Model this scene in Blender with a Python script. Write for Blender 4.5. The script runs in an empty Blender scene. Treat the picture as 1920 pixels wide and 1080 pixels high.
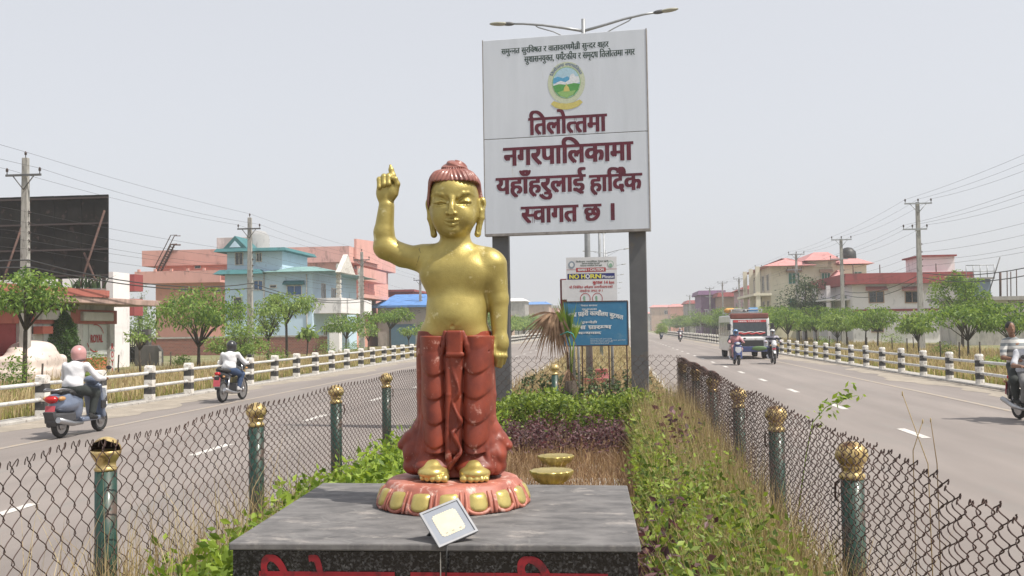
import bpy, math, random
import numpy as np
from mathutils import Matrix, Vector, Euler
from math import sin, cos, pi, radians, sqrt, atan2, exp
random.seed(7); rng = np.random.default_rng(7)
scene = bpy.context.scene
COL = scene.collection

# ------------------------------------------------------------------ camera, sky, sun, exposure
FPX, EYE = 1900.0, 1.9
YAW, PITCH, ROLL = 0.0990086, 0.0398955, -0.015
CAM = Matrix.Rotation(YAW, 3, 'Z') @ Matrix.Rotation(pi / 2 + PITCH, 3, 'X') @ Matrix.Rotation(ROLL, 3, 'Z')
cd = bpy.data.cameras.new('camera'); cd.sensor_width = 36.0; cd.lens = FPX / 1920 * 36.0
cd.clip_start = 0.05; cd.clip_end = 6000
cam = bpy.data.objects.new('camera', cd); COL.objects.link(cam)
cam.matrix_world = Matrix.Translation((0, 0, EYE)) @ CAM.to_4x4()
scene.camera = cam

SUN_EL, SUN_FRONT = radians(57), radians(19)      # sun to the right of the road, a little behind the camera
sun_vec = Vector((cos(SUN_EL) * cos(SUN_FRONT), -cos(SUN_EL) * sin(SUN_FRONT), sin(SUN_EL)))
world = bpy.data.worlds.new('World'); scene.world = world; world.use_nodes = True
wn, wl = world.node_tree.nodes, world.node_tree.links
for n in list(wn): wn.remove(n)
sky = wn.new('ShaderNodeTexSky'); sky.sky_type = 'NISHITA'; sky.sun_disc = False
sky.sun_elevation = SUN_EL; sky.sun_rotation = atan2(sun_vec.x, sun_vec.y)
sky.altitude = 100; sky.air_density = 1.0; sky.dust_density = 4.0; sky.ozone_density = 1.0
hs = wn.new('ShaderNodeHueSaturation'); hs.inputs['Saturation'].default_value = 0.45
mx = wn.new('ShaderNodeMix'); mx.data_type = 'RGBA'; mx.inputs['Factor'].default_value = 0.62
mx.inputs[7].default_value = (6.5, 6.62, 6.98, 1)
bg = wn.new('ShaderNodeBackground'); bg.inputs['Strength'].default_value = 0.132
wo = wn.new('ShaderNodeOutputWorld')
wl.new(sky.outputs[0], hs.inputs['Color']); wl.new(hs.outputs[0], mx.inputs[6])
wl.new(mx.outputs[2], bg.inputs['Color']); wl.new(bg.outputs[0], wo.inputs['Surface'])
sd = bpy.data.lights.new('sun', 'SUN'); sd.energy = 5.0; sd.angle = radians(0.7); sd.color = (1.0, 0.94, 0.85)
so = bpy.data.objects.new('sun', sd); COL.objects.link(so)
so.rotation_euler = sun_vec.to_track_quat('Z', 'Y').to_euler(); so.location = (30, -10, 60)
HAZE = 0.0007
vs = scene.view_settings
scene.display_settings.display_device = 'sRGB'
vs.view_transform = 'Standard'; vs.look = 'None'; vs.gamma = 1; vs.exposure = 0.08; vs.use_curve_mapping = False
scene.render.engine = 'CYCLES'
scene.cycles.use_denoising = True
scene.cycles.max_bounces = 6; scene.cycles.diffuse_bounces = 3; scene.cycles.glossy_bounces = 3
scene.cycles.transparent_max_bounces = 8; scene.cycles.volume_bounces = 1

def ray(px, py): return CAM @ Vector(((px - 960) / FPX, (540 - py) / FPX, -1))
def at(px, py, Y):                                # point of a sight line at distance Y along the road
    d = ray(px, py); return Vector((0, 0, EYE)) + d * (Y / d.y)
def atx(px, py, X):
    d = ray(px, py); return Vector((0, 0, EYE)) + d * (X / d.x)
def gnd(px, py, z=0.0):
    d = ray(px, py); return Vector((0, 0, EYE)) + d * ((z - EYE) / d.z)

# ------------------------------------------------------------------ objects and labels
def tag(o, label=None, cat=None, group=None, kind=None):
    if label: o['label'] = label
    if cat: o['category'] = cat
    if group: o['group'] = group
    if kind: o['kind'] = kind
    return o
def thing(name, loc, rz, label, cat, group=None):
    o = bpy.data.objects.new(name, None); COL.objects.link(o); o.empty_display_size = 0.2
    o.location = loc; o.rotation_euler = (0, 0, rz)
    return tag(o, label, cat, group)
KIDS = {}
def link(o, parent=None):
    COL.objects.link(o)
    if parent is not None:
        o.parent = parent; KIDS.setdefault(parent.name, []).append(o)
    return o
def copy_tree(o, parent=None, label=None):
    c = o.copy(); link(c, parent)
    if label: c['label'] = label
    for ch in KIDS.get(o.name, []): copy_tree(ch, c)
    return c

# ------------------------------------------------------------------ materials
def _lin(c): return tuple(c) + (1,) if len(c) == 3 else c
def mat(name, a, b=None, rough=0.6, metal=0.0, scale=6.0, bump=0.0, bscale=None, spec=0.5, island=0.0, detail=5,
        stretch=(1, 1, 1), coord='Object', lo=0.35, hi=0.65, spots=None, coat=0.0):
    """Principled surface whose colour wanders between a and b in a noise; spots = (colour, scale, amount) adds dirt patches."""
    m = bpy.data.materials.new(name); m.use_nodes = True
    N, L = m.node_tree.nodes, m.node_tree.links
    P = N['Principled BSDF']; P.inputs['Roughness'].default_value = rough; P.inputs['Metallic'].default_value = metal
    P.inputs['Specular IOR Level'].default_value = spec
    if coat: P.inputs['Coat Weight'].default_value = coat; P.inputs['Coat Roughness'].default_value = 0.12
    if b is None: b = tuple(x * 0.8 for x in a)
    tc = N.new('ShaderNodeTexCoord'); mp = N.new('ShaderNodeMapping'); mp.inputs['Scale'].default_value = stretch
    L.new(tc.outputs[coord], mp.inputs['Vector'])
    nz = N.new('ShaderNodeTexNoise'); nz.inputs['Scale'].default_value = scale; nz.inputs['Detail'].default_value = detail
    nz.inputs['Roughness'].default_value = 0.62
    L.new(mp.outputs[0], nz.inputs['Vector'])
    r = N.new('ShaderNodeValToRGB'); r.color_ramp.elements[0].position = lo; r.color_ramp.elements[1].position = hi
    r.color_ramp.elements[0].color = _lin(b); r.color_ramp.elements[1].color = _lin(a)
    L.new(nz.outputs['Fac'], r.inputs[0]); out = r.outputs[0]
    if spots:
        n2 = N.new('ShaderNodeTexNoise'); n2.inputs['Scale'].default_value = spots[1]; n2.inputs['Detail'].default_value = 8
        n2.inputs['Roughness'].default_value = 0.7
        L.new(mp.outputs[0], n2.inputs['Vector'])
        r2 = N.new('ShaderNodeValToRGB'); r2.color_ramp.elements[0].position = 0.62 - spots[2] * 0.3
        r2.color_ramp.elements[1].position = 0.70 - spots[2] * 0.2
        r2.color_ramp.elements[0].color = (0, 0, 0, 1); r2.color_ramp.elements[1].color = (1, 1, 1, 1)
        L.new(n2.outputs['Fac'], r2.inputs[0])
        mm = N.new('ShaderNodeMix'); mm.data_type = 'RGBA'; mm.inputs[7].default_value = _lin(spots[0])
        L.new(r2.outputs[0], mm.inputs['Factor']); L.new(out, mm.inputs[6]); out = mm.outputs[2]
    if island:
        g = N.new('ShaderNodeNewGeometry'); hsn = N.new('ShaderNodeHueSaturation')
        mr = N.new('ShaderNodeMapRange'); mr.inputs['To Min'].default_value = 1 - island; mr.inputs['To Max'].default_value = 1 + island
        L.new(g.outputs['Random Per Island'], mr.inputs['Value']); L.new(mr.outputs[0], hsn.inputs['Value'])
        L.new(out, hsn.inputs['Color']); out = hsn.outputs[0]
    L.new(out, P.inputs['Base Color'])
    if bump:
        nb = N.new('ShaderNodeTexNoise'); nb.inputs['Scale'].default_value = bscale or scale * 4; nb.inputs['Detail'].default_value = 6
        L.new(mp.outputs[0], nb.inputs['Vector'])
        bp = N.new('ShaderNodeBump'); bp.inputs['Strength'].default_value = bump; bp.inputs['Distance'].default_value = 0.02
        L.new(nb.outputs['Fac'], bp.inputs['Height']); L.new(bp.outputs[0], P.inputs['Normal'])
    return m
def leaf_mat(name, a, b, island=0.35, trans=0.35, tint=(1.15, 1.1, 0.6)):
    """Leaves: diffuse with some light passing through, each leaf its own shade."""
    m = bpy.data.materials.new(name); m.use_nodes = True
    N, L = m.node_tree.nodes, m.node_tree.links
    P = N['Principled BSDF']; P.inputs['Roughness'].default_value = 0.5; P.inputs['Specular IOR Level'].default_value = 0.35
    g = N.new('ShaderNodeNewGeometry')
    r = N.new('ShaderNodeValToRGB'); r.color_ramp.elements[0].color = _lin(b); r.color_ramp.elements[1].color = _lin(a)
    r.color_ramp.elements[0].position = 0.1; r.color_ramp.elements[1].position = 0.9
    L.new(g.outputs['Random Per Island'], r.inputs[0])
    L.new(r.outputs[0], P.inputs['Base Color'])
    t = N.new('ShaderNodeBsdfTranslucent'); mul = N.new('ShaderNodeMix'); mul.data_type = 'RGBA'; mul.blend_type = 'MULTIPLY'
    mul.inputs['Factor'].default_value = 1.0; mul.inputs[7].default_value = _lin(tint)
    L.new(r.outputs[0], mul.inputs[6]); L.new(mul.outputs[2], t.inputs['Color'])
    ms = N.new('ShaderNodeMixShader'); ms.inputs[0].default_value = trans
    L.new(P.outputs[0], ms.inputs[1]); L.new(t.outputs[0], ms.inputs[2])
    L.new(ms.outputs[0], N['Material Output'].inputs['Surface'])
    return m
def brick_mat(name, a, b, mortar, scale=4.0, w=0.5, h=0.25):
    m = bpy.data.materials.new(name); m.use_nodes = True
    N, L = m.node_tree.nodes, m.node_tree.links; P = N['Principled BSDF']; P.inputs['Roughness'].default_value = 0.85
    tc = N.new('ShaderNodeTexCoord'); mp = N.new('ShaderNodeMapping'); mp.inputs['Rotation'].default_value = (pi / 2, 0, 0)
    br = N.new('ShaderNodeTexBrick'); br.inputs['Color1'].default_value = _lin(a); br.inputs['Color2'].default_value = _lin(b)
    br.inputs['Mortar'].default_value = _lin(mortar); br.inputs['Scale'].default_value = scale
    br.inputs['Brick Width'].default_value = w; br.inputs['Row Height'].default_value = h
    L.new(tc.outputs['Object'], mp.inputs['Vector']); L.new(mp.outputs[0], br.inputs['Vector']); L.new(br.outputs['Color'], P.inputs['Base Color'])
    return m

# ------------------------------------------------------------------ mesh building
class MB:
    def __init__(s): s.v = []; s.f = []; s.m = []; s.s = []
    def add(s, vs, fs, m=0, smooth=False):
        o = len(s.v); s.v += [tuple(p) for p in vs]
        for f in fs: s.f.append(tuple(i + o for i in f)); s.m.append(m); s.s.append(smooth)
        return s
    def box(s, x0, x1, y0, y1, z0, z1, m=0):
        return s.add([(x0,y0,z0),(x1,y0,z0),(x1,y1,z0),(x0,y1,z0),(x0,y0,z1),(x1,y0,z1),(x1,y1,z1),(x0,y1,z1)],
                     [(0,3,2,1),(4,5,6,7),(0,1,5,4),(1,2,6,5),(2,3,7,6),(3,0,4,7)], m)
    def cbox(s, c, d, m=0, rot=None):
        hx, hy, hz = d[0]/2, d[1]/2, d[2]/2
        vs = [Vector((x,y,z)) for z in (-hz,hz) for x,y in ((-hx,-hy),(hx,-hy),(hx,hy),(-hx,hy))]
        if rot is not None: vs = [rot @ p for p in vs]
        vs = [p + Vector(c) for p in vs]
        return s.add(vs, [(0,3,2,1),(4,5,6,7),(0,1,5,4),(1,2,6,5),(2,3,7,6),(3,0,4,7)], m)
    def tube(s, pts, r, n=8, m=0, caps=True, smooth=True):
        pts = [Vector(p) for p in pts]; k = len(pts)
        rs = list(r) if hasattr(r, '__len__') else [r] * k
        vs = []; prev = None
        for i, p in enumerate(pts):
            t = (pts[min(i+1,k-1)] - pts[max(i-1,0)])
            t = t.normalized() if t.length > 1e-9 else Vector((0,0,1))
            if prev is None:
                a = Vector((0,0,1)) if abs(t.z) < 0.9 else Vector((1,0,0))
                u = t.cross(a).normalized()
            else:
                u = (prev - t * prev.dot(t)); u = u.normalized() if u.length > 1e-6 else t.orthogonal().normalized()
            prev = u; w = t.cross(u)
            for j in range(n):
                an = 2*pi*j/n; vs.append(p + (u*cos(an) + w*sin(an)) * rs[i])
        fs = [(i*n+j, i*n+(j+1)%n, (i+1)*n+(j+1)%n, (i+1)*n+j) for i in range(k-1) for j in range(n)]
        s.add(vs, fs, m, smooth)
        if caps:
            o = len(s.v) - k*n
            s.f += [tuple(o+j for j in reversed(range(n))), tuple(o+(k-1)*n+j for j in range(n))]; s.m += [m,m]; s.s += [False,False]
        return s
    def lathe(s, prof, c=(0,0,0), n=24, m=0, rot=None, smooth=True, wob=None):
        vs = []
        for r, z in prof:
            for j in range(n):
                a = 2*pi*j/n; rr = r * (wob(a, z) if wob else 1)
                p = Vector((rr*cos(a), rr*sin(a), z))
                if rot is not None: p = rot @ p
                vs.append(p + Vector(c))
        k = len(prof)
        s.add(vs, [(i*n+j, i*n+(j+1)%n, (i+1)*n+(j+1)%n, (i+1)*n+j) for i in range(k-1) for j in range(n)], m, smooth)
        o = len(s.v) - k*n
        if prof[0][0] > 1e-4: s.f.append(tuple(o+j for j in reversed(range(n)))); s.m.append(m); s.s.append(False)
        if prof[-1][0] > 1e-4: s.f.append(tuple(o+(k-1)*n+j for j in range(n))); s.m.append(m); s.s.append(False)
        return s
    def ell(s, c, r, n=12, m=0, rot=None):
        k = n//2; vs = []
        for i in range(k+1):
            th = pi*i/k
            for j in range(n):
                a = 2*pi*j/n
                p = Vector((r[0]*sin(th)*cos(a), r[1]*sin(th)*sin(a), -r[2]*cos(th)))
                if rot is not None: p = rot @ p
                vs.append(p + Vector(c))
        return s.add(vs, [(i*n+j, i*n+(j+1)%n, (i+1)*n+(j+1)%n, (i+1)*n+j) for i in range(k) for j in range(n)], m, True)
    def prism(s, poly, y0, y1, m=0, axis='y', smooth=False):
        """extrude a polygon (list of (a, b)) along an axis: 'y' -> (a, y, b); 'x' -> (x, a, b); 'z' -> (a, b, z)"""
        fn = {'y': lambda a,b,t: (a,t,b), 'x': lambda a,b,t: (t,a,b), 'z': lambda a,b,t: (a,b,t)}[axis]
        n = len(poly); vs = [fn(a,b,y0) for a,b in poly] + [fn(a,b,y1) for a,b in poly]
        s.add(vs, [tuple(range(n)), tuple(reversed(range(n,2*n)))], m)
        o = len(s.v) - 2*n
        for i in range(n): s.f.append((o+i, o+n+i, o+n+(i+1)%n, o+(i+1)%n)); s.m.append(m); s.s.append(smooth)
        return s
    def build(s, name, mats, parent=None, loc=(0,0,0), rz=0, bevel=0, seg=2, fix=True):
        me = bpy.data.meshes.new(name); me.from_pydata(s.v, [], s.f)
        for mt in (mats if isinstance(mats, (list, tuple)) else [mats]): me.materials.append(mt)
        me.polygons.foreach_set('material_index', s.m); me.polygons.foreach_set('use_smooth', s.s)
        if fix:
            import bmesh
            bm = bmesh.new(); bm.from_mesh(me); bmesh.ops.recalc_face_normals(bm, faces=bm.faces); bm.to_mesh(me); bm.free()
        me.update()
        o = bpy.data.objects.new(name, me); link(o, parent); o.location = loc; o.rotation_euler = (0,0,rz)
        if bevel:
            b = o.modifiers.new('bevel', 'BEVEL'); b.width = bevel; b.segments = seg; b.limit_method = 'ANGLE'; b.angle_limit = radians(40)
        return o
def mesh_np(name, V, F, mats, parent=None, smooth=False, mi=None):
    V = np.asarray(V, np.float32); F = np.asarray(F, np.int32); k = F.shape[1]
    me = bpy.data.meshes.new(name); me.vertices.add(len(V)); me.vertices.foreach_set('co', V.ravel())
    me.loops.add(F.size); me.loops.foreach_set('vertex_index', F.ravel())
    me.polygons.add(len(F)); me.polygons.foreach_set('loop_start', np.arange(0, F.size, k, dtype=np.int32))
    for mt in (mats if isinstance(mats, (list, tuple)) else [mats]): me.materials.append(mt)
    if mi is not None: me.polygons.foreach_set('material_index', np.asarray(mi, np.int32))
    me.polygons.foreach_set('use_smooth', np.full(len(F), smooth))
    me.update(calc_edges=True); me.validate()
    o = bpy.data.objects.new(name, me); return link(o, parent)

# ------------------------------------------------------------------ blended solid modelling on a grid (statue, people, body panels)
class SDF:
    def __init__(s, lo, hi, vox):
        s.lo = np.array(lo, float); s.vox = vox; s.n = np.ceil((np.array(hi, float) - s.lo) / vox).astype(int) + 1
        s.f = np.full(s.n, 1.0, np.float32)
    def _sl(s, lo, hi, pad):
        a = np.clip(np.floor((np.array(lo) - pad - s.lo) / s.vox).astype(int), 0, s.n)
        b = np.clip(np.ceil((np.array(hi) + pad - s.lo) / s.vox).astype(int) + 1, 0, s.n)
        return tuple(slice(i, j) for i, j in zip(a, b))
    def _grid(s, sl):
        ax = [(np.arange(q.start, q.stop) * s.vox + s.lo[i]).astype(np.float32) for i, q in enumerate(sl)]
        return np.meshgrid(*ax, indexing='ij', sparse=True)
    def op(s, fn, lo, hi, k=0.0, sub=False):
        pad = k + 3 * s.vox; sl = s._sl(lo, hi, pad)
        if any(q.stop <= q.start for q in sl): return s
        X, Y, Z = s._grid(sl); d = fn(X, Y, Z); g = s.f[sl]
        if sub:
            d = -d
            if k > 0: h = np.clip(0.5 - 0.5 * (g - d) / k, 0, 1); s.f[sl] = g + (d - g) * h + k * h * (1 - h)
            else: s.f[sl] = np.maximum(g, d)
        else:
            if k > 0: h = np.clip(0.5 + 0.5 * (g - d) / k, 0, 1); s.f[sl] = g + (d - g) * h - k * h * (1 - h)
            else: s.f[sl] = np.minimum(g, d)
        return s
    def cap(s, a, b, ra, rb=None, k=0.0, sub=False, flat=None):
        rb = ra if rb is None else rb
        a = np.array(a, float); b = np.array(b, float); ba = b - a; L = float(ba @ ba) + 1e-12
        f = flat or (1, 1, 1)
        def fn(X, Y, Z):
            px, py, pz = X - a[0], Y - a[1], Z - a[2]
            h = np.clip((px * ba[0] + py * ba[1] + pz * ba[2]) / L, 0, 1)
            return (np.sqrt(((px - ba[0]*h)/f[0])**2 + ((py - ba[1]*h)/f[1])**2 + ((pz - ba[2]*h)/f[2])**2) - (ra + (rb - ra) * h)) * min(f)
        m = max(ra, rb) * max(f); return s.op(fn, np.minimum(a, b) - m, np.maximum(a, b) + m, k, sub)
    def chain(s, pts, rs, k=0.0, kk=None, sub=False, flat=None):
        for i in range(len(pts) - 1): s.cap(pts[i], pts[i+1], rs[i], rs[i+1], k if i == 0 else (k if kk is None else kk), sub, flat)
        return s
    def ell(s, c, r, k=0.0, sub=False, rot=None):
        c = np.array(c, float); r = np.array(r, float); R = None if rot is None else np.array(rot.to_3x3().transposed())
        def fn(X, Y, Z):
            x, y, z = X - c[0], Y - c[1], Z - c[2]
            if R is not None: x, y, z = (R[i,0]*x + R[i,1]*y + R[i,2]*z for i in range(3))
            k0 = np.sqrt((x/r[0])**2 + (y/r[1])**2 + (z/r[2])**2); k1 = np.sqrt((x/r[0]**2)**2 + (y/r[1]**2)**2 + (z/r[2]**2)**2) + 1e-9
            return k0 * (k0 - 1) / k1
        m = r if R is None else np.full(3, r.max()); return s.op(fn, c - m, c + m, k, sub)
    def box(s, c, h, rd=0.0, k=0.0, sub=False, rot=None):
        c = np.array(c, float); h = np.array(h, float) - rd; R = None if rot is None else np.array(rot.to_3x3().transposed())
        def fn(X, Y, Z):
            x, y, z = X - c[0], Y - c[1], Z - c[2]
            if R is not None: x, y, z = (R[i,0]*x + R[i,1]*y + R[i,2]*z for i in range(3))
            qx, qy, qz = np.abs(x) - h[0], np.abs(y) - h[1], np.abs(z) - h[2]
            return np.sqrt(np.maximum(qx,0)**2 + np.maximum(qy,0)**2 + np.maximum(qz,0)**2) + np.minimum(np.maximum(qx, np.maximum(qy, qz)), 0) - rd
        m = (h + rd) if R is None else np.full(3, float(np.linalg.norm(h + rd))); return s.op(fn, c - m, c + m, k, sub)
    def front(s, x, z):
        """first y (from the -y side) where the solid begins at this x, z"""
        i = int(round((x - s.lo[0]) / s.vox)); k = int(round((z - s.lo[2]) / s.vox))
        col = s.f[i, :, k]; j = np.nonzero(col < 0)[0]
        if not len(j): return 0.0
        j = j[0]; t = col[j-1] / (col[j-1] - col[j]) if j > 0 else 0
        return float(s.lo[1] + (j - 1 + t) * s.vox)
    def mesh(s, name, mats, parent=None, smooth=True, relax=1):
        f = s.f; f[0]=1; f[-1]=1; f[:,0]=1; f[:,-1]=1; f[:,:,0]=1; f[:,:,-1]=1
        ins = f < 0; n = np.array(f.shape)
        c = np.zeros(n - 1, np.int8)
        for dx in (0,1):
            for dy in (0,1):
                for dz in (0,1): c += ins[dx:n[0]-1+dx, dy:n[1]-1+dy, dz:n[2]-1+dz]
        cells = np.argwhere((c > 0) & (c < 8)); idx = np.full(n - 1, -1, np.int32); idx[tuple(cells.T)] = np.arange(len(cells))
        acc = np.zeros((len(cells), 3)); cnt = np.zeros(len(cells))
        corners = [(a,b,d) for a in (0,1) for b in (0,1) for d in (0,1)]
        for p in corners:
            for ax in range(3):
                if p[ax]: continue
                q = list(p); q[ax] = 1
                va = f[tuple((cells + p).T)]; vb = f[tuple((cells + q).T)]; e = (va < 0) != (vb < 0)
                t = np.where(e, va / np.where(e, va - vb, 1), 0).clip(0, 1)
                pos = np.tile(np.array(p, float), (len(cells), 1)); pos[:, ax] += t
                acc += pos * e[:, None]; cnt += e
        V = (cells + acc / cnt[:, None]) * s.vox + s.lo
        quads = []
        for ax in range(3):
            a1, a2 = (ax + 1) % 3, (ax + 2) % 3
            A = np.take(ins, range(n[ax]-1), ax); B = np.take(ins, range(1, n[ax]), ax)
            for flip, msk in ((False, A & ~B), (True, ~A & B)):
                e = np.argwhere(msk); e = e[(e[:, a1] > 0) & (e[:, a2] > 0)]
                q = []
                for d1, d2 in ((0,0),(-1,0),(-1,-1),(0,-1)):
                    t = e.copy(); t[:, a1] += d1; t[:, a2] += d2; q.append(idx[tuple(t.T)])
                q = np.stack(q, 1); quads.append(q[:, ::-1] if flip else q)
        F = np.concatenate(quads); F = F[(F >= 0).all(1)]
        for _ in range(relax):                       # one light smoothing pass removes the stair-steps of the grid
            ed = np.concatenate([F[:, [0,1]], F[:, [1,2]], F[:, [2,3]], F[:, [3,0]]])
            S = np.zeros_like(V); C = np.zeros(len(V))
            for i in (0,1): np.add.at(S, ed[:, i], V[ed[:, 1-i]]); np.add.at(C, ed[:, i], 1)
            V = V * 0.5 + 0.5 * S / np.maximum(C, 1)[:, None]
        return mesh_np(name, V, F, mats, parent, smooth)

# ------------------------------------------------------------------ shared materials
M = {}
M['asphalt'] = mat('asphalt', (0.250, 0.218, 0.200), (0.200, 0.174, 0.160), rough=0.85, scale=0.35, detail=9, bump=0.12, bscale=90, stretch=(1.6, 0.25, 1), spots=((0.215, 0.195, 0.18), 1.3, 0.25))
_N, _L = M['asphalt'].node_tree.nodes, M['asphalt'].node_tree.links      # long tyre-polished streaks along the lanes
_tc = _N.new('ShaderNodeTexCoord'); _mp = _N.new('ShaderNodeMapping'); _mp.inputs['Scale'].default_value = (1.1, 0.012, 1)
_nz = _N.new('ShaderNodeTexNoise'); _nz.inputs['Scale'].default_value = 1.0; _nz.inputs['Detail'].default_value = 6
_mr = _N.new('ShaderNodeMapRange'); _mr.inputs['From Min'].default_value = .3; _mr.inputs['From Max'].default_value = .7; _mr.inputs['To Min'].default_value = .84; _mr.inputs['To Max'].default_value = 1.10
_hv = _N.new('ShaderNodeHueSaturation'); _P = _N['Principled BSDF']; _src = _P.inputs['Base Color'].links[0].from_socket
_L.new(_tc.outputs['Object'], _mp.inputs['Vector']); _L.new(_mp.outputs[0], _nz.inputs['Vector']); _L.new(_nz.outputs['Fac'], _mr.inputs['Value'])
_L.new(_mr.outputs[0], _hv.inputs['Value']); _L.new(_src, _hv.inputs['Color']); _L.new(_hv.outputs[0], _P.inputs['Base Color'])
M['dust'] = mat('dust', (0.37, 0.32, 0.26), (0.26, 0.225, 0.185), rough=0.95, scale=1.2, detail=9, bump=0.2, bscale=30, spots=((0.25, 0.22, 0.18), 3, 0.5))
M['earth'] = mat('earth', (0.30, 0.25, 0.15), (0.17, 0.15, 0.08), rough=0.95, scale=0.25, detail=10, bump=0.3, bscale=5, spots=((0.13, 0.15, 0.05), 0.7, 0.7))
M['soil'] = mat('soil', (0.24, 0.19, 0.13), (0.13, 0.10, 0.065), rough=0.95, scale=3, detail=9, bump=0.4, bscale=25)
M['concrete'] = mat('concrete', (0.46, 0.44, 0.41), (0.32, 0.30, 0.275), rough=0.85, scale=3, detail=9, bump=0.15, bscale=40, spots=((0.20, 0.18, 0.16), 5, 0.3))
M['pole_conc'] = mat('pole_conc', (0.40, 0.385, 0.36), (0.27, 0.26, 0.24), rough=0.85, scale=2.5, detail=8, stretch=(3, 3, 0.6), spots=((0.15, 0.14, 0.13), 3, 0.3))
M['paint_white'] = mat('paint_white', (0.72, 0.70, 0.66), (0.58, 0.55, 0.50), rough=0.7, scale=4, detail=9, spots=((0.36, 0.32, 0.28), 7, 0.4))
M['paint_black'] = mat('paint_black', (0.028, 0.028, 0.03), (0.05, 0.048, 0.045), rough=0.6, scale=6, spots=((0.20, 0.18, 0.16), 9, 0.15))
M['line_white'] = mat('line_white', (0.70, 0.68, 0.64), (0.48, 0.45, 0.42), rough=0.8, scale=8, detail=9, spots=((0.29, 0.26, 0.24), 9, 0.35))
M['line_yellow'] = mat('line_yellow', (0.50, 0.35, 0.19), (0.36, 0.28, 0.20), rough=0.85, scale=5, detail=9, spots=((0.30, 0.27, 0.24), 6, 0.9))
M['pipe_white'] = mat('pipe_white', (0.60, 0.60, 0.58), (0.45, 0.45, 0.44), rough=0.55, scale=3, spots=((0.30, 0.24, 0.2), 9, 0.25))
M['galv'] = mat('galv', (0.36, 0.37, 0.38), (0.27, 0.28, 0.29), rough=0.5, metal=0.5, scale=5)
M['dark_steel'] = mat('dark_steel', (0.115, 0.115, 0.118), (0.085, 0.085, 0.088), rough=0.5, scale=2, spots=((0.14, 0.12, 0.10), 3, 0.2))
M['rust'] = mat('rust', (0.115, 0.06, 0.045), (0.055, 0.032, 0.028), rough=0.75, metal=0.2, scale=6, detail=8)
M['wire'] = mat('wire', (0.11, 0.064, 0.053), (0.05, 0.032, 0.028), rough=0.7, metal=0.25, scale=2.5, detail=8)
M['black'] = mat('black', (0.012, 0.012, 0.013), (0.02, 0.02, 0.02), rough=0.5)
M['rubber'] = mat('rubber', (0.016, 0.016, 0.017), (0.03, 0.029, 0.028), rough=0.85)
M['chrome'] = mat('chrome', (0.62, 0.62, 0.63), (0.5, 0.5, 0.5), rough=0.2, metal=1.0)
M['glass_dark'] = mat('glass_dark', (0.022, 0.026, 0.03), (0.012, 0.015, 0.018), rough=0.12, spec=0.8)
M['gold_cap'] = mat('gold_cap', (0.68, 0.53, 0.25), (0.50, 0.35, 0.13), rough=0.36, metal=0.6, scale=14, detail=8, spots=((0.16, 0.08, 0.035), 12, 0.3))
M['post_green'] = mat('post_green', (0.013, 0.058, 0.040), (0.007, 0.032, 0.024), rough=0.5, scale=5, detail=8, spots=((0.09, 0.06, 0.045), 9, 0.4), coat=0.1)
M['bark'] = mat('bark', (0.085, 0.065, 0.048), (0.035, 0.027, 0.02), rough=0.95, scale=9, bump=0.6, stretch=(2, 2, 0.5))
M['cable'] = mat('cable', (0.03, 0.03, 0.032), rough=0.6)
M['skin'] = mat('skin', (0.24, 0.125, 0.075), (0.20, 0.10, 0.06), rough=0.5, scale=12)
M['hair_dark'] = mat('hair_dark', (0.012, 0.010, 0.009), rough=0.55)
M['leaf'] = leaf_mat('leaf', (0.27, 0.385, 0.085), (0.075, 0.155, 0.035), trans=0.45)
M['leaf_pale'] = leaf_mat('leaf_pale', (0.34, 0.45, 0.13), (0.11, 0.19, 0.045), trans=0.4)
M['leaf_dark'] = leaf_mat('leaf_dark', (0.075, 0.12, 0.045), (0.020, 0.042, 0.016), trans=0.25)
M['leaf_hedge'] = leaf_mat('leaf_hedge', (0.31, 0.40, 0.08), (0.07, 0.12, 0.022), trans=0.4)
M['leaf_weed'] = leaf_mat('leaf_weed', (0.34, 0.46, 0.07), (0.10, 0.17, 0.025), trans=0.42)
M['leaf_purple'] = leaf_mat('leaf_purple', (0.21, 0.115, 0.12), (0.055, 0.03, 0.035), trans=0.3, tint=(1.2, .7, .8))
M['straw'] = leaf_mat('straw', (0.60, 0.49, 0.28), (0.27, 0.19, 0.10), trans=0.35, tint=(1.1, 1, .7))
M['straw_red'] = leaf_mat('straw_red', (0.46, 0.32, 0.19), (0.20, 0.115, 0.07), trans=0.3, tint=(1.1, 1, .7))
M['straw_green'] = leaf_mat('straw_green', (0.44, 0.42, 0.15), (0.15, 0.18, 0.045), trans=0.4)

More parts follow.
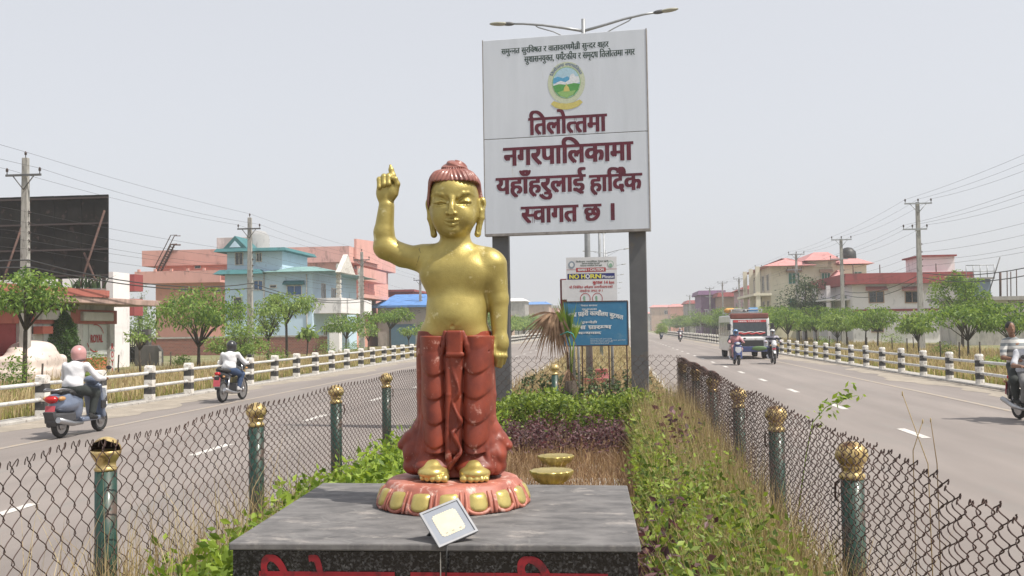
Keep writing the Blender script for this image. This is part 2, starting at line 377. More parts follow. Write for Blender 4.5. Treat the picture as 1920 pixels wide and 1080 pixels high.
# ------------------------------------------------------------------ ground, roads, kerbs
def sheet(name, x0, x1, y0, y1, z, m, nx=1, ny=1):
    xs = np.linspace(x0, x1, nx + 1); ys = np.linspace(y0, y1, ny + 1)
    V = [(x, y, z) for y in ys for x in xs]
    F = [(j*(nx+1)+i, j*(nx+1)+i+1, (j+1)*(nx+1)+i+1, (j+1)*(nx+1)+i) for j in range(ny) for i in range(nx)]
    return tag(mesh_np(name, V, F, m), kind='structure')
sheet('ground', -1400, 1400, -30, 2600, -0.012, M['earth'])
sheet('road', -12.9, -3.0, -25, 1500, 0.0, M['asphalt'])
sheet('road', 1.4, 10.7, -25, 1500, 0.0, M['asphalt'])
def ragged(name, xa, xb, side, z):
    """dusty strip with a wandering edge along the asphalt"""
    ys = np.concatenate([np.arange(-10, 120, 0.6), np.arange(120, 900, 8)]); V = []
    for y in ys:
        w = 0.35*sin(y*0.31) + 0.22*sin(y*0.83+1) + 0.14*sin(y*2.3)+0.1*random.uniform(-1, 1)
        V += [(xa + (w if side < 0 else 0), y, z), (xb + (w if side > 0 else 0), y, z)]
    F = [(2*i, 2*i+1, 2*i+3, 2*i+2) for i in range(len(ys)-1)]
    return tag(mesh_np(name, V, F, M['dust']), kind='structure')
ragged('shoulder', -12.88, -11.7, 1, 0.004)
ragged('shoulder', 9.6, 10.68, -1, 0.004)
def kerb(x0, x1, z, y1=700):
    mb = MB(); y = -12.0
    while y < 90: mb.box(x0, x1, y, y + 1.96, -0.01, z + random.uniform(-.008, .008)); y += 2.0
    mb.box(x0, x1, y, y1, -0.01, z)
    return tag(mb.build('kerb', M['concrete'], bevel=0.012), kind='structure')
kerb(-3.12, -2.96, 0.17); kerb(1.36, 1.52, 0.17)
kerb(-13.4, -12.8, 0.055); kerb(10.55, 11.15, 0.055)
def median(y0, y1):
    nx, ny = 26, int((y1 - y0) * 4); X = np.linspace(-2.98, 1.38, nx+1); Y = np.linspace(y0, y1, ny+1)
    V = [(x, y, 0.145 + 0.03*sin(x*3+y*1.7)*sin(y*2.1-x) + random.uniform(0, .015)) for y in Y for x in X]
    F = [(j*(nx+1)+i, j*(nx+1)+i+1, (j+1)*(nx+1)+i+1, (j+1)*(nx+1)+i) for j in range(ny) for i in range(nx)]
    return tag(mesh_np('median_soil', V, F, M['soil'], smooth=True), kind='structure')
median(-3, 40); sheet('median_soil', -2.98, 1.38, 40, 800, 0.15, M['earth'])

def dashes(x, y0, w=0.15):
    mb = MB()
    for k in range(-3, 60):
        y = y0 + 5.85*k
        mb.add([(x-w/2, y, 0.005), (x+w/2, y, 0.005), (x+w/2+random.uniform(-.01,.01), y+1.55, 0.005), (x-w/2, y+1.55, 0.005)], [(0,1,2,3)])
    return tag(mb.build('lane_marking', M['line_white']), kind='structure')
dashes(-6.55, 9.4); dashes(5.08, 17.3)
for x in (-10.32, 8.32):
    sheet('edge_marking', x-0.07, x+0.07, -10, 500, 0.0055, M['line_yellow'])

# ------------------------------------------------------------------ lettering
_gl = {}; _DG = None
def _fontmesh(body, off):
    c = bpy.data.curves.new('t', 'FONT'); c.body = body; c.offset = off; c.resolution_u = 3
    o = bpy.data.objects.new('t', c); COL.objects.link(o)
    dg = bpy.context.evaluated_depsgraph_get()
    me = bpy.data.meshes.new_from_object(o.evaluated_get(dg))
    V = [(v.co.x, v.co.y) for v in me.vertices]; F = [tuple(p.vertices) for p in me.polygons]
    bpy.data.objects.remove(o); bpy.data.meshes.remove(me); bpy.data.curves.remove(c)
    return V, F
def glyph(ch, off=0.012):
    if (ch, off) not in _gl:
        V, F = _fontmesh(ch, 0)
        adv = max(p[0] for p in _fontmesh(ch + 'llllll', 0)[0]) - max(p[0] for p in _fontmesh('llllll', 0)[0])
        _gl[(ch, off)] = (V, F, adv)
    return _gl[(ch, off)]
def clip_right(V, F, x):
    """half letter: keep what lies left of x"""
    import bmesh
    bm = bmesh.new(); vs = [bm.verts.new((a, b, 0)) for a, b in V]
    for f in F:
        try: bm.faces.new([vs[i] for i in f])
        except ValueError: pass
    bmesh.ops.bisect_plane(bm, geom=bm.verts[:] + bm.edges[:] + bm.faces[:], plane_co=(x, 0, 0), plane_no=(1, 0, 0), clear_outer=True)
    bm.verts.index_update(); out = [(v.co.x, v.co.y) for v in bm.verts], [tuple(v.index for v in f.verts) for f in bm.faces]
    bm.free(); return out
VIR = '\u094d'; NOSTEM = 'टठडढदङछहरझ'
def layout(text, off=0.012):
    """place letters of a Devanagari or Latin text; returns (pieces [(V, F, x)], width)"""
    pcs = []; x = 0.0; i = 0; n = len(text)
    iscons = lambda c: '\u0915' <= c <= '\u0939'
    def put(ch, dx=0.0):
        nonlocal x
        V, F, a = glyph(ch, off); pcs.append((V, F, x + dx)); x += a
    while i < n:
        ch = text[i]
        if ch == ' ': x += 0.30; i += 1; continue
        if not iscons(ch): put(ch); i += 1; continue
        cl = [ch]; i += 1
        while i + 1 < n and text[i] == VIR and iscons(text[i+1]): cl.append(text[i+1]); i += 2
        reph = len(cl) > 1 and cl[0] == 'र'
        if reph: cl = cl[1:]
        rak = len(cl) > 1 and cl[-1] == 'र'
        if rak: cl = cl[:-1]
        mats_ = ''
        while i < n and text[i] in 'ािीुूृेैोौंँः': mats_ += text[i]; i += 1
        if 'ि' in mats_: put('ि')
        for c in cl[:-1]:
            V, F, a = glyph(c, off)
            if c in NOSTEM: put(c); put(VIR) if False else None
            elif c in 'कफ': V2, F2 = clip_right(V, F, a * 0.80); pcs.append((V2, F2, x)); x += a * 0.74
            else: V2, F2 = clip_right(V, F, a - 0.155); pcs.append((V2, F2, x)); x += a - 0.165
        xs = x; put(cl[-1])
        if rak:
            w = 0.045 + off; pcs.append(([(xs+.08, .02), (xs+.08+w, -.03), (x-.12, .30), (x-.12, .22)], [(0,1,2,3)], 0))
        for m_ in mats_:
            if m_ != 'ि': put(m_)
        if reph:
            hv = glyph('त', off)[0]; top = max(p[1] for p in hv); V2 = []; k = 9
            for j in range(k):
                a = radians(-20 + 200*j/(k-1)); r0, r1 = 0.085-off, 0.135+off
                V2 += [(r0*cos(a), top + .07 + r0*1.15*sin(a)), (r1*cos(a), top + .07 + r1*1.15*sin(a))]
            pcs.append((V2, [(2*j, 2*j+1, 2*j+3, 2*j+2) for j in range(k-1)], x - 0.14))
    return pcs, x
def write(mb, text, u0, u1, v0, v1, fn, m=0, off=0.012, bend=None, latin=False):
    """write text from u0 to u1 with its baseline at v0 and headline at v1; fn maps (u, v, lift) to a point"""
    pcs, w = layout(text, off)
    top = max(p[1] for p in glyph('H' if latin else 'त', 0)[0])
    sx, sy = (u1-u0)/w, (v1-v0)/top
    sh = [(0, 0)] if off < .025 else ([(-off, 0), (off, 0)] if off < .04 else [(-off, off*.4), (off, off*.4), (-off, -off*.4), (off, -off*.4)])
    for q, (V, F, x) in enumerate(pcs):               # bold letters: the thin letter laid down a few times, slightly shifted
        for w_, (dx, dy) in enumerate(sh):
            P = []
            for a, b in V:
                u, v = u0 + (a+x+dx)*sx, v0 + (b+dy)*sy
                if bend: u, v = bend(u, v)
                P.append(fn(u, v, 0.0006*(q % 3) + .0002*w_))
            mb.add(P, F, m)
    return mb

# ------------------------------------------------------------------ leaves and grass
def unit(v): return v / np.maximum(np.linalg.norm(v, axis=1, keepdims=True), 1e-9)
def leaves(P, L, W=0.42, up=0.3, droop=0.0, dirs=None):
    """a folded leaf of four corners at each point"""
    n = len(P); L = np.broadcast_to(L, (n,))[:, None] * rng.uniform(.7, 1.3, (n, 1))
    d = unit(rng.normal(size=(n, 3)) * [1, 1, .7] + (0 if dirs is None else dirs * 1.4) + [0, 0, up - droop])
    nn = unit(np.cross(d, unit(rng.normal(size=(n, 3)) + [0, 0, .2]))); w = nn; nrm = np.cross(d, w)
    a = P; t = P + d * L - [0, 0, 1] * L * droop * .4; mid = P + d * L * .45 + nrm * L * .06
    V = np.stack([a, mid + w*L*W*.5 - nrm*L*.09, t, mid - w*L*W*.5 - nrm*L*.09], 1).reshape(-1, 3)
    F = np.arange(n*4).reshape(n, 4); return V, F
def blades(P, H, W=0.006, lean=0.35):
    """tapering grass blades, each bent once"""
    n = len(P); H = np.broadcast_to(H, (n,))[:, None] * rng.uniform(.55, 1.25, (n, 1))
    a = rng.uniform(0, 2*pi, n); side = np.stack([np.cos(a), np.sin(a), 0*a], 1) * np.broadcast_to(W, (n,))[:, None]
    b = rng.uniform(0, 2*pi, n); ln = np.stack([np.cos(b), np.sin(b), 0*b], 1) * (rng.uniform(.05, 1, (n, 1)) * lean)
    m = P + np.array([0, 0, 1]) * H * .55 + ln * H * .35; t = P + np.array([0, 0, 1]) * H * rng.uniform(.75, 1, (n, 1)) + ln * H
    V = np.stack([P - side, P + side, m - side*.7, m + side*.7, t], 1).reshape(-1, 3)
    o = (np.arange(n)*5)[:, None, None]; F = (np.array([[0,1,3],[0,3,2],[2,3,4]])[None] + o).reshape(-1, 3); return V, F
def cat(parts):
    V = []; F = []; o = 0
    for v, f in parts: V.append(v); F.append(f + o); o += len(v)
    return np.concatenate(V), np.concatenate(F)
def patch(n, x0, x1, y0, y1, z=0.15, dens=None):
    P = np.stack([rng.uniform(x0, x1, n), rng.uniform(y0, y1, n), np.full(n, z)], 1)
    if dens is not None: P = P[rng.uniform(size=n) < dens(P[:, 0], P[:, 1])]
    return P

# ------------------------------------------------------------------ granite plinth
def granite_mats():
    top = mat('granite_top', (0.185, 0.178, 0.176), (0.10, 0.097, 0.098), rough=0.8, spec=.18, scale=7, detail=11, stretch=(1, 1.7, 1), bump=0.1, bscale=70, spots=((0.27, 0.25, 0.235), 5, 0.22))
    N, L = top.node_tree.nodes, top.node_tree.links; P = N['Principled BSDF']; src = P.inputs['Base Color'].links[0].from_socket
    tc = N.new('ShaderNodeTexCoord'); mp = N.new('ShaderNodeMapping'); mp.inputs['Scale'].default_value = (9, 15, 1)
    nd = N.new('ShaderNodeTexNoise'); nd.inputs['Scale'].default_value = 3; ad = N.new('ShaderNodeMix'); ad.data_type = 'RGBA'; ad.inputs['Factor'].default_value = .12
    vo = N.new('ShaderNodeTexVoronoi'); vo.feature = 'DISTANCE_TO_EDGE'; vo.inputs['Scale'].default_value = 1.0
    L.new(tc.outputs['Object'], nd.inputs['Vector']); L.new(tc.outputs['Object'], ad.inputs[6]); L.new(nd.outputs['Color'], ad.inputs[7]); L.new(ad.outputs[2], mp.inputs['Vector']); L.new(mp.outputs[0], vo.inputs['Vector'])
    rc = N.new('ShaderNodeValToRGB'); rc.color_ramp.elements[0].position = .012; rc.color_ramp.elements[1].position = .05; rc.color_ramp.elements[0].color = (1, 1, 1, 1); rc.color_ramp.elements[1].color = (0, 0, 0, 1)
    n3 = N.new('ShaderNodeTexNoise'); n3.inputs['Scale'].default_value = 3.5; r3 = N.new('ShaderNodeValToRGB'); r3.color_ramp.elements[0].position = .48; r3.color_ramp.elements[1].position = .62
    r3.color_ramp.elements[1].color = (.75, .75, .75, 1); L.new(tc.outputs['Object'], n3.inputs['Vector']); L.new(n3.outputs['Fac'], r3.inputs[0]); L.new(vo.outputs['Distance'], rc.inputs[0])
    ml = N.new('ShaderNodeMath'); ml.operation = 'MULTIPLY'; L.new(rc.outputs[0], ml.inputs[0]); L.new(r3.outputs[0], ml.inputs[1])
    mm = N.new('ShaderNodeMix'); mm.data_type = 'RGBA'; mm.inputs[7].default_value = (.19, .185, .18, 1); L.new(ml.outputs[0], mm.inputs['Factor']); L.new(src, mm.inputs[6]); L.new(mm.outputs[2], P.inputs['Base Color'])
    m = bpy.data.materials.new('granite_side'); m.use_nodes = True; N, L = m.node_tree.nodes, m.node_tree.links
    P = N['Principled BSDF']; P.inputs['Roughness'].default_value = 0.22
    tc = N.new('ShaderNodeTexCoord'); vo = N.new('ShaderNodeTexVoronoi'); vo.inputs['Scale'].default_value = 130
    nz = N.new('ShaderNodeTexNoise'); nz.inputs['Scale'].default_value = 60; nz.inputs['Detail'].default_value = 6
    L.new(tc.outputs['Object'], vo.inputs['Vector']); L.new(tc.outputs['Object'], nz.inputs['Vector'])
    mu = N.new('ShaderNodeMath'); mu.operation = 'MULTIPLY'; L.new(vo.outputs['Color'], mu.inputs[0]); L.new(nz.outputs['Fac'], mu.inputs[1])
    r = N.new('ShaderNodeValToRGB'); e = r.color_ramp.elements
    e[0].position = 0.25; e[0].color = (0.006, 0.006, 0.008, 1); e[1].position = 0.62; e[1].color = (0.11, 0.11, 0.115, 1)
    L.new(mu.outputs[0], r.inputs[0]); L.new(r.outputs[0], P.inputs['Base Color'])
    return top, m
GT, GS = granite_mats()
PZ = 1.11
pa, pb, pc, pd_ = gnd(428, 1018, PZ), gnd(1202, 1022, PZ), gnd(1167, 910, PZ), gnd(583, 905, PZ)
pc.x, pd_.x = 0.055, -1.525                                           # square the block up
quadp = [(p.x, p.y) for p in (pa, pb, pc, pd_)]
plinth = thing('plinth', (-0.72, 4.45, 0), 0, 'square black granite plinth with red lettering under the golden statue', 'plinth')
inset = lambda q, d: [(x + (d if x < -0.7 else -d), y + (d if y < 4.4 else -d)) for x, y in q]
loc = lambda q: [(x + 0.72, y - 4.45) for x, y in q]
MB().prism(loc(inset(quadp, .012)), 0.05, PZ - 0.028, axis='z').build('block', GS, plinth, bevel=0.004)
MB().prism(loc(quadp), PZ - 0.028, PZ, axis='z').build('top_slab', GT, plinth, bevel=0.006)
mb = MB()                                                             # weathered joints crossing the top slab and the front
fx0, fx1 = pa.x + .012, pb.x - .012; fy = pa.y + .012
red = mat('red_paint', (0.30, 0.012, 0.022), (0.20, 0.008, 0.016), rough=0.45, scale=9, spots=((0.08, 0.01, 0.015), 14, 0.3))
def front_pt(px): return at(px, 1075, pa.y).x
face = lambda u, v, l: (u + 0.72, fy - 0.004 - l - 4.45 + (u - fx0) * (pb.y - pa.y) / (fx1 - fx0), v)
zh = at(800, 1075, fy).z
mb = MB()
write(mb, 'तिलोत्तमा', front_pt(487), front_pt(735), zh - 0.14, zh, face, off=0.042)
write(mb, 'नगरपालिका', front_pt(772), front_pt(1135), zh - 0.14, zh, face, off=0.042)
mb.build('red_lettering', red, plinth)
MB().box(at(826, 1040, fy).x + .72 - .0015, at(826, 1040, fy).x + .72 + .0015, fy - 4.45 - .0025, fy - 4.45, .1, PZ - .03).build('joint', M['concrete'], plinth)

# ------------------------------------------------------------------ statue
GOLD = mat('statue_gold', (0.49, 0.395, 0.125), (0.33, 0.262, 0.078), rough=0.42, metal=0.5, scale=7, detail=10, bump=0.10, bscale=160, spots=((0.66, 0.58, 0.30), 16, 0.05), coat=0.06)
GOLD2 = mat('statue_gold_bright', (0.62, 0.50, 0.18), (0.46, 0.36, 0.11), rough=0.28, metal=0.6, scale=9, bump=0.05, bscale=80)
ROBE = mat('statue_robe', (0.27, 0.050, 0.023), (0.125, 0.021, 0.012), rough=0.5, scale=7, detail=8, spots=((0.46, 0.24, 0.19), 18, 0.09), coat=0.05, spec=.4)
HAIRM = mat('statue_hair', (0.30, 0.115, 0.085), (0.16, 0.05, 0.042), rough=0.42, scale=12, detail=7, spots=((0.60, 0.42, 0.38), 22, 0.12), coat=0.2)
BASEM = mat('statue_base', (0.45, 0.165, 0.115), (0.27, 0.078, 0.055), rough=0.55, scale=8, detail=8, spots=((0.62, 0.42, 0.36), 14, 0.3))
SX = 0.00242; SY0 = 4.60; SZ0 = at(850, 893, SY0).z
statue = thing('statue', (at(850, 893, SY0).x, SY0, PZ), 0, 'golden child statue pointing one finger up, in a red robe on a lotus base', 'statue')
DZ = SZ0 - PZ
def q(px, py, d=0.0):                                                 # photo measurement at depth d -> statue space
    k = 1 + d * SX / SY0
    return ((1150 + (px - 1150) * k - 850) * SX, d * SX, (893 - 613 - (py - 613) * k) * SX + DZ)
def r_(x): return x * SX
def R3(*a): return tuple(t * SX for t in a)

B = SDF(q(680, 645, -62), q(975, 285, 62), 0.0027)
B = SDF((q(686, 0)[0], r_(-64), q(0, 700)[2]), (q(972, 0)[0], r_(66), q(0, 290)[2]), 0.0027)
# torso
B.ell(q(853, 622, 4), R3(67, 47, 42)); B.ell(q(858, 572, 2), R3(59, 46, 60), k=r_(14)); B.ell(q(855, 592, -6), R3(52, 44, 38), k=r_(14))
B.ell(q(856, 512, 4), R3(66, 42, 52), k=r_(18))
B.ell(q(828, 510, -11), R3(36, 26, 32), k=r_(24)); B.ell(q(886, 510, -11), R3(36, 26, 32), k=r_(24))
B.cap(q(854, 480, 6), q(854, 434, 2), r_(33), r_(28), k=r_(14))
B.cap(q(850, 470, 8), q(912, 486, 4), r_(22), r_(26), k=r_(12)); B.cap(q(858, 470, 8), q(795, 478, 4), r_(20), r_(24), k=r_(10))
# hanging arm on the right of the picture
B.cap(q(925, 496, 2), q(936, 560, 4), r_(28), r_(19), k=r_(12)); B.cap(q(936, 560, 4), q(938, 628, 0), r_(19), r_(14), k=r_(6))
B.ell(q(939, 642, -4), R3(17, 12, 22), k=r_(6))
for fx, fd, fl, fr in ((948, -2, 680, 5), (942, -6, 686, 5.4), (936, -8, 684, 5.4), (931, -9, 676, 5)):
    B.chain([q(fx - 1, 652, fd + 2), q(fx, 667, fd - 3), q(fx - 3, fl, fd + 2)], [r_(fr + .6), r_(fr), r_(fr - 1)], k=r_(2.2))
B.chain([q(930, 634, -8), q(925, 650, -14), q(927, 664, -17)], [r_(6.5), r_(5.6), r_(4.2)], k=r_(3))
# raised arm on the left
B.cap(q(802, 486, 4), q(752, 475, 4), r_(26), r_(21.5), k=r_(10)); B.cap(q(752, 475, 4), q(720, 460, 0), r_(21.5), r_(23.5), k=r_(7))
B.cap(q(719, 456, 0), q(716, 430, -2), r_(22.5), r_(19), k=r_(6)); B.cap(q(716, 430, -2), q(721, 380, -4), r_(19), r_(15), k=r_(5))
B.ell(q(721, 352, -4), R3(20, 12, 25), k=r_(6)); B.ell(q(715, 357, -9), R3(13, 9, 18), k=r_(5)); B.ell(q(733, 352, -9), R3(10, 9, 16), k=r_(5))
for fx, ky, fr in ((725, 322, 5.6), (716, 323, 5.8), (707, 328, 5.2)):
    B.chain([q(fx + 1, 342, 0), q(fx, ky, -2), q(fx, ky + 1, -14), q(fx, ky + 15, -19), q(fx + 1, ky + 18, -12)], [r_(fr), r_(fr), r_(fr), r_(fr - .5), r_(fr - 1)], k=r_(1.6))
B.chain([q(734, 342, -4), q(733, 322, -5), q(730, 310, -5), q(728.5, 302, -4)], [r_(7.5), r_(6.2), r_(5), r_(2.6)], k=r_(2.5))
B.chain([q(737, 356, -9), q(742, 338, -12), q(738, 328, -15), q(732, 326, -17)], [r_(7), r_(5.5), r_(4.8), r_(3.8)], k=r_(2.2))
# head
B.ell(q(852, 372, 2), R3(47.5, 54, 58), k=r_(4)); B.ell(q(852, 396, -4), R3(44.5, 49, 44), k=r_(9)); B.ell(q(850, 417, -16), R3(33, 30, 26), k=r_(10))
B.ell(q(829, 404, -28), R3(16, 17, 18), k=r_(10)); B.ell(q(873, 404, -28), R3(16, 17, 18), k=r_(10)); B.ell(q(848.5, 428, -34), R3(15, 13, 11), k=r_(8))
B.ell(q(850, 352, -22), R3(38, 28, 24), k=r_(12))
def surf(px, py):
    d = -46.0
    for _ in range(3): x, _y, z = q(px, py, d); d = B.front(x, z) / SX
    return d
for ex, s in ((826, -1), (872, 1)):                                   # eye hollows, lids and the narrow eye between them
    y0 = surf(ex, 374); B.ell(q(ex, 372, y0 - 3), R3(19, 7, 9.5), k=r_(5), sub=True)
for ex, s in ((826, -1), (872, 1)):
    y0 = surf(ex, 374)
    B.ell(q(ex, 373.5, y0 + 4), R3(14, 8, 7), k=r_(2))
    y1 = surf(ex, 378)
    pts = [q(ex + t, 377 - 1.5*cos(t/12*pi) * .6 + (.8 if t*s > 0 else 0), surf(ex + t, 377) - .2) for t in (-12, -7, 0, 7, 12)]
    B.chain(pts, [r_(1.0), r_(1.6), r_(1.9), r_(1.6), r_(1.0)], k=r_(.6), sub=True)
    lo_ = [q(ex + t, 381.5 - abs(t)*.17, surf(ex + t, 381.5) + 1.0) for t in (-12, -6, 0, 6, 12)]
    B.chain(lo_, [r_(1.2), r_(2.0), r_(2.2), r_(2.0), r_(1.2)], k=r_(1.2))
    up_ = [q(ex + t, 372.0 + abs(t)*.28, surf(ex + t, 373) + .9) for t in (-14, -7, 0, 7, 14)]
    B.chain(up_, [r_(1.3), r_(2.0), r_(2.2), r_(2.0), r_(1.3)], k=r_(1.2))
for pts in ([(839, 374), (836, 366), (829, 359.5), (819, 357.5), (808, 362)], [(856, 372), (860, 364), (869, 357.5), (879, 357), (889, 363)]):
    B.chain([q(a, b, surf(a, b) + 1.8) for a, b in pts], [r_(1.6), r_(2.4), r_(2.8), r_(2.4), r_(1.2)], k=r_(3.2))
ny = surf(847, 382)
B.chain([q(848, 366, surf(848, 366) + 2), q(847, 382, ny - 2.5), q(846, 393, ny - 7)], [r_(4.2), r_(4.6), r_(6.0)], k=r_(4.5))
for nx in (838.5, 854): B.ell(q(nx, 395.5, ny - 3), R3(4.4, 5.6, 3.8), k=r_(2.5))
for nx in (842.5, 850.5): B.ell(q(nx, 399.6, ny - 6.5), R3(2, 2.4, 1.6), k=r_(.6), sub=True)
my = surf(848, 414)
B.chain([q(a, b, surf(a, b) + c) for a, b, c in ((832, 410, 1.5), (840, 409, 0), (846, 408.3, -.8), (851, 408.4, -.8), (857, 408.6, 0), (864, 409.5, 1.5))], [r_(1.2), r_(2.2), r_(2.7), r_(2.7), r_(2.2), r_(1.2)], k=r_(2.2))
B.chain([q(a, b, surf(a, b) + c) for a, b, c in ((838, 415.5, .8), (848, 417, -.8), (858, 415, .8))], [r_(1.9), r_(3.3), r_(1.9)], k=r_(2.2))
B.chain([q(a, b, surf(a, b) - .3) for a, b in ((831, 410), (839, 412), (848, 412.6), (857, 411.6), (865, 409.2))], [r_(1.2), r_(1.3), r_(1.4), r_(1.3), r_(1.2)], k=r_(.6), sub=True)
B.ell(q(848, 423.5, surf(848, 423.5) - 1), R3(10, 2.5, 2.2), k=r_(2.5), sub=True)
# long ears
for s, ox in ((-1, 807), (1, 903)):
    B.ell(q(ox + 1*s, 381, 6), R3(9, 8, 16), k=r_(2), rot=Matrix.Rotation(radians(12*s), 3, 'Y'))
    e = [(ox + 1*s, 385), (ox + .5*s, 405), (ox - 4*s, 424), (ox - 6*s, 436)]
    B.chain([q(a, b, 6) for a, b in e], [r_(7), r_(6.5), r_(5.5), r_(6.5)], k=r_(2.5))
    B.ell(q(ox + 2.5*s, 381, -2.5), R3(4, 5, 10), k=r_(2), sub=True)
    B.cap(q(ox - 4*s, 416, -1), q(ox - 5*s, 432, -1), r_(1.6), r_(2.4), k=r_(1.2), sub=True)
B.ell(q(848, 611, surf(848, 611) - 1), R3(4, 3, 4), k=r_(3), sub=True)   # navel
body = B.mesh('body', GOLD, statue)
# hairline crack where the raised arm joins the shoulder
mb = MB(); cr = []
for a, b in ((788, 458), (784, 464), (787, 470), (784, 478), (782, 486), (780, 493), (776, 500)):
    x, _, z = q(a, b, surf(a, b)); cr.append((x, B.front(x, z) + .0005, z))
mb.tube(cr, [.0006, .0016, .0011, .0014, .001, .0012, .0006], n=5).build('crack', M['black'], statue)

# hair
Hs = SDF((q(790, 0)[0], r_(-66), q(0, 400)[2]), (q(915, 0)[0], r_(66), q(0, 288)[2]), 0.0027)
Hs.ell(q(853.5, 372, 4), R3(53, 58, 54)); Hs.box(q(853.5, 345, 4), R3(47, 52, 32), rd=r_(30), k=r_(8)); Hs.ell(q(853, 400, 12), R3(50, 48, 30), k=r_(8))
c0 = q(853, 368, 4)
def cutface(X, Y, Z):                                                 # face opening under the hairline
    px = X / SX; zl = (893 - 340) * SX + DZ - (np.maximum(np.abs(px - 8) - 41, 0) ** 2) * 0.55 * SX
    a = Z - zl; b = Y - r_(8); return np.maximum(a, b) + 0 * X
Hs.op(cutface, q(780, 420, -80), q(920, 300, 30), k=r_(1.5), sub=True)
Hs.op(lambda X, Y, Z: (Z - q(0, 384)[2]) + 0*X + 0*Y, (-1, -1, 0), (1, 1, q(0, 384)[2]), k=r_(3), sub=True)
Hs.ell(q(853, 316, 2), R3(28, 28, 15), k=r_(2)); Hs.ell(q(853, 307, 2), R3(21, 21, 12), k=r_(4))
def groove(X, Y, Z, cx, cz, nn, amp, sw):
    pass
sl = tuple(slice(0, n) for n in Hs.n); X, Y, Z = Hs._grid(sl)
ang = np.arctan2(X - c0[0], -(Y - c0[1])); rad = np.sqrt((X - c0[0])**2 + (Y - c0[1])**2)
zz = (Z - q(0, 335)[2]) / SX
wave = np.sin(ang * 40 + zz * 0.22 * np.sign(X - c0[0])) * .85
bun = np.sin(ang * 4 + zz * 0.45) * 1.3
Hs.f -= (np.where(zz < 25 - 0*X, wave, bun) * SX).astype(np.float32)
Hs.f += ((np.exp(-((zz - 21) / 3.0) ** 2)) * 2.0 * SX + 0*X + 0*Y).astype(np.float32)
Hs.mesh('hair', HAIRM, statue)

# robe
def prof(py, tab):
    t = np.array(tab, float); return [np.interp(py, t[:, 0], t[:, i]) for i in range(1, t.shape[1])]
RB = SDF((q(735, 0)[0], r_(-70), q(0, 893)[2]), (q(970, 0)[0], r_(64), q(0, 612)[2]), 0.0028)
core = [(612, 782, 921, 47), (640, 779, 925, 48), (668, 779, 926, 44), (700, 780, 925, 40), (760, 783, 924, 38), (800, 786, 924, 38), (840, 784, 926, 40), (870, 780, 930, 44), (890, 779, 931, 46)]
def corefn(X, Y, Z):
    py = 893 - (Z - DZ) / SX; a, b, dd = prof(py, core)
    cx = ((a + b) / 2 - 850) * SX; hw = (b - a) / 2 * SX; dp = dd * SX
    s = np.sqrt(((X - cx) / hw) ** 2 + ((Y - r_(6)) / dp) ** 2)
    return (s - 1) * np.minimum(hw, dp) * .8
RB.op(corefn, (-1, -1, q(0, 886)[2]), (1, 1, q(0, 619)[2]))
RB.op(lambda X, Y, Z: (q(0, 619)[2] - Z) + 0*X + 0*Y, (-1, -1, q(0, 619)[2]), (1, 1, 3), k=r_(2), sub=True)
creases_l = [707, 752, 799, 843]; creases_r = [703, 750, 797, 841]
for cx0, cr_, slope in ((820, [613 + (c - 613)*.972 for c in creases_l], .02), (899, [613 + (c - 613)*.972 for c in creases_r], -.01)):  # two legs, the cloth pulled into scallops across each
    def legfn(X, Y, Z, cx0=cx0, cr_=cr_, slope=slope):
        py = 893 - (Z - DZ) / SX; cx = (cx0 - 850 + slope * (py - 640)) * SX
        w = r_(29.5 if cx0 < 850 else 31) - r_(3) * np.clip((py - 640) / 220, 0, 1)
        s = np.sqrt(((X - cx) / w) ** 2 + ((Y - r_(-12)) / r_(46)) ** 2); d = (s - 1) * w * .9
        dx = np.clip((X - cx) / w, -1.2, 1.2); yy = py + 20 * dx ** 2; bul = 0
        edges = [cr_[0] - 46] + cr_ + [878]
        for e0, e1 in zip(edges[:-1], edges[1:]):
            t = np.clip((yy - e0) / (e1 - e0), 0, 1); inside = ((yy >= e0) & (yy < e1))
            bul = bul + inside * (2.5 * np.sin(t * pi * .62) * np.minimum(1, (1 - t) / .10 + .05))
        return np.maximum(d - bul * SX * np.clip(1.15 - dx**2, 0, 1), (py - 838 - 6*(1 - dx**2)) * SX)
    RB.op(legfn, q(cx0 - 52, 872, -72), q(cx0 + 40, 634, 30), k=r_(1.6))
# side drapes and their flared hems
for sd, ax in ((-1, 851), (1, 854)):                                  # fan of folds, each thin and flaring outwards to its own tip
    w = lambda o, py, d: q(ax + sd*o, py, d)
    e = 0 if sd < 0 else 7
    RB.chain([w(60 + e*.6, 650, 6), w(60 + e, 740, 6), w(60 + e, 788, 5), w(67 + e, 806, 3), w(84, 822, 0), w(98, 834, -2)], [r_(8), r_(8.5), r_(9), r_(12), r_(13), r_(10)], k=r_(7), flat=(1, 1.8, 1))
    RB.chain([w(60, 720, -10), w(60 + e*.6, 786, -12), w(68, 826, -16), w(82, 852, -18), w(84, 872, -18)], [r_(5), r_(7), r_(11), r_(13), r_(11)], k=r_(7), flat=(1, 1.5, 1))
    RB.chain([w(56, 730, -24), w(58, 800, -28), w(66, 850, -34), w(76, 880, -34)], [r_(4), r_(6.5), r_(10), r_(9)], k=r_(4))
    RB.chain([w(56, 790, -34), w(58, 840, -42), w(66, 882, -46)], [r_(3), r_(5), r_(7)], k=r_(2))
    RB.ell(w(74, 872, 2), R3(22, 44, 18), k=r_(6)); RB.ell(w(78, 842, -2), R3(18, 34, 20), k=r_(7)); RB.ell(w(70, 815, 2), R3(10, 26, 26), k=r_(8))
    for o0, o1, d in (): RB.chain([w(o0 - 6, 770, d), w(o0 + 2, 830, d - 4), w(o1, 868, d - 8)], [r_(.6), r_(1.8), r_(2.4)], k=r_(2), sub=True)
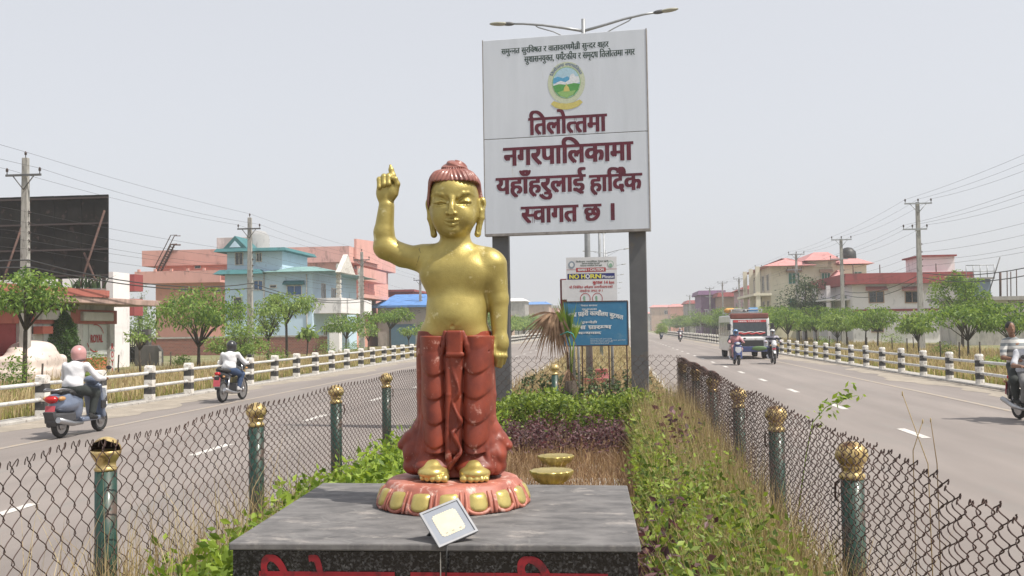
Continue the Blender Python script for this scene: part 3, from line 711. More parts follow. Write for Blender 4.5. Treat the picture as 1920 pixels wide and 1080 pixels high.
for bx_ in (812, 893):                                              # hem spreading like a bell over each foot
    RB.cap(q(bx_, 838, -14), q(bx_, 872, -26), r_(24), r_(39), k=r_(4), flat=(1, 1.0, .55)); RB.ell(q(bx_, 874, -30), R3(38, 38, 13), k=r_(3))
# cascading pleat down the middle
RB.cap(q(851, 670, -50), q(853, 840, -47), r_(17), r_(13), k=r_(3), flat=(1, .55, 1)); RB.cap(q(838, 690, -52), q(842, 870, -50), r_(4), r_(6), k=r_(3))
zig = [(846, 668), (850, 700), (862, 728), (856, 745), (846, 752), (858, 778), (866, 792), (852, 806), (846, 812), (860, 834), (866, 848), (852, 862), (842, 880)]
zt_ = np.linspace(0, len(zig) - 1, 60); zx = np.interp(zt_, range(len(zig)), [a for a, _ in zig]); zy = np.interp(zt_, range(len(zig)), [b for _, b in zig]); ker = np.ones(5)/5; zx[2:-2] = np.convolve(zx, ker, 'valid'); zy[2:-2] = np.convolve(zy, ker, 'valid')
RB.chain([q(a, b, -57 + 2.5*sin(i*.45)) for i, (a, b) in enumerate(zip(zx, zy))], [r_(3.0 + .9*sin(i*.5)) for i in range(60)], k=r_(2.6))
RB.chain([q(a + 6, b + 2, -62) for a, b in zip(zx, zy)], [r_(1.8)] * 60, k=r_(2), sub=True)
RB.chain([q(838, 676, -55), q(840, 740, -56), q(838, 800, -54), q(840, 860, -52)], [r_(4), r_(5), r_(4), r_(6)], k=r_(2))
for a, b in ((850, 752), (856, 806), (854, 862)): RB.cap(q(a - 8, b, -62), q(a + 12, b - 12, -64), r_(2), r_(1), k=r_(1.2), sub=True)
for pts in ([(786, 668), (798, 659), (814, 657), (832, 664)], [(874, 664), (890, 658), (908, 660), (922, 657)]):
    RB.chain([q(a, b, -52 + abs(a - 852)*.16) for a, b in pts], [r_(1.4)] * 4, k=r_(2.5), sub=True)
# waistband, belt flap, ribbons
RB.box(q(852, 644, -56), R3(15, 7, 25), rd=r_(4), k=r_(1.5)); RB.box(q(853, 664, -58), R3(17, 6, 4), rd=r_(3), k=r_(1))
RB.chain([q(834, 622, -50), q(830, 646, -52), q(822, 668, -50)], [r_(4), r_(6), r_(8)], k=r_(1.5), flat=(1, .7, 1))
RB.chain([q(868, 622, -50), q(876, 646, -52), q(884, 668, -49)], [r_(4), r_(6), r_(8)], k=r_(1.5), flat=(1, .7, 1))
RB.chain([q(828, 626, -52), q(826, 650, -54)], [r_(1.3), r_(1.5)], k=r_(1), sub=True)
RB.mesh('robe', ROBE, statue)
# feet with toes
_q = q
for cx0, s in ((812, 1), (891, -1)):
    q = lambda a, b, d=0.0: (((a - 850) + (a - 1150) * d * SX / SY0) * SX, d * SX, (893 - b) * SX + DZ)
    FT = SDF((q(cx0 - 40, 0)[0], r_(-98), q(0, 899)[2]), (q(cx0 + 40, 0)[0], r_(-10), q(0, 850)[2]), 0.0022)
    FT.ell(q(cx0, 878, -48), R3(29, 37, 16)); FT.ell(q(cx0, 870, -42), R3(22, 28, 18), k=r_(5))
    for i, (o, w, fwd) in enumerate(((-21, 8.4, 76), (-8.5, 7.0, 80), (2, 6.4, 79), (12, 6.0, 76), (21, 5.6, 70))):
        tx = cx0 - o * s
        FT.cap(q(tx, 885.5, -fwd + 16), q(tx, 887, -fwd), r_(w), r_(w * .92), k=r_(1.6))
    FT.op(lambda X, Y, Z: (Z - q(0, 893)[2]) + 0*X + 0*Y, (-1, -1, 0), (1, 1, q(0, 893)[2]), k=r_(1), sub=True)
    FT.mesh('foot', GOLD2, statue)
q = _q
for ch in KIDS[statue.name]: ch.rotation_euler[1] = 0.011            # the figure leans a touch to the right of the picture
# lotus base
lo = MB(); ZT = DZ - 0.002
prof_b = [(.30, .0), (.340, .004), (.339, .022), (.333, .05), (.322, .085), (.310, .108), (.301, .122), (.296, .131), (.286, .139), (.26, .142)] + [(.0001, .142)]
lo.lathe([(r, z * ZT / .142) for r, z in prof_b], n=96, wob=lambda a, z: 1 + (0.012 * cos(a * 16) if 0.01 < z < 0.115 else 0))
def slope_pt(a, t, lift=0.0):
    """point on the flank: t = 0 at the foot, 1 at the rim"""
    z = (.012 + t * .098) * ZT / .142; r = float(np.interp(z * .142 / ZT, [p[1] for p in prof_b[1:9]], [p[0] for p in prof_b[1:9]])) + lift
    return Vector((r * cos(a), r * sin(a), z))
NP_ = 16; A0 = -pi/2 + radians(5.3)
for k in range(NP_):                                                   # raised red lips between the petals
    for da in (.5 - .085, .5 + .085):
        a = A0 + 2*pi*(k + da)/NP_
        lo.tube([slope_pt(a, t, .004 - .004*t) for t in np.linspace(-.06, 1.02, 8)], [.006, .008, .008, .0072, .0065, .006, .0055, .004], n=8)
    am = A0 + 2*pi*k/NP_                                               # scalloped lip round the foot of each petal
    lo.tube([slope_pt(am + 2*pi/NP_*.42*sin(b), .36 - .40*cos(b), .002) for b in np.linspace(-pi*.5, pi*.5, 11)], [.006, .007, .008, .009, .009, .009, .009, .009, .008, .007, .006], n=7)
base = lo.build('lotus_base', BASEM, statue)
for k in range(NP_):
    am = A0 + 2*pi*k/NP_; pm = MB(); vs = []; rows = 13; cols = 9
    for i in range(rows):
        t = i/(rows-1)
        hw = .355 * (min(1, sqrt(max(0, 1-(1-min(t/.42, 1))**2)))) * (1 if t < .9 else 1 - (t-.9)*2.0) * (1 - .10*t) + .008
        for j in range(cols):
            s = 2*j/(cols-1) - 1; bul = .017 * sqrt(max(0, 1 - s*s)) * min(1, sqrt(max(t, .0)/.15), sqrt(max(1-t, 0)/.08 + .05))
            vs.append(slope_pt(am + 2*pi/NP_*hw*s, .02 + .96*t, -.003 + bul))
    pm.add(vs, [(i*cols+j, i*cols+j+1, (i+1)*cols+j+1, (i+1)*cols+j) for i in range(rows-1) for j in range(cols-1)], 0, True)
    pm.build('petal', GOLD2, base)

# ------------------------------------------------------------------ chain-link fences round the median
def helix_wires(s0, s1, fn, vfn, c=0.067, zb=0.17, zt=1.36, th=0.011, r=0.0027, spp=8, hook=0.0, ns=5, amp=0.62):
    """woven mesh: one flattened coil per column, each hooked into its neighbours; fn(s, off, z) -> point"""
    Vs = []; Fs = []; o = 0; k = 0; s = s0
    while s < s1:
        v = vfn(s); top = zt(s) if callable(zt) else zt
        n = max(8, int((top - zb) / v * spp)); tt = np.arange(n + 1) / spp
        ph = 2*pi*tt + k*pi; z = top - tt*v
        tri = np.arcsin(0.95*np.sin(ph)) / math.asin(0.95)
        ss = s + c*(0.5 + amp*tri); off = th*np.cos(ph)
        jit = 0.004*np.sin(z*9 + s*3) + 0.003*np.sin(s*37)
        pts = np.array([fn(a, b + j, zz) for a, b, zz, j in zip(ss, off, z, jit)])
        if hook:                                          # the cut ends of the wire curl over at the top
            e = pts[0]; sg = 1 if (k % 2) else -1; hp = []
            for a in np.linspace(0, pi*1.35, 6)[1:]:
                hp.append(fn(ss[0] + sg*hook*(1-cos(a))*.7, off[0] + hook*.3*sin(a), z[0] + hook*1.3*sin(a)))
            pts = np.concatenate([np.array(hp[::-1]), pts])
        m = len(pts); T = np.gradient(pts, axis=0); T /= np.linalg.norm(T, axis=1, keepdims=True) + 1e-9
        U = np.cross(T, [0.31, 0.77, 0.55]); U /= np.linalg.norm(U, axis=1, keepdims=True); W = np.cross(T, U)
        an = np.arange(ns)*2*pi/ns
        R = pts[:, None, :] + r*(U[:, None]*np.cos(an)[None, :, None] + W[:, None]*np.sin(an)[None, :, None])
        Vs.append(R.reshape(-1, 3)); i = np.arange(m-1)[:, None]*ns; j = np.arange(ns)[None]; j2 = (j+1) % ns
        Fs.append((np.stack([i+j, i+j2, i+ns+j2, i+ns+j], -1).reshape(-1, 4)) + o); o += m*ns
        s += c; k += 1
    return np.concatenate(Vs), np.concatenate(Fs)
def fence_post(parent, x, y, zt, broken=False, cap=True):
    p = MB().tube([(0,0,0), (0,0,zt-.165)], 0.057, n=16).build('post', M['post_green'], parent, loc=(x, y, 0))
    mb = MB(); z0 = zt - .175
    if broken:
        rt = Matrix.Rotation(radians(14), 3, 'X')
        mb.lathe([(.058,0),(.062,.012),(.052,.02),(.052,.045),(.056,.05),(.076,.085),(.08,.105),(.074,.108),(.066,.09),(.044,.055)], (0,0,z0), 20)
        n = 14; vs = []
        for i in range(8):                                 # the dome is torn open towards the camera
            th = pi*.5*i/7
            t_ = min(1, max(0, (th - .45)/.6))
            for j in range(n):
                a = radians(5 - 85*t_ + (190 + 170*t_)*j/(n-1)) ; vs.append((.079*cos(th)*cos(a), .079*cos(th)*sin(a), z0 + .105 + .075*sin(th)))
        mb.add(vs, [(i*n+j, i*n+j+1, (i+1)*n+j+1, (i+1)*n+j) for i in range(7) for j in range(n-1)], 0, True)
    else:
        mb.lathe([(.058,0),(.063,.01),(.063,.022),(.05,.032),(.048,.048),(.058,.056),(.058,.066),(.045,.072)], (0,0,z0), 20)
        mb.lathe([(.045,.066),(.062,.078),(.0745,.1),(.077,.118),(.073,.14),(.058,.163),(.036,.178),(.012,.185),(.0001,.186)], (0,0,z0), 40,
                 wob=lambda a, z: 1 + .035*abs(sin(a*5)))
    fi = mb.build('finial', M['gold_cap'], p)
    if broken:
        ib = MB(); n = 14; vs = []
        for i in range(8):
            th = pi*.5*i/7
            t_ = min(1, max(0, (th - .45)/.6))
            for j in range(n): a = radians(5 - 85*t_ + (190 + 170*t_)*j/(n-1)); vs.append((.0755*cos(th)*cos(a), .0755*cos(th)*sin(a) - .001, z0 + .104 + .0715*sin(th)))
        ib.add(vs, [(i*n+j, i*n+j+1, (i+1)*n+j+1, (i+1)*n+j) for i in range(7) for j in range(n-1)], 0, True).lathe([(.0001,.085),(.07,.09)], (0,0,z0), 16)
        ib.build('dark_rusty_lining', mat('hollow', (.035,.016,.010), (.018,.009,.007), rough=.9, scale=20), fi)  # lining coloured dark rust brown, painting in the shade inside the torn dome
    if cap:
        s = 1 if x < 0 else -1
        MB().tube([(.062*s, .03, zt-.19), (.075*s, .035, zt-.2), (.078*s, .03, zt-.27), (.064*s, .03, zt-.29)], .006, n=6).build('clip', M['rust'], p)
    return p
XL = lambda s: -2.665 - 0.0165*(s - 2.5) if s < 12.5 else -2.83 - 0.004*(s-12.5)
XR = lambda s: 1.172 - 0.0035*(s - 3)
fl = thing('chain_link_fence', (-2.78, 10, 0), 0, 'rusty chain link fence on green gold-topped posts along the left edge of the median', 'fence', 'chain link fences round the median')
fnL = lambda s, o, z: (XL(s) + 2.78 + .075 + o, s - 10, z)
def vL(s):
    if s < 5.2: return 0.134
    if s < 7.6: return 0.104 - .018*(s-5.2)/2.4
    return 0.062
topL = lambda s: 1.352 + 0.012*sin(s*2.1) + (0.02*sin(s*5.7) if s < 5.2 else 0) - 0.03*exp(-((s-5.9)/.35)**2)
V1, F1 = helix_wires(2.4, 7.6, fnL, vL, zt=topL, hook=0.014, th=.008)
V2, F2 = helix_wires(7.6, 17.2, fnL, vL, zt=topL, hook=0.012, th=.011, spp=6, ns=4)
V, F4 = cat([(V1, F1), (V2, F2)]) if F1.shape[1] == F2.shape[1] else (V1, F1)
mesh_np('wire_mesh', V, F4, M['wire'], fl, smooth=True)
for y, b in ((2.8, 0), (5.2, 1), (7.6, 0), (10.0, 0), (12.45, 0), (14.85, 0), (17.2, 0)):
    fence_post(fl, XL(y) + 2.78, y - 10, 1.35 if y < 12 else 1.36, broken=bool(b))
fr = thing('chain_link_fence', (1.15, 10, 0), 0, 'rusty stretched chain link fence among tall dry grass along the right edge of the median', 'fence', 'chain link fences round the median')
fnR = lambda s, o, z: (XR(s) - 1.15 - .075 + o, s - 10, z)
topR = lambda s: 1.365 + .012*sin(s*1.9) - (0.05*exp(-((s-3.35)/.10)**2)) - .02*exp(-((s-8.6)/.3)**2) + .008*sin(s*23)
V1, F1 = helix_wires(2.5, 8.0, fnR, lambda s: .070, c=.057, r=.0028, zt=topR, hook=.007, th=.012, spp=10, ns=4, amp=.52)
V2, F2 = helix_wires(8.0, 17.1, fnR, lambda s: .070, c=.057, r=.0034, zt=topR, hook=.007, th=.012, spp=8, ns=4, amp=.52)
V, F4 = cat([(V1, F1), (V2, F2)]); mesh_np('wire_mesh', V, F4, M['wire'], fr, smooth=True)
for y in (2.75, 5.2, 7.5, 9.65, 12.0, 14.4, 16.9): fence_post(fr, XR(y) - 1.15, y - 10, 1.305)
mb = MB()                                                   # sagging sheet-iron strip and rail along the far end of the top
for y0, y1, zz in ((11.3, 13.4, 1.36), (13.5, 17.0, 1.37)):
    n = 8; pts = [(XR(y0+(y1-y0)*i/n) - 1.15 - .03, y0+(y1-y0)*i/n - 10, zz + .012*sin(i*1.3)) for i in range(n+1)]
    mb.tube(pts, .022, n=6)
    for p0, p1 in zip(pts[:-1], pts[1:]):
        mb.add([(p0[0]+.03,p0[1],p0[2]), (p1[0]+.03,p1[1],p1[2]), (p1[0]+.045,p1[1],p1[2]-.085-.02*random.random()), (p0[0]+.045,p0[1],p0[2]-.085)], [(0,1,2,3)])
mb.build('top_strip', M['rust'], fr)
fc = thing('chain_link_fence', (-0.85, 17.2, 0), 0, 'chain link fence across the median between the two long fences, behind the green hedge', 'fence', 'chain link fences round the median')
fnC = lambda s, o, z: (s + .85, o + .06, z)
V, F4 = helix_wires(-2.82, 1.1, fnC, lambda s: .15, c=.075, zb=.3, zt=lambda s: 1.385 + .01*sin(s*3), hook=.02, th=.008, r=.0034, spp=6, ns=4)
mesh_np('wire_mesh', V, F4, M['wire'], fc, smooth=True)
px0 = at(1040, 690, 17.2); fence_post(fc, px0.x + .85, 0, 1.28, cap=False)

# ------------------------------------------------------------------ welcome board
bl, br_ = at(905, 75, 18.68), at(1211, 60, 18.35)
BW, BZ0, BZ1 = (Vector((br_.x, br_.y)) - Vector((bl.x, bl.y))).length, 3.66, 7.30
board = thing('signboard', (bl.x, bl.y, 0), atan2(br_.y - bl.y, br_.x - bl.x), 'tall white welcome board with dark red Devanagari lettering on two grey steel posts', 'sign')
BWH = mat('board_white', (0.62, 0.65, 0.70), (0.56, 0.59, 0.635), rough=0.5, scale=1.2, detail=8, stretch=(2.5, 1, .35), spots=((0.50, 0.48, 0.45), 1.6, 0.02))
ZS = at(1050, 254, 18.5).z
MB().box(0, BW, 0, .14, BZ0, ZS - .006).build('lower_panel', BWH, board, bevel=.006)
MB().box(0, BW, 0, .14, ZS + .006, BZ1).build('upper_panel', BWH, board, bevel=.006)
mb = MB().box(-.012, .004, -.006, .15, BZ0 - .03, BZ1 + .01).box(BW - .004, BW + .012, -.006, .15, BZ0 - .03, BZ1 + .01).box(-.01, BW + .01, -.005, .15, BZ0 - .04, BZ0 + .004)
mb.box(.004, BW - .004, .02, .12, ZS - .006, ZS + .006)
mb.build('edge_frame', mat('board_edge', (0.20, 0.18, 0.17), (0.3, 0.28, 0.26), rough=.6, scale=8), board)
for u0 in (.09, BW - .40):
    MB().box(u0, u0 + .31, .16, .30, 0.1, BZ0 + .9).build('post', M['dark_steel'], board, bevel=.01)
    MB().box(u0 + .02, u0 + .29, .14, .16, BZ0, BZ0 + .6).build('bracket', M['dark_steel'], board)
MAR = mat('maroon_letters', (0.125, 0.008, 0.024), (0.085, 0.006, 0.018), rough=.4, scale=4)
def bu(px, py):
    """board coordinates of a pixel: along the board and height"""
    d = ray(px, py); o = Vector((bl.x, bl.y)); e = Vector((br_.x - bl.x, br_.y - bl.y)).normalized()
    # intersect the sight line with the vertical plane of the board
    n = Vector((-e.y, e.x)); t = (o.x*n.x + o.y*n.y) / (d.x*n.x + d.y*n.y); p = Vector((d.x*t, d.y*t)); return (p - o).dot(e), EYE + d.z*t
bf = lambda u, v, l: (u, -.004 - l, v)
def brow(mb, text, xa, xb, yh, yb, off, slope=-.034):
    ua, va = bu(xa, (yh + (0))), bu(xb, yh)
    v1 = bu((xa+xb)/2, yh)[1]; v0 = bu((xa+xb)/2, yb)[1]
    u0, u1 = bu(xa, yh)[0], bu(xb, yh)[0]
    # photo rows climb to the right with the camera roll: measured at their middle
    write(mb, text, u0, u1, v0, v1, bf, 0, off)
for nm, text, xa, xb, yh, yb in (('first_line', 'तिलोत्तमा', 992, 1136, 218, 249), ('second_line', 'नगरपालिकामा', 945, 1185, 272, 305),
                                 ('third_line', 'हाँ', 0, 0, 0, 0), ('fourth_line', 'स्वागत छ ।', 978, 1155, 385, 415)):
    mb = MB()
    if nm == 'third_line':
        brow(mb, 'यहाँहरुलाई', 931, 1096, 331, 361, .042); brow(mb, 'हार्दिक', 1106, 1202, 327, 357, .042)
    else: brow(mb, text, xa, xb, yh, yb, .042)
    mb.build('lettering', MAR, board)
INK = mat('ink_green', (0.025, 0.055, 0.04), rough=.5)
mb = MB(); brow(mb, 'समुन्नत सुरक्षित र वातावरणमैत्री सुन्दर शहर', 940, 1141, 85, 95, .035); brow(mb, 'सुशासनयुक्त, पर्यटकीय र समृद्ध तिलोत्तमा नगर', 983, 1190, 99, 110, .035)
mb.build('lettering', INK, board)
# round emblem: ring, sky, hills, field and a small yellow dome, with a ribbon below
ec = bu(1062, 155); ER = (bu(1097, 155)[0] - bu(1027, 155)[0]) / 2
def disc(mb, cu, cv, r0, r1, y, n=48, m=0, a0=0, a1=2*pi):
    vs = []
    for i in range(n+1):
        a = a0 + (a1-a0)*i/n; vs += [(cu + r0*cos(a), y, cv + r0*sin(a)*1.12), (cu + r1*cos(a), y, cv + r1*sin(a)*1.12)]
    return mb.add(vs, [(2*i, 2*i+1, 2*i+3, 2*i+2) for i in range(n)], m)
em = MB(); pal = [mat('emblem_' + n, c, rough=.5, scale=30) for n, c in (('cream', (.56,.60,.44)), ('sky', (.42,.60,.70)), ('blue', (.10,.36,.58)), ('white', (.72,.74,.76)), ('green', (.10,.34,.09)), ('yellow', (.60,.52,.16)), ('ink', (.10,.16,.30)), ('lightgreen', (.28,.48,.16)))]
disc(em, *ec, ER*.0, ER, -.003); disc(em, *ec, 0, ER*.73, -.004, m=1); disc(em, *ec, ER*.73, ER*.76, -.0045, m=7)
def band(pts, y, m):
    ps = []
    for a, b in pts:
        l = sqrt(a*a + b*b); k = .73/l if l > .73 else 1; ps.append((ec[0] + a*k*ER, y, ec[1] + b*k*ER*1.12))
    em.add(ps, [tuple(range(len(ps)))], m)
band([(-.73,.0),(-.70,.24),(-.45,.32),(-.2,.22),(.05,.30),(.2,.2),(.28,.05),(0,-.05)], -.005, 2)
band([(-.72,-.10),(-.5,.04),(-.3,.10),(-.05,.02),(.15,.12),(.22,.36),(.38,.42),(.5,.26),(.66,.28),(.72,0),(.4,-.12),(0,-.14)], -.0055, 3)
band([(-.73,-.12),(-.4,-.05),(0,-.10),(.4,-.04),(.73,-.10),(.62,-.38),(.4,-.6),(0,-.73),(-.4,-.6),(-.62,-.38)], -.006, 4)
band([(-.5,-.45),(-.15,-.36),(.2,-.42),(.5,-.38),(.35,-.6),(0,-.73),(-.3,-.64)], -.0065, 7)
band([(-.16,-.42),(-.13,-.24),(-.04,-.14),(0,-.02),(.04,-.14),(.13,-.24),(.18,-.42)], -.007, 5)
em.add([(ec[0]+a*ER, -.0045-.0001*i, ec[1]+b*ER*1.12) for i, (a, b) in enumerate([(-.86,-.98),(-.7,-.84),(-.35,-.96),(0,-1.0),(.35,-.96),(.7,-.84),(.86,-.98),(.62,-1.16),(.3,-1.26),(0,-1.29),(-.3,-1.26),(-.62,-1.16)])], [tuple(range(12))], 5)
def arc(u, v): a = pi - (u)*pi; return ec[0] + (ER*.80 + v)*cos(a), ec[1] + (ER*.80 + v)*1.12*sin(a)
write(em, 'तिलोत्तमा नगरपालिका', .14, .86, 0, ER*.14, bf, 6, .03, bend=arc)
em.build('emblem', pal, board, fix=False)

# ------------------------------------------------------------------ the signs behind the cross fence
BLUE = mat('sign_blue', (0.045, 0.20, 0.36), (0.035, 0.165, 0.31), rough=.45, scale=2, spots=((.09, .22, .33), 5, .25))
SW = mat('sign_white', (0.66, 0.66, 0.67), (0.58, 0.58, 0.59), rough=.5, scale=2)
SRED = mat('sign_red', (0.42, 0.03, 0.035), rough=.5); SNAVY = mat('sign_navy', (0.025, 0.03, 0.16), rough=.5); SYEL = mat('sign_yellow', (0.72, 0.66, 0.10), rough=.5)
LETW = mat('letters_white', (0.72, 0.73, 0.73), rough=.5)
YB = 20.6; A = at(1058, 648, YB); Bq = at(1176, 565, YB); W_, Z0_, Z1_ = Bq.x - A.x, A.z, Bq.z
bs = thing('signboard', (A.x, YB, 0), 0, 'blue police boundary board with white Devanagari text on thin rusty legs', 'sign')
MB().box(0, W_, 0, .03, Z0_, Z1_).build('panel', BLUE, bs)
mb = MB()
for x0, x1, z0, z1 in ((-.012, W_+.012, Z0_-.02, Z0_), (-.012, W_+.012, Z1_, Z1_+.02), (-.02, 0, Z0_, Z1_), (W_, W_+.02, Z0_, Z1_)): mb.box(x0, x1, -.008, .04, z0, z1)
mb.build('frame', M['rust'], bs)
f = lambda u, v, l: (u*W_, -.004 - l, Z0_ + v*(Z1_-Z0_))
mb = MB()
write(mb, 'नेपाल सरकार', .27, .53, .90, .935, f, 0, .03); write(mb, 'गृह मन्त्रालय', .29, .52, .81, .85, f, 0, .03)
write(mb, 'इलाका प्रहरी कार्यालय बुटवल', -.02, .93, .59, .68, f, 0, .045, bend=lambda u, v: (u, v + .10 - .42*(u-.42)**2))
write(mb, 'रुपन्देही', .28, .52, .51, .55, f, 0, .04); write(mb, 'सिमा प्रारम्भ', .07, .74, .375, .455, f, 0, .05); write(mb, 'धन्यवाद', .22, .58, .26, .31, f, 0, .045)
for i, (a, b) in enumerate(((.41, .75), (.41, .96), (.41, .76), (.41, .70))): write(mb, 'सौजन्य नेपाल प्रहरी बुटवल रुपन्देही', a, b, .135 - .035*i, .152 - .035*i, f, 0, .02)
mb.build('lettering', LETW, bs)
for u in (.04, .28, .70, .98): MB().tube([(u*W_, .05, 0.1), (u*W_, .05, Z0_ + .5)], .016, n=6).build('leg', M['rust'], bs)
YN = 22.4; A = at(1064, 640, YN); Bq = at(1156, 481, YN); NW, N0, N1 = Bq.x - A.x, at(1100, 580, YN).z, Bq.z
nh = thing('signboard', (A.x, YN, 0), 0, 'white NO HORN notice with a navy band of yellow letters above the blue board', 'sign')
MB().box(0, NW, 0, .04, N0, N1).build('panel', SW, nh)
NH = N1 - N0; f = lambda u, v, l: (u*NW, -.004 - l, N0 + v*NH)
g = lambda px, py: ((px - 1064)/92.0, 1 - (py - 481)/99.0)
def strip(mb, xa, xb, ya, yb, m, lift=.002):
    (u0, v1), (u1, v0) = g(xa, ya), g(xb, yb); mb.add([(u0*NW, -lift, N0+v0*NH), (u1*NW, -lift, N0+v0*NH), (u1*NW, -lift, N0+v1*NH), (u0*NW, -lift, N0+v1*NH)], [(0,1,2,3)], m)
nmats = [SNAVY, SRED, SYEL, LETW, INK, mat('seal_grey', (.25,.30,.36), rough=.5), mat('seal_green', (.25,.42,.30), rough=.5)]
mb = MB(); strip(mb, 1066, 1152, 512, 523, 0); strip(mb, 1082, 1136, 501, 509, 1); strip(mb, 1064, 1156, 504, 504.7, 1, .0015)
def row(text, xa, xb, yh, yb, m, off=.03, lat=False):
    (u0, v1), (u1, v0) = g(xa, yh), g(xb, yb); write(mb, text, u0, u1, v0, v1, f, m, off, latin=lat)
row('NO H', 1069, 1099, 513.5, 521.5, 2, .045, True); row('RN', 1107, 1128, 513.5, 521.5, 2, .045, True); row('Please', 1129, 1151, 515.5, 521.5, 3, .03, True)
row('सावधान ! CAUTION', 1085, 1133, 502.8, 507.4, 3, .04); row('बुटवल 14 km', 1112, 1151, 527, 532, 1, .04)
row('यो निषेधित क्षेत्रमा सवारीसाधनको', 1069, 1148, 536, 540, 1, .03); row('लाइसेन्स जफत छ ।', 1088, 1130, 543, 547, 1, .03)
for i, (a, b) in enumerate(((1082, 1141), (1093, 1125), (1090, 1129))): row('तिलोत्तमा नगरपालिका नेपाल प्रहरी', a, b, 488 + i*4, 490.4 + i*4, 4, .03)
def rd(px, py, r, r0, m, lift=.0045):
    u, v = g(px, py); disc(mb, u*NW, N0 + v*NH, NW*r0/92, NW*r/92, -lift, n=24, m=m)
rd(1103, 517.5, 4, 2.2, 3); rd(1074, 495, 6, 0, 5); rd(1074, 495, 3.5, 0, 3, .005); rd(1145, 495, 5.5, 0, 3); rd(1145, 495, 5.5, 4.6, 6, .005); rd(1145, 497, 3, 0, 6, .0055)
for cx in (1098, 1120): rd(cx, 560, 9.5, 8.5, 1); rd(cx - 2, 557, 2, 0, 6); strip(mb, cx - 3.5, cx, 559, 567, 6, .003)
mb.build('lettering', nmats, nh, fix=False)
for u in (.12, .88): MB().tube([(u*NW, .07, 0.1), (u*NW, .07, N1 - .1)], .03, n=8).build('leg', M['galv'], nh)
YT = 24.0; A = at(1051, 600, YT); Bq = at(1090, 522, YT)
ts = thing('signboard', (A.x, YT, 0), 0, 'red and white notice with rounded corners mostly hidden behind the NO HORN notice', 'sign')
TW, T0, T1 = Bq.x - A.x, at(1060, 590, YT).z, Bq.z
MB().box(0, TW, 0, .05, T0, T1).build('panel', mat('sign_maroon', (.14, .02, .025), rough=.5), ts, bevel=.03)
mb = MB().box(.045, TW, -.006, 0, T0 + .42*(T1-T0), T1 - .03).build('upper_face', SW, ts)
mb = MB(); write(mb, 'OK', .1, .42, T0 + .12, T0 + .34*(T1-T0), lambda u, v, l: (u, -.006 - l, v), 0, .06, latin=True); mb.build('lettering', LETW, ts)
for u in (.2, TW - .1): MB().tube([(u, .1, 0.1), (u, .1, T0 + .2)], .03, n=8).build('leg', M['galv'], ts)

# ------------------------------------------------------------------ street lamps along the median
def lamp():
    t = thing('street_lamp', (-.72, 30, 0), 0, 'tall twin-arm street lamp rising behind the white welcome board', 'street lamp', 'street lamps down the median')
    MB().tube([(0,0,.1), (0,0,4.5), (0,0,11.1)], [.105, .085, .06], n=12).build('pole', M['galv'], t)
    MB().cbox((0,0,.2), (.35,.35,.1)).build('base_plate', M['galv'], t)
    for s, rise in ((-1, .18), (1, .40)):
        a = [(s*x, 0, 10.74 + z) for x, z in ((.0, 0), (.6, .10+.12*rise), (1.2, .17+.34*rise), (1.8, .2+.55*rise), (2.15, .19+.68*rise))]
        arm = MB().tube(a, [.045, .042, .038, .034, .03], n=8).build('arm', M['galv'], t)
        e = Vector(a[-1]); dv = (Vector(a[-1]) - Vector(a[-2])).normalized()
        b = [(s*x, 0, 10.74 + z) for x, z in ((.02, -.42), (.5, -.18), (.9, .0+.10*rise), (1.35, .10+.36*rise), (1.42, .14+.42*rise), (1.42, .2+.42*rise))]
        MB().tube(b, .018, n=6).build('brace', M['galv'], t)
        hd = MB(); ra = Matrix.Rotation(-atan2(dv.z, dv.x), 3, 'Y')
        hd.ell(e + dv*.10, (.20, .085, .06), 12, 0, ra).ell(e + dv*.38, (.30, .12, .055), 14, 1, ra)
        hd.build('lamp_head', [M['dark_steel'], mat('lamp_cover', (.34, .33, .26), (.26, .25, .2), rough=.4)], t)
    return t
l0 = lamp(); YL = [60, 92, 122, 152, 182, 214, 246, 280]
nth = ['second', 'third', 'fourth', 'fifth', 'sixth', 'seventh', 'eighth', 'ninth']
for i, y in enumerate(YL):
    c = copy_tree(l0, label='twin-arm street lamp far down the median, %s from the welcome board' % nth[i]); c.location = (-.72, y, 0)

# ------------------------------------------------------------------ striped guard rails
def guard(x, ys, octa, hp, label, z1, z2):
    t = thing('guard_rail', (x, ys[0], 0), 0, label, 'guard rail', 'striped guard rails along the roads')
    mb = MB(); bw = hp / 5
    if octa:
        prof = [(.125, 0), (.125, hp*.92), (.105, hp*.985), (.06, hp), (.0001, hp)]
        for i in range(5): mb.lathe([(.13, bw*i), (.13, bw*(i+1))] if i < 4 else [(.13, bw*4), (.13, hp-.05), (.10, hp-.008), (.0001, hp)], n=10, m=i % 2, smooth=False)
    else:
        for i in range(5):
            if i < 4: mb.box(-.115, .115, -.12, .12, bw*i, bw*(i+1), i % 2)
            else:
                pr = [(-.12, bw*4), (.12, bw*4), (.12, hp-.07), (.09, hp-.02), (.03, hp), (-.03, hp), (-.09, hp-.02), (-.12, hp-.07)]
                mb.prism(pr, -.115, .115, 0, axis='x')
    p0 = mb.build('post', [M['paint_white'], M['paint_black']], t)
    for i, y in enumerate(ys):
        p = p0 if i == 0 else link(p0.copy(), t)
        p.location = (random.uniform(-.02, .02), y - ys[0], random.uniform(-.02, .015)); p.rotation_euler = (random.uniform(-.025, .025), random.uniform(-.025, .025), random.uniform(-.06, .06))
    for z in (z1, z2):
        pts = [(.0, y - ys[0] + d, z + random.uniform(-.008, .008)) for y in ys for d in (0,)]
        MB().tube([(0, -2.0, z)] + pts + [(0, ys[-1] - ys[0] + 2, z)], .045, n=8).build('rail', M['pipe_white'], t)
    return t
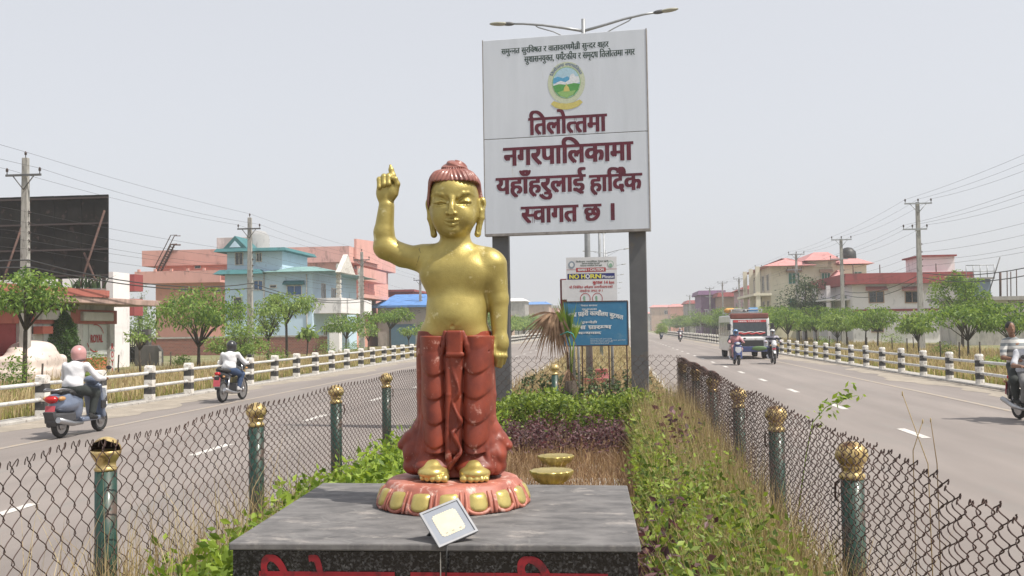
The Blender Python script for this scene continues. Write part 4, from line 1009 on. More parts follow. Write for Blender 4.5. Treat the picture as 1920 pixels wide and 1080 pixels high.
guard(-13.0, [22.05 + 2.66*k for k in range(-2, 78)], False, 1.0, 'white rail on square black and white posts along the far side of the left road', .80, .44)
guard(10.8, [31.4 + 2.73*k for k in range(-3, 80)], True, .94, 'white rail on rounded black and white posts along the far side of the right road', .70, .36)

# ------------------------------------------------------------------ buildings
def paint(name, c, d=.85, sp=.25): return mat(name, c, tuple(x*d for x in c), rough=.8, scale=.9, detail=9, spots=(tuple(x*.6 for x in c), 1.1, sp), stretch=(1, 1, .45))
P_ = {'pink': paint('wall_salmon', (.74,.37,.30), .9, .15), 'pinkband': paint('band_pink', (.66,.35,.30), .9, .2), 'blue': paint('wall_blue', (.52,.67,.80), .92, .12), 'teal': paint('roof_teal', (.05,.17,.185)),
      'tealroof': paint('roof_teal_sheet', (.20,.34,.33)), 'cream': paint('wall_cream', (.74,.68,.54), .9, .12), 'white': paint('wall_white', (.80,.77,.77), .92, .12), 'lilac': paint('wall_lilac', (.72,.67,.70)),
      'redroof': paint('roof_red', (.30,.065,.065)), 'pinkroof': paint('roof_pink', (.56,.26,.25)), 'maroon': paint('band_maroon', (.28,.05,.05)), 'grey': paint('wall_grey', (.36,.34,.32), sp=.5),
      'purple': paint('wall_purple', (.22,.11,.22)), 'tan': paint('wall_tan', (.44,.30,.22)), 'rose': paint('wall_rose', (.55,.36,.38)), 'blueroof': paint('roof_blue', (.10,.25,.56)),
      'shop': paint('wall_shop', (.58,.56,.54)), 'shopred': paint('shop_band', (.42,.13,.10)), 'tank': paint('tank_grey', (.34,.34,.34)), 'greeng': mat('green_pane', (.02,.16,.11), rough=.2),
      'blueg': mat('blue_pane', (.06,.14,.33), rough=.2), 'brickwall': brick_mat('brick_wall', (.26,.09,.06), (.19,.065,.05), (.28,.22,.18), 2.0), 'stone': paint('stone_dark', (.10,.095,.09), sp=.5)}
def window(par, face, a, z, w, h, c, pane=None, frame=None, hood=None, mull=2):
    """face '-y' (a along x) or 'x+'/'x-' (a along y); c = the plane of the wall"""
    pane = pane or M['glass_dark']; frame = frame or M['paint_white']
    def bx(mb, u0, u1, z0, z1, d0, d1, m=0):
        if face == '-y': mb.box(u0, u1, c - d1, c - d0, z0, z1, m)
        elif face == 'x+': mb.box(c + d0, c + d1, u0, u1, z0, z1, m)
        else: mb.box(c - d1, c - d0, u0, u1, z0, z1, m)
    mb = MB(); t = .07
    bx(mb, a-w/2-t, a-w/2, z-h/2-t, z+h/2+t, .003, .07); bx(mb, a+w/2, a+w/2+t, z-h/2-t, z+h/2+t, .003, .07)
    bx(mb, a-w/2, a+w/2, z-h/2-t, z-h/2, .003, .09); bx(mb, a-w/2, a+w/2, z+h/2, z+h/2+t, .003, .07)
    for i in range(1, mull): bx(mb, a-w/2+w*i/mull-.025, a-w/2+w*i/mull+.025, z-h/2, z+h/2, .004, .05)
    f = mb.build('window', frame, par)
    mb = MB(); bx(mb, a-w/2, a+w/2, z-h/2, z+h/2, .002, .018); mb.build('pane', pane, f)
    if hood:
        mb = MB(); pr = [(0, z+h/2+.5), (.12, z+h/2+.5), (.6, z+h/2+.18), (.6, z+h/2+.12), (0, z+h/2+.12)]
        e = .3
        if face == '-y': mb.prism([(c - d, zz) for d, zz in pr], a-w/2-e, a+w/2+e, axis='x')
        else:
            s = 1 if face == 'x+' else -1; mb.prism([(c + s*d, zz) for d, zz in pr], a-w/2-e, a+w/2+e, axis='y')
        mb.build('hood', hood, f)
    return f
def house(name, label, x0, x1, y0, y1, cat='house', group=None):
    t = thing(name, (0, 0, 0), 0, label, cat, group); t['bx'] = 0; del t['bx']
    return t
def wins(par, Y, specs, **kw):
    """windows on a wall facing the camera, each given by its pixel box"""
    for s in specs:
        xa, xb, ya, yb = s[:4]; a, b = at(xa, yb, Y), at(xb, ya, Y)
        window(par, '-y', (a.x+b.x)/2, (a.z+b.z)/2, b.x-a.x, b.z-a.z, Y, **{**kw, **(s[4] if len(s) > 4 else {})})
def Xp(px, Y): return at(px, 620, Y).x
def Zp(py, Y, px=400): return at(px, py, Y).z

# salmon house with roof parapet (left, behind)
Y = 108.0; x0, xc = Xp(292, Y), Xp(645, Y)
h = thing('house', (0,0,0), 0, 'large salmon pink house with an outside steel stair and white roof tank', 'house')
zt, zm = Zp(478, Y), Zp(522, Y)
MB().box(x0, xc, Y, Y+22, -.1, zt - .9).build('wall', P_['pink'], h)
MB().box(Xp(274, Y), xc + .9, Y - 1.0, Y + 22.5, zt - 1.15, zt - .75).box(Xp(274, Y), xc + .9, Y - 1.0, Y - .7, zt - .75, zt + .55).box(xc + .6, xc + .9, Y - .7, Y + 22.5, zt - .75, zt + .55).build('parapet', P_['pinkband'], h)
MB().box(Xp(273, Y), Xp(430, Y), Y - 2.6, Y - .004, zm - .55, zm - .3).box(Xp(273, Y), Xp(430, Y), Y - 2.6, Y - 2.35, zm - .3, zm + .75).box(Xp(273, Y), Xp(273, Y) + .3, Y - 2.35, Y - .01, zm - .3, zm + .75).build('balcony', P_['pinkband'], h)
mb = MB()
for i in range(5): u = Xp(278 + 30*i, Y); mb.box(u, u + .25, Y - 2.62, Y - 2.33, zm + .7, zm + 1.0)
mb.build('balcony_post', P_['pinkband'], h)
a, b = at(304, 522, Y), at(335, 466, Y); st = MB()
for dy in (0, .9): st.tube([(a.x, Y-2.0+dy, a.z), (b.x, Y-2.0+dy, b.z+.3), (b.x + .7, Y-2.0+dy, b.z+.3)], .09, n=5); st.tube([(a.x, Y-2.0+dy, a.z+1.0), (b.x, Y-2.0+dy, b.z+1.3), (b.x + .7, Y-2.0+dy, b.z+1.3)], .05, n=5)
for i in range(15): t_ = i/14; p = a.lerp(b, t_); st.cbox((p.x, Y-1.55, p.z+.3*t_), (.3, .95, .06))
st.build('steel_stair', M['rust'], h)
Zr = Zp(466, Y)
MB().box(Xp(367, Y), Xp(428, Y), Y + 6, Y + 10, zt - .8, Zp(436, Y)).build('roof_tank', paint('tank_white', (.55,.55,.54), sp=.9), h, bevel=.05)
f_ = MB(); zf = Zp(508, Y)                                   # street side: gable, balcony and two arched openings
f_.box(xc + .004, xc + 1.6, Y + .5, Y + 14, zf - 1.2, zf - .9); f_.box(xc + 1.35, xc + 1.6, Y + .5, Y + 14, zf - .9, zf + .2); f_.box(xc + .004, xc + 1.9, Y + .2, Y + 15, zf - 3.2, zf - 2.8)
f_.build('front_balcony', P_['pinkband'], h)
g_ = MB().prism([(Y + 1, zt - .7), (Y + 12, zt - .7), (Y + 12, zt + .6), (Y + 9, zt + 1.9), (Y + 1, zt + 1.5)], xc + .95, xc + 1.2, axis='x'); g_.build('gable', P_['pinkband'], h)
for yy, zz, w, hh in ((Y+5, zf + 1.3, 1.2, 2.2), (Y+10, zf + 1.2, 1.4, 1.6), (Y+4.5, zf - 4.6, 1.6, 2.6), (Y+8.5, zf - 4.6, 1.6, 2.6)): window(h, 'x+', yy, zz, w, hh, xc, frame=P_['pinkband'])
wins(h, Y, [(366, 376, 498, 503), (405, 413, 541, 546), (340, 350, 541, 546)], mull=1)

# pale blue house with teal eaves
Y = 90.0; xa, xb = Xp(422, Y), Xp(586, Y); Z2, Z3 = Zp(510, Y, 480), Zp(468, Y, 470)
h = thing('house', (0,0,0), 0, 'pale blue house with teal sheet eaves and a small attic gable', 'house')
MB().box(xa, xb, Y, Y + 16, -.1, Z2).build('wall', P_['blue'], h)
xu1, xu2 = Xp(424, Y), Xp(528, Y)
MB().box(xu1, xu2, Y + .3, Y + 8, Z2, Z3).build('attic_wall', P_['blue'], h)
ev = MB()
def eave(mb, x0, x1, y0, y1, z0, z1, o): mb.add([(x0,y0,z0),(x1,y0,z0),(x1,y1,z0),(x0,y1,z0),(x0+o,y0+o,z1),(x1-o,y0+o,z1),(x1-o,y1-o,z1),(x0+o,y1-o,z1)], [(0,3,2,1),(4,5,6,7),(0,1,5,4),(1,2,6,5),(2,3,7,6),(3,0,4,7)])
eave(ev, Xp(407, Y), Xp(500, Y), Y - 1.1, Y + 8.3, Z2 - .2, Z2 + .22, .5)
ev.build('eave', P_['teal'], h)
rf = MB(); eave(rf, Xp(497, Y), Xp(630, Y), Y - .9, Y + 16.5, Z2 - .08, Z2 + .5, 2.4)
rf.build('roof', P_['tealroof'], h)
ev = MB(); eave(ev, Xp(407, Y), Xp(543, Y), Y - .8, Y + 8.8, Z3 - .2, Z3 + .1, .2); ev.build('roof_slab', P_['teal'], h)
gx0, gx1, gp = at(420, 466, Y), at(469, 466, Y), at(444, 443, Y)
MB().prism([(gx0.x, Z3), (gx1.x, Z3), (gp.x, gp.z)], Y - .5, Y + 6, axis='y').build('gable', P_['teal'], h)
MB().prism([(gx0.x + .7, Z3 + .2), (gx1.x - .7, Z3 + .2), (gp.x, gp.z - .45)], Y - .53, Y - .5, axis='y').build('gable_panel', P_['blue'], h)
tk = at(484, 462, Y + 4)
MB().lathe([(1.05,0),(1.1,.3),(1.05,.35),(1.1,.7),(1.05,.75),(1.1,1.2),(1.05,1.25),(1.05,1.5),(.7,1.9),(.3,2.02),(.0001,2.05)], (tk.x, Y + 4, Z3 + .12), 20).build('water_tank', P_['tank'], h)
wins(h, Y + .3, [(442, 455, 474, 496)], pane=M['glass_dark']); wins(h, Y + .3, [(482, 490, 475, 490)])
wins(h, Y, [(477, 492, 527, 543, dict(pane=P_['blueg'])), (539, 565, 536, 553, dict(pane=P_['blueg'], hood=P_['teal'])), (439, 453, 558, 599, dict(mull=1)), (507, 518, 535, 539, dict(mull=1))])
for px in (496, 576): MB().tube([(Xp(px, Y), Y - .08, 0), (Xp(px, Y), Y - .08, Z2 - .3)], .06, n=6).build('drain_pipe', M['paint_white'], h)
xf = xb; pr = MB(); zb1 = Zp(577, Y, 600)
for k in range(2):
    yy = Y + .8 + 8*k
    pr = MB()
    for i in range(18): pr.box(xf + 2.0, xf + 2.4, yy, yy + .4, .45*i, .45*i + .30).box(xf + 2.05, xf + 2.35, yy + .05, yy + .35, .45*i + .30, .45*i + .45)
    pr.build('striped_pillar', M['paint_white'], h)
MB().box(xf + .003, xf + 2.6, Y + .3, Y + 12, zb1 - .5, zb1 - .2).box(xf + 2.4, xf + 2.6, Y + .3, Y + 12, zb1 - .2, zb1 + .9).box(xf + .003, xf + 2.4, Y + .3, Y + .5, zb1 - .2, zb1 + .9).build('balcony', P_['white'], h)
MB().prism([(Y - .5, Z2 - .2), (Y + 5, Z2 - .2), (Y + 2.25, Z2 + 1.6)], xf + 2.3, xf + 2.75, axis='x').build('front_gable', M['paint_white'], h)
for yy, zz, w, hh in ((Y+3.5, zb1 + 1.2, 1.2, 2.2), (Y+7, zb1 + 1.2, 1.4, 1.6), (Y+4, 1.2, 1.1, 2.3)): window(h, 'x+', yy, zz, w, hh, xf)

# compound wall in front of both
Y = 84.0; cw = thing('compound_wall', (0,0,0), 0, 'low red brick compound wall in front of the blue and salmon houses', 'wall')
MB().box(Xp(262, Y), Xp(612, Y), Y, Y + .25, -.1, Zp(634, Y)).build('brick_face', P_['brickwall'], cw)
MB().box(Xp(262, Y), Xp(612, Y), Y - .05, Y + .3, Zp(634, Y), Zp(631, Y)).build('coping', M['concrete'], cw)
# white pillars of the gate beside the blue house
Y = 83.5; gp_ = thing('gate_pillar', (Xp(617, Y), Y, 0), 0, 'white gate pillar at the road end of the brick compound wall', 'pillar')
MB().box(0, .9, 0, .8, -.1, 2.4).build('shaft', P_['white'], gp_, bevel=.03); MB().box(-.12, 1.02, -.12, .92, 2.4, 2.6).build('cap', P_['white'], gp_, bevel=.03)

# shop with shutters and roof slab, facing the road
XS = -26.0; yA, yB = 36.0, atx(205, 650, XS).y + .5
def ZX(px, py, X=XS): return atx(px, py, X).z
h = thing('shop', (0,0,0), 0, 'low roadside shop with a pink roof slab and white shuttered fronts', 'shop')
zr = ZX(180, 563); MB().box(XS - 9, XS, yA, yB, -.1, zr - .25).build('wall', P_['shop'], h)
MB().box(XS - 9.5, XS + 1.5, yA - 1, yB + 2.2, zr - .25, zr + .05).build('roof_slab', paint('slab_pink', (.50,.34,.29), sp=.7), h, bevel=.03)
MB().box(XS + 1.35, XS + 1.56, yA - 1, yB - 3.5, zr + .05, zr + .40).build('slab_edge', P_['shopred'], h)
MB().box(XS + .003, XS + .16, yA, yB, zr - 1.2, zr - .5).build('fascia', P_['shopred'], h)
def shutter(pa_, pb_, label, ztop, zbot):
    y0, y1 = atx(pa_, 650, XS).y, atx(pb_, 650, XS).y
    mb = MB(); n = 20
    for i in range(n): z0 = zbot + (ztop-zbot)*i/n; mb.box(XS + .003, XS + .05 + .015*(i % 2), y0, y1, z0, z0 + (ztop-zbot)/n)
    s = mb.build('shutter', mat('shutter', (.58,.60,.58), (.5,.52,.5), rough=.5, scale=2), h)
    MB().box(XS + .003, XS + .35, y0 - .1, y1 + .1, ztop, ztop + .45).build('shutter_box', P_['shop'], s, bevel=.05)
    MB().box(XS + .07, XS + .09, (y0+y1)/2 - .04 - .5, (y0+y1)/2 + .04 - .5, zbot, ztop).build('rail', M['pipe_white'], s)
    return y0, y1, s
y0, y1, s1 = shutter(147, 200, '', ZX(172, 602), .75)
MB().box(XS + .003, XS + .06, y0 - .3, y1 + .3, .1, .75).build('step_face', paint('orange_base', (.55,.16,.07)), h)
mb = MB(); fx = lambda u, v, l: (XS + .085 + l, u, v)
write(mb, 'ROYAL', y0 + 1.0, y1 - .55, ZX(172, 642), ZX(172, 628), fx, 0, .045, latin=True)
for k in range(14):
    a0_, a1_ = radians(200 + 12*k), radians(212 + 12*k)
    for sg in (0, pi):
        if k > 6: continue
        cy, cz, R_ = (y0+y1)/2 + .1, ZX(172, 634), .82
        mb.add([fx(cy + r*cos(a+sg)*1.0, cz + r*sin(a+sg)*.8, 0) for r, a in ((R_, a0_), (R_+.06, a0_), (R_+.06, a1_), (R_, a1_))], [(0,1,2,3)])
mb.build('lettering', SRED, s1, fix=False)
ya2, yb2, s2 = shutter(60, 118, '', ZX(88, 600), .2)
for px_, w_ in ((143, .5), (203, .5), (36, .6)):
    yy = atx(px_, 650, XS).y; pil = MB().box(XS + .003, XS + .22, yy - w_/2, yy + w_/2, -.05, zr - 1.2).build('pilaster', P_['shop'], h)
    mb = MB()
    for i, c_ in enumerate('ROYAL'): write(mb, c_, yy - .13, yy + .13, zr - 2.5 - .42*i, zr - 2.2 - .42*i, lambda u, v, l: (XS + .226 + l, u, v), 0, .05, latin=True)
    mb.build('lettering', SRED, pil, fix=False)
MB().box(XS + .003, XS + .05, yA, atx(28, 650, XS).y, 0, zr - 1.2).build('red_panel', P_['maroon'], h)
MB().box(XS + .003, XS + .5, atx(60, 650, XS).y, atx(80, 650, XS).y, ZX(70, 626), ZX(70, 612)).build('awning', paint('awning_red', (.5,.14,.10)), h)
# upper stair wall and white block to the right of the shop
h2 = thing('building', (0,0,0), 0, 'narrow white block with red window hoods beyond the shutter shop', 'building')
yW = atx(212, 600, -28.5).y; zW = atx(225, 511, -28.5).z
MB().box(-36, -28.5, yW, atx(243, 600, -28.5).y, -.1, zW).build('wall', P_['white'], h2)
for py in (530, 576): zz = atx(243, py, -28.5).z; yy = atx(243, 600, -28.5).y; MB().box(-29.6, -28.2, yy + .003, yy + 1.1, zz - .5, zz + .5).build('hood', P_['redroof'], h2)
MB().box(-34, -31.0, yW - 4, yW - .5, zr + .06, zW - 1.2).build('roof_room', P_['white'], h2)

# black hoarding seen from behind on the shop roof
Y = 49.0; hx0, hx1, hz0, hz1 = Xp(-150, Y), Xp(203, Y), Zp(522, Y, 150), Zp(366, Y, 150)
hb = thing('billboard', (0,0,0), 0, 'big black roadside billboard seen from behind on red steel props', 'billboard')
mb = MB(); n = 14
for i in range(n): a = hx0 + (hx1-hx0)*i/n; mb.box(a, a + (hx1-hx0)/n - .02, Y + (.0 if i % 2 else .03), Y + .08, hz0, hz1)
mb.build('sheet', mat('billboard_back', (.010,.0095,.0095), (.02,.019,.018), rough=.8, scale=1, spec=.15, spots=((.05,.036,.033), 2, .2)), hb)
mb = MB()
for i in range(4): z = hz0 + .15 + (hz1-hz0-.3)*i/3; mb.box(hx0, hx1, Y - .09, Y - .003, z - .04, z + .04)
mb.build('frame', mat('angle_iron', (.055,.04,.04), rough=.7), hb)
for pa_, pb_ in (((196, 395), (143, 562)), ((48, 405), (-6, 560)), ((158, 475), (192, 562)), ((185, 520), (160, 545))):
    a, b = at(*pa_, Y - .15), at(*pb_, Y - 2.4); b.z = max(b.z, zr + .05); MB().tube([a, b], .06, n=6).build('prop', M['rust'], hb)
mb = MB()
for px in (112, 194): a = at(px, 520, Y + .1); mb.tube([(a.x, Y + .15, zr + .05), (a.x, Y + .15, hz1 - .2)], .10, n=6)
mb.build('upright', M['dark_steel'], hb)
sl_ = thing('planter', (at(163, 552, 47).x, 47.0, zr + .05), 0, 'grey trough of aloe plants on the shop roof under the billboard', 'planter')
MB().prism([(-.7, 0), (.7, 0), (.85, .45), (-.85, .45)], -.3, .3).build('trough', P_['grey'], sl_)
Vp, Fp = blades(np.stack([rng.uniform(-.7,.7,60), rng.uniform(-.2,.2,60), np.full(60,.4)],1), .75, .05, .8); mesh_np('foliage', Vp, Fp, M['leaf_dark'], sl_)

# iron gate and stone slab by the shop
Y = 62.0; ig = thing('iron_gate', (Xp(208, Y), Y, 0), 0, 'dark ornate wrought iron gate with scrolls between shop and brick wall', 'gate')
gw, gh = Xp(272, Y) - Xp(208, Y), Zp(624, Y, 240); mb = MB()
for i in range(17): mb.tube([(gw*i/16, 0, 0), (gw*i/16, 0, gh*(1 + .06*sin(pi*(i % 8)/8)))], .03, n=5)
for z in (.15, gh*.5, gh*.93): mb.tube([(0, 0, z), (gw, 0, z)], .04, n=5)
for i in range(4):
    cx = gw*(i+.5)/4
    for cz in (gh*.3, gh*.72): mb.tube([(cx + (.10+.018*k)*cos(k*.7), -.05, cz + (.10+.018*k)*sin(k*.7)*1.3) for k in range(14)], .03, n=5)
mb.box(.05, gw-.05, .03, .05, .1, gh*.55)
mb.build('grille', M['black'], ig)
for u in (0, gw): MB().box(u-.2, u+.2, .06, .5, -.05, gh+.2).build('pillar', P_['stone'], ig)
Y = 58.0; ss = thing('stone_wall', (Xp(252, Y), Y, 0), 0, 'dark lichened concrete slab standing in the grass right of the iron gate', 'wall')
sw, sh = Xp(302, Y) - Xp(252, Y), Zp(648, Y, 275)
MB().prism([(0, -.1), (sw, -.1), (sw, sh*.72), (sw*.86, sh), (0, sh)], 0, .35).build('slab', P_['stone'], ss, bevel=.03)
MB().box(sw - .12, sw + .02, -.03, -.002, 0, sh*.7).build('edge_strip', M['paint_white'], ss)

# blue-roofed shed and maroon hall (left, behind the raised arm)
Y = 118.0; h = thing('shed', (0,0,0), 0, 'low workshop shed under a bright blue sheet roof', 'shed')
x0, x1 = Xp(697, Y), Xp(808, Y); z0, z1 = Zp(571, Y, 740), Zp(549, Y, 740)
MB().box(x0 + .6, x1 - .5, Y + .6, Y + 12, -.1, z0).build('wall', P_['grey'], h)
MB().add([(x0, Y, z0-.1), (x1, Y, z0-.1), (x1, Y+6, z1), (x0+1.6, Y+6, z1), (x0, Y+13, z0-.1), (x1, Y+13, z0-.1), (x0,Y,z0-.35),(x1,Y,z0-.35),(x1,Y+13,z0-.35),(x0,Y+13,z0-.35)], [(0,1,2,3),(3,2,5,4),(0,3,4),(1,5,2),(6,7,1,0),(7,8,5,1),(8,9,4,5),(9,6,0,4),(6,9,8,7)]).build('roof', P_['blueroof'], h)
MB().box(x0 + 2, x1 - 2, Y + .5, Y + .597, .1, 2.6).build('shutter', mat('shutter_blue', (.07,.16,.24), rough=.5), h)
Y = 134.0; h = thing('building', (0,0,0), 0, 'long maroon painted hall behind the blue roofed shed', 'building')
MB().box(Xp(655, Y), Xp(775, Y), Y, Y + 14, -.1, Zp(548, Y, 700)).build('wall', P_['maroon'], h)
MB().box(Xp(652, Y), Xp(778, Y), Y - .3, Y + 14.3, Zp(548, Y, 700), Zp(544, Y, 700)).build('roof_slab', P_['redroof'], h)
wins(h, Y, [(668, 676, 575, 590), (715, 725, 560, 570)])

# far left houses seen between the statue and the signs
far_l = [(952, 985, 560, 'grey', 'white', 300, 'far grey concrete house just right of the statue arm'), (968, 1030, 567, 'tan', 'blueroof', 340, 'far brown house with a long blue sheet roof'),
         (1000, 1046, 574, 'pink', 'grey', 390, 'far pink block beyond the left road'), (905, 955, 590, 'tan', 'redroof', 260, 'far tan house with a red roof edge behind the hanging arm'),
         (840, 900, 585, 'cream', 'redroof', 220, 'cream house far along the left road'), (1030, 1062, 580, 'grey', 'redroof', 470, 'hazy grey house near the end of the left road')]
for xa_, xb_, yt, wc, rc, Y, lab in far_l:
    h = thing('house', (0,0,0), 0, lab, 'house', 'hazy houses far down the road'); zt = Zp(yt, Y, xa_); X0, X1 = Xp(xa_, Y), Xp(xb_, Y)
    MB().box(X0, X1, Y, Y + 14, -.1, zt - .8).build('wall', P_[wc], h)
    rm = MB(); eave(rm, X0 - .6, X1 + .6, Y - .6, Y + 14.6, zt - .8, zt + .1, 1.6 if rc != 'grey' else .1); rm.build('roof', P_[rc], h)
    w = (X1 - X0)
    for i in range(3):
        for zz in (1.7, 4.8):
            if zz + .8 < zt - 1: window(h, '-y', X0 + w*(i+.5)/3, zz, min(1.5, w*.2), 1.3, Y)

# right side ------------------------------------------------------------------
Y = 98.0; x0, x1 = Xp(1600, Y), Xp(1800, Y); zt = Zp(514, Y, 1690); zb_ = Zp(528, Y, 1690)
h = thing('house', (0,0,0), 0, 'two storey white house with a deep red roof band and stair room', 'house')
MB().box(x0, x1, Y, Y + 16, -.1, zb_ - .15).build('wall', P_['white'], h)
rb = MB(); eave(rb, Xp(1582, Y), x1 + 1.1, Y - 1.1, Y + 17, zb_ - .2, zt + .1, .06); rb.build('roof_band', P_['redroof'], h)
MB().box(Xp(1730, Y + 4), Xp(1794, Y + 4), Y + 4, Y + 9, zt - .1, Zp(481, Y + 4, 1760)).build('stair_room', P_['white'], h)
MB().box(Xp(1724, Y + 4), Xp(1797, Y + 4), Y + 3.7, Y + 9.3, Zp(481, Y + 4, 1760), Zp(478, Y + 4, 1760)).build('room_slab', P_['maroon'], h)
MB().box(x0 - .002, x1 + .1, Y - .12, Y - .003, Zp(583, Y, 1690), Zp(579, Y, 1690)).build('floor_band', P_['maroon'], h)
wins(h, Y, [(1630, 1656, 547, 567, dict(hood=P_['pinkroof'])), (1698, 1722, 547, 567, dict(hood=P_['pinkroof'])), (1765, 1776, 528, 534), (1700, 1718, 600, 622, dict(hood=P_['pinkroof'])), (1635, 1655, 600, 622)], frame=P_['tan'])
for yy in (Y + 3, Y + 8, Y + 12): window(h, 'x-', yy, zb_ - 2.2, 1.6, 2.0, x0, pane=P_['greeng'])
MB().box(x0 - 2.2, x0 - .003, Y + 1, Y + 15, Zp(583, Y) , Zp(580, Y)).build('porch_slab', P_['white'], h)
for yy in (Y + 1.2, Y + 8, Y + 14): MB().box(x0 - 2.1, x0 - 1.75, yy, yy + .35, 0, zb_ - .2).build('porch_pillar', P_['lilac'], h)
for px in (1600, 1650, 1755): a = Xp(px, Y); MB().tube([(a, Y - .6, zt), (a, Y - .6, zt + .9)], .05, n=5).build('starter_bar', M['rust'], h)

Y = 128.0; x0, x1 = Xp(1447, Y), Xp(1628, Y); ze = Zp(498, Y, 1540)
h = thing('house', (0,0,0), 0, 'big cream house with several pink tiled roofs and green windows', 'house')
MB().box(x0, x1, Y, Y + 18, -.1, ze).build('wall', P_['cream'], h)
xm0, xm1 = Xp(1518, Y), Xp(1570, Y); zt2 = Zp(489, Y, 1540)
MB().box(xm0, xm1, Y - .25, Y + 12, ze - .2, zt2).build('tower_wall', P_['cream'], h)
rf = MB(); eave(rf, Xp(1430, Y), Xp(1530, Y), Y - 1.6, Y + 19, ze, Zp(482, Y, 1480), 3.6); rf.build('roof', P_['pinkroof'], h)
rf = MB(); eave(rf, Xp(1508, Y), Xp(1578, Y), Y - 1.4, Y + 13, zt2, Zp(473, Y, 1540), 1.4); rf.build('roof', P_['pinkroof'], h)
rf = MB(); eave(rf, Xp(1566, Y), Xp(1640, Y), Y - 1.0, Y + 17, ze + .1, Zp(484, Y, 1600), 1.6); rf.build('roof', P_['pinkroof'], h)
rf = MB(); eave(rf, Xp(1553, Y-3), Xp(1600, Y-3), Y - 4, Y - .26, Zp(530, Y-3, 1575), Zp(506, Y-3, 1575), 1.6); rf.build('porch_roof', P_['pinkroof'], h)
MB().box(Xp(1558, Y-3), Xp(1594, Y-3), Y - 3.6, Y - .26, -.1, Zp(530, Y-3, 1575)).build('porch', P_['white'], h)
wins(h, Y, [(1479, 1498, 512, 532)], pane=P_['greeng'], hood=P_['tan'], mull=3); wins(h, Y - .25, [(1541, 1556, 512, 527)], pane=P_['greeng'], hood=P_['tan'], mull=3)
wins(h, Y, [(1480, 1498, 560, 580), (1602, 1615, 510, 520)], pane=P_['greeng'])
for yy in (Y + 2, Y + 6, Y + 11, Y + 15):
    for zz in (ze - 1.9, ze - 5.2): window(h, 'x-', yy, zz, 1.5, 1.9, x0)
for yy in (Y - .9, Y + 5, Y + 11): MB().box(x0 - 1.9, x0 - 1.4, yy, yy + .5, -.1, ze).build('pillar', P_['cream'], h)
MB().box(x0 - 2.2, x0 - .003, Y - 1, Y + 16, ze - 3.6, ze - 3.3).build('balcony', P_['cream'], h)
tk = at(1590, 480, Y + 6); MB().lathe([(1.0,0),(1.05,.8),(1,1.6),(.5,2.1),(.0001,2.2)], (tk.x, Y + 6, Zp(484, Y, 1600) - .4), 14).build('water_tank', M['black'], h)

Y = 84.0; h = thing('building', (0,0,0), 0, 'unfinished concrete building with bare columns and an open floor at the right edge', 'building')
x0 = Xp(1800, Y); zs = Zp(556, Y, 1850)
MB().box(x0, x0 + 9, Y + .8, Y + 5, -.1, zs - .3).build('wall', paint('plaster_dirty', (.62,.58,.54), .9, sp=.5), h)
MB().box(x0 - .8, x0 + 10, Y, Y + 5.5, zs - .3, zs).build('floor_slab', P_['grey'], h)
MB().box(Xp(1852, Y), Xp(1885, Y), Y + .77, Y + .797, Zp(600, Y, 1860), Zp(570, Y, 1860)).build('opening', M['black'], h)  # flat black panel on the wall stands for the shade inside an opening
MB().box(Xp(1900, Y), Xp(1910, Y), Y + .6, Y + .797, .1, zs - .3).build('column', P_['grey'], h)
MB().box(Xp(1845, Y), Xp(1878, Y), Y + 2, Y + 5.2, zs, Zp(521, Y, 1860)).build('roof_room', paint('room_blue', (.22,.28,.34)), h)
MB().box(Xp(1830, Y), Xp(1884, Y), Y + 1.7, Y + 7.3, Zp(521, Y, 1860), Zp(518, Y, 1860)).build('room_slab', P_['grey'], h)
for px in (1887, 1900, 1907, 1918): a = Xp(px, Y); MB().tube([(a, Y + 1, zs), (a + .05, Y + 1, Zp(505 + (px % 7), Y, 1900))], .09 if px < 1895 else .04, n=6).build('rebar_column', M['rust'], h)
rl = MB()
for z in (.5, 1.0): rl.tube([(Xp(1830, Y), Y + 1.8, Zp(518, Y, 1860) + z), (Xp(1884, Y), Y + 1.8, Zp(518, Y, 1860) + z)], .035, n=5)
for i in range(5): a = Xp(1830 + 13.5*i, Y); rl.tube([(a, Y + 1.8, Zp(518, Y, 1860)), (a, Y + 1.8, Zp(518, Y, 1860) + 1)], .035, n=5)
rl.build('roof_railing', M['galv'], h)
a = at(1862, 550, Y); b = at(1886, 480, Y); MB().tube([(a.x, Y + 1.2, zs), (b.x, Y + 1.2, b.z)], .05, n=5).build('mast', M['dark_steel'], h)
wins(h, Y + .8, [(1908, 1918, 566, 574), (1816, 1830, 590, 606)], mull=1)

